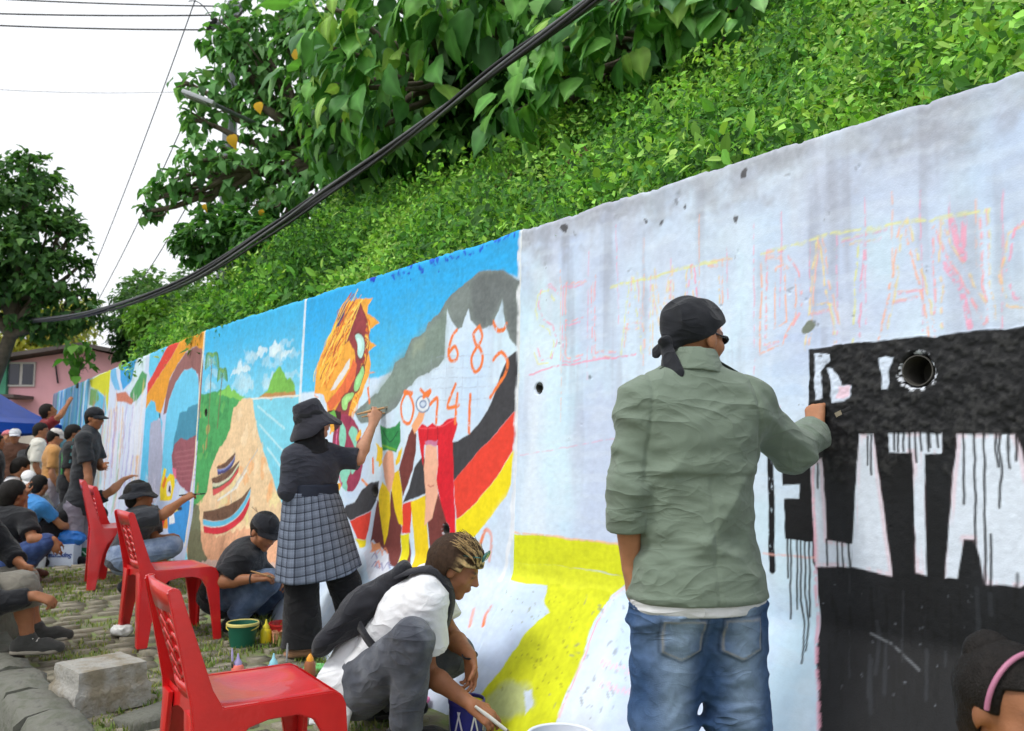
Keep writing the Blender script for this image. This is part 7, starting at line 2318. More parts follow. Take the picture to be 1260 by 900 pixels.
P4.pants(M_BJEAN, 1.0, e=.016, fold=.009, top=None)
P4.shoes(M_BLACKC)
P4.hair(front=.05)
P4.cap(M_BLACKF, brim=.045)
MB().tube([lerp(J['elR'], J['wrR'], .92) + np.array([0, .030 * math.cos(a), .030 * math.sin(a)]) for a in np.linspace(0, 6.283, 16)], .005, 6).build('bracelet', M_BLACKC, P4.root, smooth=True, off=P4.base)
hw = J['wrR'] + np.array([.06, -.01, .02])
brush('short pale brush held by the crouching man in black', hw + np.array([-.07, -.02, .03]), hw + np.array([.08, .02, -.02]), .012, mat('bristle_d', rgb(170, 130, 96)), M_WOOD, .006)

# ---------------------------------------------------------------- the girl with the pink headband
Y5 = 1.62
J = {}
hd = D(1246, 872, Y5)
J['head'] = hd; J['neck'] = hd + np.array([-.01, .03, -.135]); J['pel'] = J['neck'] + np.array([.02, .08, -.40])
J['shL'] = J['neck'] + np.array([.14, .05, -.055]); J['shR'] = J['neck'] + np.array([-.13, .03, -.055])
J['elL'] = J['shL'] + np.array([.03, -.02, -.22]); J['wrL'] = J['elL'] + np.array([-.06, -.18, -.04]); J['elR'] = J['shR'] + np.array([-.03, -.02, -.22]); J['wrR'] = J['elR'] + np.array([.08, -.18, -.04])
J['hipL'] = J['pel'] + (.08, 0, 0); J['hipR'] = J['pel'] + (-.08, 0, 0)
J['knL'] = J['pel'] + (.10, -.34, .05); J['knR'] = J['pel'] + (-.10, -.34, .05)
J['anL'] = np.array([J['knL'][0], J['knL'][1] + .02, .08]); J['anR'] = np.array([J['knR'][0], J['knR'][1] + .02, .08])
J['pel'][2] = .34; J['hipL'][2] = J['hipR'][2] = .32; J['knL'][2] = J['knR'][2] = .40
P5 = Person('girl with pink headband and tied black hair in mustard top', J, face=(.30, -.90, -.22), S=.86, skin=0, vox=.0095, seed=5, base=(J['pel'][0], J['pel'][1], 0))
P5.body(headk=1.05)
P5.shirt(cloth('mustard', rgb(196, 150, 56)), sleeve=.8, e=.02, hem=.06)
P5.pants(M_BLKP, 1.0)
P5.shoes(M_BLACKC)
P5.hair(front=.068, low=-.06, bulk=.006, vox=.005)
hr = [o for o in P5.root.children if o.name.startswith('hair')][0]
pts = [P5.local(.100 * math.cos(a) * .96, .012 + .0 * a, .112 * math.sin(a) + .020) for a in np.linspace(-.15, math.pi + .15, 30)]
pts = [P5.local(.099 * math.cos(a), .022, .030 + .106 * math.sin(a)) for a in np.linspace(-.1, math.pi + .1, 30)]
MB().tube(pts, .0048, 8).build('headband', mat('pink_band', rgb(176, 112, 140), rough=.4, var=.1), P5.root, smooth=True, off=P5.base)
sol = Solid(); sol.ell(P5.local(.0, -.075, .085), (.045, .045, .045), P5.HR, .02)
sol.disp(lambda P: -.010 * (fbm(P[:, 0] * 60, P[:, 1] * 60, P[:, 2] * 22, 5, 3) - .45))
sol.build('hair_bun', M_HAIRM, hr, .006, P5.base, lambda V: np.tile(np.array((.012, .010, .009)), (len(V), 1)))
st = thing('stool', 'low wooden stool under the girl in mustard', 'stool', (J['pel'][0], J['pel'][1], 0))
MB().box((0, 0, .20), (.26, .24, .025)).build('seat', M_WOOD, st, bevel=.004)
for sx in (-1, 1):
    for sy in (-1, 1): MB().box((sx * .10, sy * .09, .095), (.03, .03, .19)).build('leg', M_WOOD, st)
# ================================================================== red plastic chairs
M_RED = mat('red_plastic', rgb(204, 26, 30), rough=.32, var=.14, scale=9, spec=.6, bump=.08, bscale=70, coat=.3, detail=8)
def extrude_profile(pts, x0, thick, splay):
    bm = bmesh.new()
    vs = [bm.verts.new((x0, y, z)) for y, z in pts]
    f = bm.faces.new(vs)
    r = bmesh.ops.extrude_face_region(bm, geom=[f])
    for v in r['geom']:
        if isinstance(v, bmesh.types.BMVert): v.co.x += thick
    for v in bm.verts: v.co.x += math.copysign(1, x0) * (.44 - v.co.z) * splay * (1 if v.co.z < .44 else .9)
    bmesh.ops.recalc_face_normals(bm, faces=bm.faces)
    ed = [e for e in bm.edges if len(e.link_faces) == 2 and e.calc_face_angle(0) > .6]
    bmesh.ops.bevel(bm, geom=ed, offset=.004, segments=2, affect='EDGES', clamp_overlap=True)
    me = bpy.data.meshes.new('side_frame'); bm.to_mesh(me); bm.free()
    me.polygons.foreach_set('use_smooth', np.full(len(me.polygons), True, bool)); me.set_sharp_from_angle(angle=math.radians(35))
    return me
SIDE = [(-.265, 0), (-.205, 0), (-.165, .24), (-.135, .33), (-.09, .378), (-.03, .392), (.06, .392), (.11, .372), (.14, .32), (.165, .20), (.188, 0), (.236, 0), (.226, .22), (.218, .40), (.205, .432), (.175, .446), (-.165, .446), (-.195, .50), (-.235, .62), (-.292, .79), (-.300, .80), (-.322, .80), (-.330, .79), (-.292, .62), (-.258, .46), (-.250, .38)]
def back_y(z): return -.188 - .105 * (z - .446) / .354 - .012
CHAIR_PARTS = []
def make_chair_parts():
    for sx in (-1, 1):
        CHAIR_PARTS.append(('side_frame', extrude_profile(SIDE, sx * .196, sx * .022, .085)))
        # flanges that give the legs their angle section
        for (y, z0, z1, yt) in ((-.255, .004, .43, -.247), (.226, .004, .40, .210)):
            mb = MB()
            xb0 = sx * (.196 + (.44 - z0) * .085); xt = sx * (.196 + (.44 - z1) * .085)
            w0, w1 = .034, .085
            V = [(xb0 - sx * w0, y - .008, z0), (xb0 + sx * .004, y - .008, z0), (xb0 + sx * .004, y + .008, z0), (xb0 - sx * w0, y + .008, z0), (xt - sx * w1, yt - .008, z1), (xt + sx * .004, yt - .008, z1), (xt + sx * .004, yt + .008, z1), (xt - sx * w1, yt + .008, z1)]
            mb.add(V, [[0, 3, 2, 1], [4, 5, 6, 7], [0, 1, 5, 4], [1, 2, 6, 5], [2, 3, 7, 6], [3, 0, 4, 7]])
            CHAIR_PARTS.append(('leg_flange', mb.mesh('leg_flange', bevel=.003)))
    # seat: dished, rolled at the front
    n = 17; V = []
    for i, u in enumerate(np.linspace(-1, 1, n)):
        for k, v in enumerate(np.linspace(0, 1, n)):
            y = -.19 + .41 * v; z = .452 - .014 * (1 - u * u) * math.sin(math.pi * min(v * 1.1, 1)) - (.055 * ((v - .86) / .14) ** 2 if v > .86 else 0)
            V.append((u * .215, y - (.02 * ((v - .86) / .14) ** 2 if v > .86 else 0), z - .012 * abs(u) ** 8))
    V = np.array(V)
    mb = MB(); mb.grid(V, n, n); mb.grid(V - (0, 0, .008), n, n)
    CHAIR_PARTS.append(('seat', mb.mesh('seat', smooth=True)))
    mb = MB()
    q = [(u * .196, .205 + .002, z) for u in np.linspace(-1, 1, 15) for z in (.43, .43 - .035 - .05 * u * u)]
    mb.grid(np.array(q), 15, 2); mb.grid(np.array(q) - (0, .012, 0), 15, 2)
    CHAIR_PARTS.append(('apron', mb.mesh('apron', smooth=True)))
    mb = MB()
    q = [(u * .196, -.236, z) for u in np.linspace(-1, 1, 15) for z in (.45, .45 - .045 - .06 * u * u)]
    mb.grid(np.array(q), 15, 2)
    CHAIR_PARTS.append(('apron', mb.mesh('apron', smooth=True)))
    # back: top rail, lower rail, two mullions and curved bars
    def rail(z0, z1, curve):
        mb = MB(); V = []
        for u in np.linspace(-1, 1, 17):
            for (dy, z) in ((.008, z0), (.010, (z0 + z1) / 2), (.006, z1), (-.008, z1), (-.012, (z0 + z1) / 2), (-.010, z0), (.008, z0)):
                zz = z + (curve * (1 - u * u) if z > z0 + .001 else 0)
                V.append((u * .188, back_y(z) + dy - .030 * (1 - u * u), zz))
        mb.grid(np.array(V), 17, 7)
        return mb.mesh('rail', smooth=True)
    CHAIR_PARTS.append(('top_rail', rail(.722, .795, .012)))
    CHAIR_PARTS.append(('lower_rail', rail(.452, .498, 0)))
    def bar(pts, r):
        P = np.array([(x, back_y(z) - .030 * (1 - (x / .188) ** 2), z) for x, z in pts])
        return P
    for x in (-.145, -.05, .05, .145):
        mb = MB()
        P = bar([(x, z) for z in np.linspace(.48, .74, 8)], 0)
        w = .028 if abs(x) > .1 else .012
        V = []
        for p in P: V += [p + (-w, .004, 0), p + (w, .004, 0), p + (w, -.006, 0), p + (-w, -.006, 0), p + (-w, .004, 0)]
        mb.grid(np.array(V), len(P), 5)
        CHAIR_PARTS.append(('mullion', mb.mesh('mullion', smooth=False)))
    for k in range(6):
        zc = .512 + .041 * k
        for (xa, xb, up) in ((-.12, -.05, 1), (-.05, .05, 1), (.05, .12, 1)):
            P = bar([(lerp(xa, xb, t), zc - .012 + .034 * math.sin(math.pi * (t * .85 + .1)) - .018 * t) for t in np.linspace(0, 1, 8)], 0)
            V = []
            for p in P: V += [p + (0, .005, -.008), p + (0, .007, .008), p + (0, -.006, .008), p + (0, -.006, -.008), p + (0, .005, -.008)]
            mb = MB(); mb.grid(np.array(V), len(P), 5)
            CHAIR_PARTS.append(('back_bar', mb.mesh('back_bar', smooth=True)))
    for _, m in CHAIR_PARTS: m.materials.append(M_RED)
make_chair_parts()
def chair(label, x, y, face, scale=1.0):
    g = float(gz(x, y))
    t = thing('plastic_chair', label, 'chair', (x, y, g), math.atan2(face[1], face[0]) - math.pi / 2, 'red plastic chairs')
    t.scale = (scale,) * 3
    for nme, me in CHAIR_PARTS: obj(nme, me, None, t)
    return t
chair('red plastic chair beside the man in white tee', -.83, 2.88, (.84, .54))
chair('red plastic chair in the middle of the three', -2.16, 5.55, (.80, .60))
chair('red plastic chair next to the cap wearing onlooker', -3.26, 7.3, (.88, .47), 1.08)
chair('red plastic chair turned to the wall behind the other chairs', -3.50, 7.85, (.80, .60))

# ================================================================== paint pots and small things on the ground
def colm(name, r, g, b, rough=.45, **k): return mat(name, rgb(r, g, b), rough=rough, var=k.pop('var', .08), **k)
def gpt(px, py, z=0.0):
    p = G(px, py, z)
    for _ in range(3): p = G(px, py, z + float(gz(p[0], p[1])))
    return p
def pail(label, p, rt, rb, h, body, inside=None, rim=None, fill=.8, name='paint_bucket', handle=None, prints=None):
    t = thing(name, label, 'bucket', p)
    MB().lathe([(0, .002), (rb, .002), (rb * 1.01, .01), (rt, h), (rt * 1.05, h), (rt * 1.05, h - .012), (rt * 1.0, h - .014)], seg=32).lathe([(rt * .97, h), (rb * .95, .01)], seg=32).build('body', body, t, auto=40)
    if inside is not None:
        rr = lerp(rb, rt, fill) * .96
        MB().lathe([(0, h * fill), (rr, h * fill)], seg=32).build('paint', inside, t)
    if rim is not None:
        MB().lathe([(rt * 1.06, h - .014), (rt * 1.07, h - .002), (rt * 1.02, h + .004), (rt * .96, h - .002)], seg=32).build('rim', rim, t, smooth=True)
    if handle is not None:
        a = np.linspace(0, math.pi, 18)
        MB().tube([(rt * 1.06 * math.cos(q), .0 - rt * .75 * math.sin(q), h - .02 - rt * .28 * math.sin(q)) for q in a], .0035, 6).build('handle', handle, t, smooth=True)
    return t
# the yellow paint can: blue label with white slanted bars
p = gpt(574, 905); 
can = pail('small tin of yellow paint with blue striped label', p, .075, .074, .15, colm('can_blue', 40, 42, 130), colm('yellow_wet', 226, 220, 30, .25), colm('can_rim', 60, 54, 140, .35), .93, 'paint_can')
M_WHITEP = colm('white_print', 226, 226, 232)
for k in range(14):
    a = k * 2 * math.pi / 14
    mb = MB(); V = []
    for t_ in np.linspace(0, 1, 6):
        for w in (0, .10):
            an = a + w + .28 * t_ * (1 if k % 2 else -1)
            V.append((.0763 * math.cos(an), .0763 * math.sin(an), .03 + .085 * t_))
    mb.grid(np.array(V), 6, 2).build('label_print', M_WHITEP, can)
p = gpt(690, 985); pail('white plastic bucket at the foot of the yellow figure', p, .115, .095, .22, colm('white_bucket', 214, 220, 230), None, colm('white_rim', 226, 230, 236), handle=M_METAL)
p = gpt(298, 795); pail('dark green bucket with yellow rim beside the woman', p, .092, .072, .14, colm('green_bucket', 24, 92, 72), colm('green_water', 70, 110, 100, .2), colm('yellow_rim', 200, 190, 110), .7, handle=colm('yellow_wire', 206, 190, 80))
p = gpt(349, 786); pail('low red tub behind the yellow bottle', p, .09, .08, .10, colm('red_tub', 176, 40, 40), None, None)
p = gpt(341, 792); pail('peach plastic cup by the trouser leg', p, .032, .026, .075, colm('peach', 226, 160, 130), None, None, name='plastic_cup')
p = gpt(393, 782); pail('small white paint tin between the legs of the woman', p, .05, .05, .11, colm('tin_w', 206, 210, 222), None, colm('tin_blue', 60, 80, 160), name='paint_tin')
def bottle(label, p, r, h, body, top, tall=.05):
    t = thing('squeeze_bottle', label, 'bottle', p)
    MB().lathe([(0, .001), (r * .95, .001), (r, .01), (r, h * .8), (r * .8, h * .95), (r * .45, h)], seg=20).build('body', body, t, auto=40)
    MB().lathe([(r * .62, h - .004), (r * .62, h + .012), (r * .25, h + .03), (r * .12, h + .03 + tall * .5), (0, h + .03 + tall * .5)], seg=16).build('nozzle', top, t, auto=40)
    return t
bottle('yellow squeeze bottle next to the green bucket', gpt(327, 791), .034, .085, colm('yb', 226, 206, 40), colm('yb2', 232, 216, 60))
pk = gpt(292, 838); bottle('orange pink squeeze bottle with lilac cap behind the chair', pk, .032, .085, colm('pb', 232, 120, 104), colm('lilac', 176, 164, 214))
bottle('pale blue capped bottle hidden by the red seat', gpt(336, 838), .034, .085, colm('bb', 120, 170, 210), colm('bb2', 150, 210, 226))
bottle('brown bottle with orange cap behind the chair seat', gpt(381, 833), .030, .085, colm('brb', 150, 92, 60), colm('orc', 236, 160, 50), .01)
bottle('light green bottle beside the blue bag', gpt(57, 668), .05, .14, colm('lgb', 170, 200, 110), colm('lgb2', 190, 214, 130))
b0 = gpt(287, 838) + np.array([0, -.02, .07]); brush('lilac handled brush standing in the pink bottle', b0 + np.array([-.005, 0, .10]), b0, .012, None, colm('lil', 180, 168, 214), .006)
b0 = gpt(352, 832) + np.array([0, 0, .02]); brush('grey brush standing up behind the red seat', b0 + np.array([.003, 0, .15]), b0, .012, None, colm('gry', 150, 152, 156), .006)
# green plastic lid lying by the shoe
gl = gpt(388, 822); o = MB().lathe([(0, .006), (.06, .006), (.064, .010), (.066, .0), (0, .0)], seg=24).build('plastic_lid', colm('lid', 110, 190, 110), None, auto=40); o.location = gl; tag(o, 'bright green plastic lid lying near the sandals', 'tray')
# a crumpled clear bag under the chair and some litter
rr = np.random.default_rng(6)
def crumple(label, p, r, m, seed, name='crumpled_bag', cat='litter'):
    s_ = Solid(); s_.ell((0, 0, r * .5), (r, r * .8, r * .55), None, .01)
    s_.disp(lambda P: -.5 * r * (fbm(P[:, 0] * 30, P[:, 1] * 30, P[:, 2] * 30, seed, 3) - .5)); s_.cut((0, 0, .002), (0, 0, -1))
    o = obj(name, s_.mesh(name, .006, relax=0), m, None, p); return tag(o, label, cat)
crumple('crumpled clear plastic bag under the middle chair', gpt(150, 783), .07, colm('clear_bag', 206, 208, 206, .2), 3)
crumple('pink plastic scrap lying at the foot of the wall', gpt(517, 868), .045, colm('pink_scrap', 226, 120, 170), 4, 'plastic_scrap')
crumple('black cloth bag lying against the painted wall', gpt(578, 846) * 0 + np.append(plan(np.array(-.55), np.array(.55)), 0), .05, M_BLACKC, 5, 'cloth_bag', 'bag')
# white box at the beach panel, pink print
bx_ = gpt(265, 722)
t = thing('paint_box', 'small white box with pink print under the beach panel', 'box', bx_, .4)
MB().box((0, 0, .06), (.20, .14, .12)).build('carton', colm('box_w', 226, 220, 226), t, bevel=.004)
MB().box((.0, -.0715, .07), (.10, .002, .04)).build('label_print', colm('box_p', 226, 90, 120), t)
# two lettered cartons, bag and bottles by the squatting onlooker
def text_obj(name, txt, size, m, parent, loc, rot, shear=0.0):
    cu = bpy.data.curves.new(name, 'FONT'); cu.body = txt; cu.size = size; cu.align_x = 'CENTER'; cu.align_y = 'CENTER'; cu.extrude = .001; cu.shear = shear; cu.offset = .002
    o = bpy.data.objects.new(name, cu); COL.objects.link(o)
    dg = bpy.context.evaluated_depsgraph_get(); me = bpy.data.meshes.new_from_object(o.evaluated_get(dg))
    bpy.data.objects.remove(o); o = obj(name, me, m, parent, loc); o.rotation_euler = rot
    return o
c1 = gpt(79, 696)
t = thing('drinks_carton', 'white carton with blue script lettering upside down', 'carton', c1, .06)
MB().box((0, 0, .105), (.24, .18, .21)).build('carton', colm('carton_w', 200, 212, 232), t, bevel=.004)
text_obj('lettering', 'Suprema', .062, colm('script_blue', 50, 80, 150), t, (0, -.0925, .10), (math.pi / 2, math.pi, 0), .25)
MB().box((-.155, .02, .115), (.06, .15, .23)).build('dark_end', colm('cart_dark', 40, 30, 28), t)
c2 = gpt(104, 692)
t = thing('green_logo_carton', 'white carton with green logo beside the lettered one', 'carton', c2, .05)
MB().box((0, .02, .11), (.20, .18, .22)).build('carton', colm('carton_v', 206, 210, 228), t, bevel=.004)
MB().box((.02, -.0725, .10), (.12, .002, .10)).build('logo_patch', colm('logo_g', 50, 130, 84), t)
MB().box((.03, -.0745, .10), (.05, .002, .05), frame((1, 0, 1), (0, -1, 0))).build('logo_mark', colm('logo_w', 196, 220, 206), t)
s_ = Solid(); s_.ell((0, 0, .06), (.15, .09, .07), None, .03); s_.ell((-.08, .0, .10), (.05, .05, .05), None, .03); s_.disp(folds(.02, 12, (14, 14, 14)))
o = obj('blue_bag', s_.mesh('blue_bag', .01), colm('bag_blue', 40, 110, 190), None, (c1[0] + .02, c1[1] + .02, c1[2] + .20)); tag(o, 'bright blue bag slumped on the lettered carton', 'bag')
for k, px in enumerate((45, 51)):
    cpt = gpt(px, 699); t = thing('water_cup', ('clear plastic water cup on the paving by the jeans', 'clear plastic water cup against the dark carton end')[k], 'cup', cpt, group='clear water cups')
    MB().lathe([(0, .002), (.03, .002), (.038, .10), (.036, .10), (.028, .006), (0, .006)], seg=18).build('cup', colm('cup_clear', 196, 204, 210, .15), t, auto=40)
    MB().lathe([(.0, .101), (.039, .101), (.039, .097)], seg=18).build('film_lid', colm('cup_lid', 226, 228, 230), t)
o = MB().box((0, 0, .004), (.30, .16, .006)).build('cardboard', colm('card', 176, 150, 116, .9), None); o.location = gpt(138, 702); o.rotation_euler = (0, 0, .3); tag(o, 'flat piece of brown cardboard on the paving', 'cardboard')
# white tray in the grass by the wall foot
o = MB().lathe([(0, .004), (.05, .004), (.06, .03), (.057, .03), (.048, .008), (0, .008)], seg=24).build('paint_saucer', colm('saucer', 206, 206, 206), None, auto=40); o.location = gpt(380, 630 + 165); tag(o, 'small white saucer by the sandals', 'saucer')
# ================================================================== painters and onlookers farther along
FAR = .016
GRP = None
def stand(px, head_y, foot_y, Y, face, turn=None):
    """joints of an upright figure seen at px, facing the ground direction 'face'"""
    hd = D(px, head_y + 13 * 9 / Y, Y)
    g = float(gz(hd[0], Y))
    H = D(px, head_y, Y)[2] - g
    f = nrm(np.array([face[0], face[1], 0])); sd = nrm(np.cross(f, (0, 0, 1)))
    b = np.array([hd[0], hd[1], g])
    def at(r, fw, z): return b + sd * r * H / 1.7 + f * fw * H / 1.7 + np.array([0, 0, z * H])
    return dict(head=at(0, .03, .925), neck=at(0, 0, .835), shL=at(-.18, 0, .800), shR=at(.18, 0, .800), elL=at(-.23, -.02, .625), elR=at(.23, -.02, .625), wrL=at(-.22, .10, .485), wrR=at(.22, .10, .485), pel=at(0, 0, .545), hipL=at(-.08, 0, .52), hipR=at(.08, 0, .52), knL=at(-.09, .02, .28), knR=at(.10, .01, .28), anL=at(-.10, -.02, .05), anR=at(.11, -.02, .05)), H / 1.7
def squat(px, head_y, Y, face, lean=.25):
    hd = D(px, head_y, Y); g = float(gz(hd[0], Y)); b = np.array([hd[0], hd[1], g])
    f = nrm(np.array([face[0], face[1], 0])); sd = nrm(np.cross(f, (0, 0, 1)))
    hz_ = hd[2] - g
    def at(r, fw, z): return b + sd * r + f * fw + np.array([0, 0, z])
    return dict(head=at(0, 0, hz_), neck=at(0, -.06, hz_ - .13), shL=at(-.18, -.09, hz_ - .19), shR=at(.18, -.09, hz_ - .19), elL=at(-.24, .08, hz_ - .38), elR=at(.24, .08, hz_ - .38), wrL=at(-.16, .30, hz_ - .42), wrR=at(.16, .30, hz_ - .42), pel=at(0, -.06 - lean, .24), hipL=at(-.09, -.04 - lean, .24), hipR=at(.09, -.04 - lean, .24), knL=at(-.16, .20 - lean * .3, .46), knR=at(.16, .20 - lean * .3, .46), anL=at(-.13, -.02 - lean * .3, .085), anR=at(.13, -.02 - lean * .3, .085)), b

# man in black painting at the arch panel, squatting
J, b = squat(172, 610, 6.9, (.85, .45), .22)
J['shR'] = D(176, 638, 6.8); J['shL'] = D(186, 634, 7.15); J['neck'] = D(174, 628, 6.95); J['pel'] = D(156, 684, 6.95); J['hipR'] = D(158, 686, 6.86); J['hipL'] = D(162, 684, 7.06); J['anR'] = D(160, 700, 6.9); J['anL'] = D(176, 698, 7.15); J['anR'][2] = J['anL'][2] = .17
J['elR'] = D(200, 634, 6.85); J['wrR'] = D(224, 616, 7.05)
J['elL'] = D(188, 664, 7.1); J['wrL'] = D(200, 662, 7.1)
J['knR'] = D(212, 672, 6.9); J['knL'] = D(208, 676, 7.2)
P = Person('squatting man in black hat painting the arch panel', J, face=(.85, .40, .05), skin=0, vox=.0125, seed=11, base=b)
P.body(hands={'R': dict(d=(.5, .5, .4), n=(0, .6, -.5), curl=.8)}, bare=True)
P.shirt(cloth('charcoal_tee', rgb(54, 56, 62)), sleeve={'L': .7, 'R': .8}, e=.012, hem=.10, loose=.015)
P.pants(cloth('blue_shorts', rgb(104, 120, 148), col2=rgb(124, 138, 162)), .52, e=.02, top=None)
P.shoes(M_BLACKC)
P.hair(); P.bucket_hat(M_BLACKF, drop=.035, flare=.035)
hw = J['wrR'] + np.array([.05, .05, .05]); brush('brush with dark green bristles at the edge of the beach panel', hw + np.array([-.08, -.04, -.01]), hw + np.array([.10, .06, .0]), .02, colm('bristle_green', 40, 80, 50), M_BLACK, .008)

# standing onlooker in cap
J, S = stand(118, 499, 690, 8.6, (.80, -.25))
J['elR'] = D(108, 580, 8.4); J['wrR'] = D(111, 612, 8.35)
J['elL'] = D(124, 575, 8.75); J['wrL'] = D(128, 573, 8.5)
J['pel'] = D(97, 618, 8.6); J['neck'] = D(110, 529, 8.6); J['shR'] = D(102, 541, 8.42); J['shL'] = D(114, 539, 8.78)
J['head'] = D(117, 515, 8.6)
for q, dx in (('L', 4), ('R', -2)):
    J['hip' + q] = J['pel'] + np.array([0, .08 if q == 'L' else -.08, -.05]); J['kn' + q] = D(94 + dx, 655, 8.6 + (.1 if q == 'L' else -.1)); J['an' + q] = D(88 + dx, 690, 8.6 + (.12 if q == 'L' else -.12)); J['an' + q][2] = .19
P = Person('standing man in dark tee and cap watching beside the red chairs', J, face=(.88, -.20, -.12), S=S, skin=0, vox=.0125, seed=12)
P.body(); tee = P.shirt(cloth('slate_tee', rgb(48, 50, 54)), sleeve=.72, e=.012, hem=.12, loose=.012)
for k in range(4):
    c = lerp(J['neck'], J['pel'], .16 + .10 * k) - P.fwd * .150 * S - P.side * .02
    MB().box(c, (.05 + .02 * (k % 2), .004, .03), np.stack([P.side, P.fwd, P.up], 1)).build('back_print', colm('teal_print', 70, 170, 170), tee, off=P.base)
P.pants(cloth('grey_trousers', rgb(128, 122, 134)), 1.0, e=.010, flare=.015); P.shoes(M_BLACKC); P.hair(); P.cap(M_BLACKF)

# man in maroon reaching up at the far panel
J, S = stand(57, 496, 660, 12.0, (.75, .5))
J['elR'] = D(74, 512, 11.8); J['wrR'] = D(83, 498, 12.0)
P = Person('man in maroon shirt reaching up to the far blue panel', J, face=(.7, .5, .3), S=S, skin=0, vox=FAR, seed=13)
P.body(hands={'R': dict(d=(.3, .2, .9), n=(.2, .9, 0), curl=.5)}); P.shirt(cloth('maroon', rgb(116, 30, 36)), sleeve=.7, e=.010); P.pants(M_BLKP); P.shoes(M_BLACKC); P.hair()
# white shirt with sling bag
J, S = stand(48, 520, 680, 10.4, (.7, .4))
P = Person('man in white shirt with a dark sling bag across his back', J, face=(.8, .3, -.15), S=S, skin=0, vox=FAR, seed=14)
P.body(); P.shirt(cloth('cream_shirt', rgb(206, 204, 194)), sleeve=.8, e=.014, loose=.015); P.pants(cloth('slate_trousers', rgb(86, 86, 92))); P.shoes(M_BLACKC); P.hair()
bg = thing('sling_bag', 'dark sling bag worn across the white shirt', 'bag', P.base + np.array([0, 0, 1.0]))
s_ = Solid(); c = lerp(J['pel'], J['neck'], .45); s_.cone(c - P.fwd * .15 + P.side * .06, c - P.fwd * .15 - P.side * .10 + P.up * .06, .05, .07, .03); s_.build('pouch', M_BLACKC, bg, .009, np.array(bg.location))
a = np.linspace(0, 2 * math.pi, 26)
MB().tube([lerp(J['pel'], J['neck'], .58) + P.side * math.cos(t) * .175 * S + P.fwd * math.sin(t) * .150 * S + P.up * math.cos(t) * .16 for t in a], .016, 6).build('strap', M_BLACKC, bg, smooth=True, off=np.array(bg.location))
# tan vest and white cap
J, S = stand(66, 527, 680, 9.6, (.7, .45))
P = Person('person in tan vest and white cap bending to the wall', J, face=(.7, .5, -.3), S=S, skin=1, vox=FAR, seed=15)
P.body(); P.shirt(cloth('tan_vest', rgb(190, 140, 84)), sleeve=.75, e=.010, hem=.03); P.pants(cloth('pale_grey_trousers', rgb(160, 152, 160))); P.shoes(M_BLACKC); P.hair(); P.cap(cloth('white_cap', rgb(206, 200, 194)))
# black jersey with green stripe
J, S = stand(88, 522, 690, 9.2, (.75, .4))
P = Person('man in black jersey with a green side stripe', J, face=(.75, .45, -.2), S=S, skin=0, vox=FAR, seed=16)
P.body(); sh = P.shirt(cloth('black_jersey', rgb(36, 38, 40)), sleeve=.8, e=.012, loose=.012); P.pants(cloth('black_pants', rgb(34, 34, 38))); P.shoes(M_BLACKC); P.hair()
pts = [lerp(J['neck'], J['pel'], t) + P.side * .16 * S - P.fwd * .09 * S for t in np.linspace(.18, .75, 6)]
MB().tube(pts, .010, 6).build('stripe', colm('stripe_green', 60, 150, 80), sh, smooth=True, off=P.base)
# someone squatting low behind the chairs, arm stretched to the wall
J, b = squat(104, 604, 8.9, (.85, .45), .2)
J['elR'] = D(138, 604, 8.8); J['wrR'] = D(152, 590, 8.95); J['shR'] = D(114, 618, 8.8)
P = Person('squatting person behind the chairs stretching an arm to the wall', J, face=(.8, .5, .1), skin=1, vox=FAR, seed=17, base=b)
P.body(hands={'R': dict(d=(.7, .4, .35), n=(.1, .3, -.9), curl=.35)}); P.shirt(M_BTEE, sleeve=.6, e=.010); P.pants(M_BLKP, top=None); P.shoes(M_BLACKC); P.hair()
# squatting onlooker in jeans, seen from behind
J, b = squat(18, 610, 7.3, (.6, .5), .10)
J['shL'] = D(-4, 640, 7.45); J['shR'] = D(32, 638, 7.2); J['elR'] = D(40, 664, 7.1); J['wrR'] = D(66, 664, 7.15); J['elL'] = D(26, 640, 7.5); J['wrL'] = D(30, 612, 7.55)
J['pel'] = D(4, 694, 7.2); J['hipL'] = D(0, 692, 7.3); J['hipR'] = D(8, 692, 7.1); J['knR'] = D(56, 668, 7.15); J['knL'] = D(52, 672, 7.45); J['anR'] = D(20, 696, 7.15); J['anL'] = D(30, 692, 7.5)
for q in 'LR': J['an' + q][2] = .18
P = Person('squatting man in black tee and blue jeans resting his arm on his knee', J, face=(.5, .75, .0), skin=0, vox=.0125, seed=18, base=b)
P.body(hands={'R': dict(d=(.3, 0, -1), n=(0, .6, -.3), curl=.5)}); P.shirt(M_BTEE, sleeve=.7, e=.012, hem=.08, loose=.01); P.pants(cloth('dark_jeans', rgb(44, 62, 108), col2=rgb(58, 78, 124)), top=None, e=.011); P.shoes(cloth('sandal_brown', rgb(90, 60, 50))); P.hair(bulk=.01)
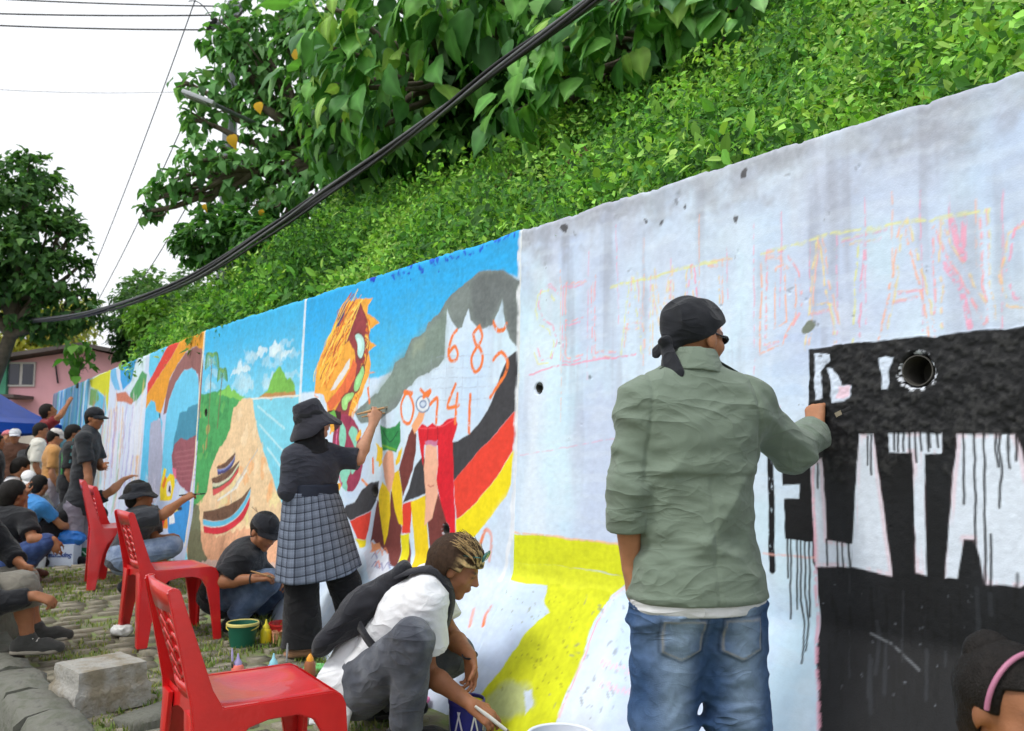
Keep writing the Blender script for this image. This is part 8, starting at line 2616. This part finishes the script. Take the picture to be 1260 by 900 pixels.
# man sitting on the roadside: forearm, knee and canvas shoe come into view
J = {}
J['anR'] = D(34, 790, 4.86); J['anR'][2] = .165
J['knR'] = D(26, 722, 4.84); J['knL'] = J['knR'] + np.array([-.16, .28, .0]); J['anL'] = J['anR'] + np.array([-.12, .30, 0])
J['pel'] = J['knR'] + np.array([-.52, .10, -.06]); J['hipR'] = J['pel'] + np.array([.03, -.09, 0]); J['hipL'] = J['pel'] + np.array([.03, .09, 0])
J['neck'] = J['pel'] + np.array([.10, .0, .50]); J['head'] = J['neck'] + np.array([.03, 0, .15])
J['shR'] = J['neck'] + np.array([0, -.17, -.06]); J['shL'] = J['neck'] + np.array([0, .17, -.06])
J['elR'] = D(-6, 744, 4.70); J['wrR'] = D(42, 733, 4.76); J['elL'] = J['shL'] + np.array([.15, .05, -.22]); J['wrL'] = J['knL'] + np.array([.02, -.06, .10])
J['toeR'] = J['anR'] + np.array([.15, .02, -.05]); J['toeL'] = J['anL'] + np.array([.15, .05, -.05]); J['floor'] = np.array([0, 0, .085])
P = Person('seated man at the kerb in grey shorts, black sleeve and canvas shoe', J, face=(.8, .3, -.1), skin=0, vox=.0105, seed=19, base=(J['pel'][0], J['pel'][1], 0))
P.body(hands={'R': dict(d=(.7, .15, -.25), n=(-.2, .3, -.9), curl=[.8, .9, 1.0, 1.0], thumb=.5)}, shrink=.02, bare=True)
P.shirt(M_BLACKC, sleeve={'R': 1.85, 'L': 1.8}, e=.011, hem=.10); P.pants(cloth('grey_shorts', rgb(126, 122, 112), col2=rgb(112, 108, 100)), .70, e=.012, flare=.03, top=None)
P.shoes(cloth('canvas_shoe', rgb(62, 62, 60)), cloth('sole_cream', rgb(140, 134, 122)))
shoe = [o for o in P.root.children if o.name.startswith('shoe')]
an, tt_ = J['anR'], J['toeR']; d = nrm(np.array([tt_[0] - an[0], tt_[1] - an[1], 0])); sdv = np.cross(d, (0, 0, 1))
mb = MB()
for k in range(5):
    c = an + d * (.035 + .022 * k); c[2] = .085 + .098 - .014 * k
    mb.tube([c - sdv * .030 - (0, 0, .012), c, c + sdv * .030 - (0, 0, .012)], .0045, 5)
mb.build('laces', colm('laces', 196, 192, 184), shoe[1] if len(shoe) > 1 else shoe[0], smooth=True, off=P.base)
seat = thing('roadside_ledge', 'low stone ledge at the edge of the lane', 'ledge', (J['pel'][0] - .1, J['pel'][1], 0))
MB().box((0, 0, .13), (.5, 1.6, .27)).build('block', M_KERB, seat, bevel=.02)
# heads and backs in the crowd at the far left
J, S = stand(19, 527, 690, 10.8, (.2, -.9))
P = Person('onlooker in brown tee and white cap under the blue canopy', J, face=(.4, -.8, -.1), S=S, skin=0, vox=FAR, seed=21)
P.body(); P.shirt(cloth('brown_tee', rgb(84, 56, 44)), sleeve=.7, e=.010); P.pants(M_BLKP); P.shoes(M_BLACKC); P.hair(); P.cap(cloth('white_cap2', rgb(200, 202, 208)))
J, S = stand(9, 530, 690, 11.6, (.5, -.7))
P = Person('person in pink headscarf half hidden by the brown tee', J, face=(.3, -.9, 0), S=S * .95, skin=1, vox=FAR, seed=22)
P.body(); P.shirt(cloth('pale_blouse', rgb(196, 150, 150)), sleeve=1.8, e=.011); P.pants(M_BLKP); P.shoes(M_BLACKC); P.hair(col=rgb(206, 120, 126), front=.05, low=-.08, bulk=.02, name='headscarf')
J, S = stand(-6, 534, 700, 9.4, (.6, .3))
P = Person('person in yellow and black tee at the edge of the crowd', J, face=(.6, .5, 0), S=S, skin=0, vox=FAR, seed=23)
P.body(bare=True); P.shirt(cloth('yellow_tee', rgb(214, 160, 60)), sleeve=.7, e=.010, hem=-.16); P.shirt(M_BTEE, sleeve=.3, e=.018, hem=.08, name='black_panel'); P.pants(cloth('brown_shorts', rgb(120, 90, 70)), .6); P.shoes(M_BLACKC); P.hair()
J, b = squat(49, 598, 8.4, (.4, .8), .15)
P = Person('child in bright blue shirt crouching with back to the lane', J, face=(.2, .9, -.1), S=.85, skin=1, vox=FAR, seed=24, base=b)
P.body(); P.shirt(cloth('sky_shirt', rgb(60, 128, 190)), sleeve=.6, e=.011); P.pants(M_BLKP, top=None); P.shoes(M_BLACKC); P.hair()
J, b = squat(35, 592, 9.0, (.5, -.4), .15)
P = Person('child in white cap crouching beside the blue shirt', J, face=(.5, -.5, -.4), S=.85, skin=1, vox=FAR, seed=25, base=b)
P.body(); P.shirt(cloth('grey_shirt', rgb(150, 150, 146)), sleeve=.7, e=.011); P.pants(M_BLKP, top=None); P.shoes(M_BLACKC); P.hair(); P.cap(cloth('white_cap3', rgb(222, 222, 224)))
J, b = squat(26, 576, 9.5, (.6, .3), .2)
P = Person('crouching person in black and white striped shirt', J, face=(.5, .6, -.3), S=.95, skin=1, vox=FAR, seed=26, base=b)
P.body()
def striped():
    m = cloth('striped', rgb(220, 220, 224)); nt = m.node_tree; bb = nt.nodes['Principled BSDF']; src = bb.inputs['Base Color'].links[0].from_socket
    tc = [n for n in nt.nodes if n.type == 'TEX_COORD'][0]; sp = nt.nodes.new('ShaderNodeSeparateXYZ'); nt.links.new(tc.outputs['Object'], sp.inputs[0])
    a = nt.nodes.new('ShaderNodeMath'); a.operation = 'DIVIDE'; a.inputs[1].default_value = .09; f = nt.nodes.new('ShaderNodeMath'); f.operation = 'FRACT'; g = nt.nodes.new('ShaderNodeMath'); g.operation = 'LESS_THAN'; g.inputs[1].default_value = .5
    nt.links.new(sp.outputs[2], a.inputs[0]); nt.links.new(a.outputs[0], f.inputs[0]); nt.links.new(f.outputs[0], g.inputs[0])
    mx = nt.nodes.new('ShaderNodeMix'); mx.data_type = 'RGBA'; nt.links.new(g.outputs[0], mx.inputs[0]); nt.links.new(src, mx.inputs[6]); mx.inputs[7].default_value = (.01, .01, .012, 1); nt.links.new(mx.outputs[2], bb.inputs['Base Color'])
    return m
P.shirt(striped(), sleeve=.8, e=.010); P.pants(M_BLKP, top=None); P.shoes(M_BLACKC); P.hair()
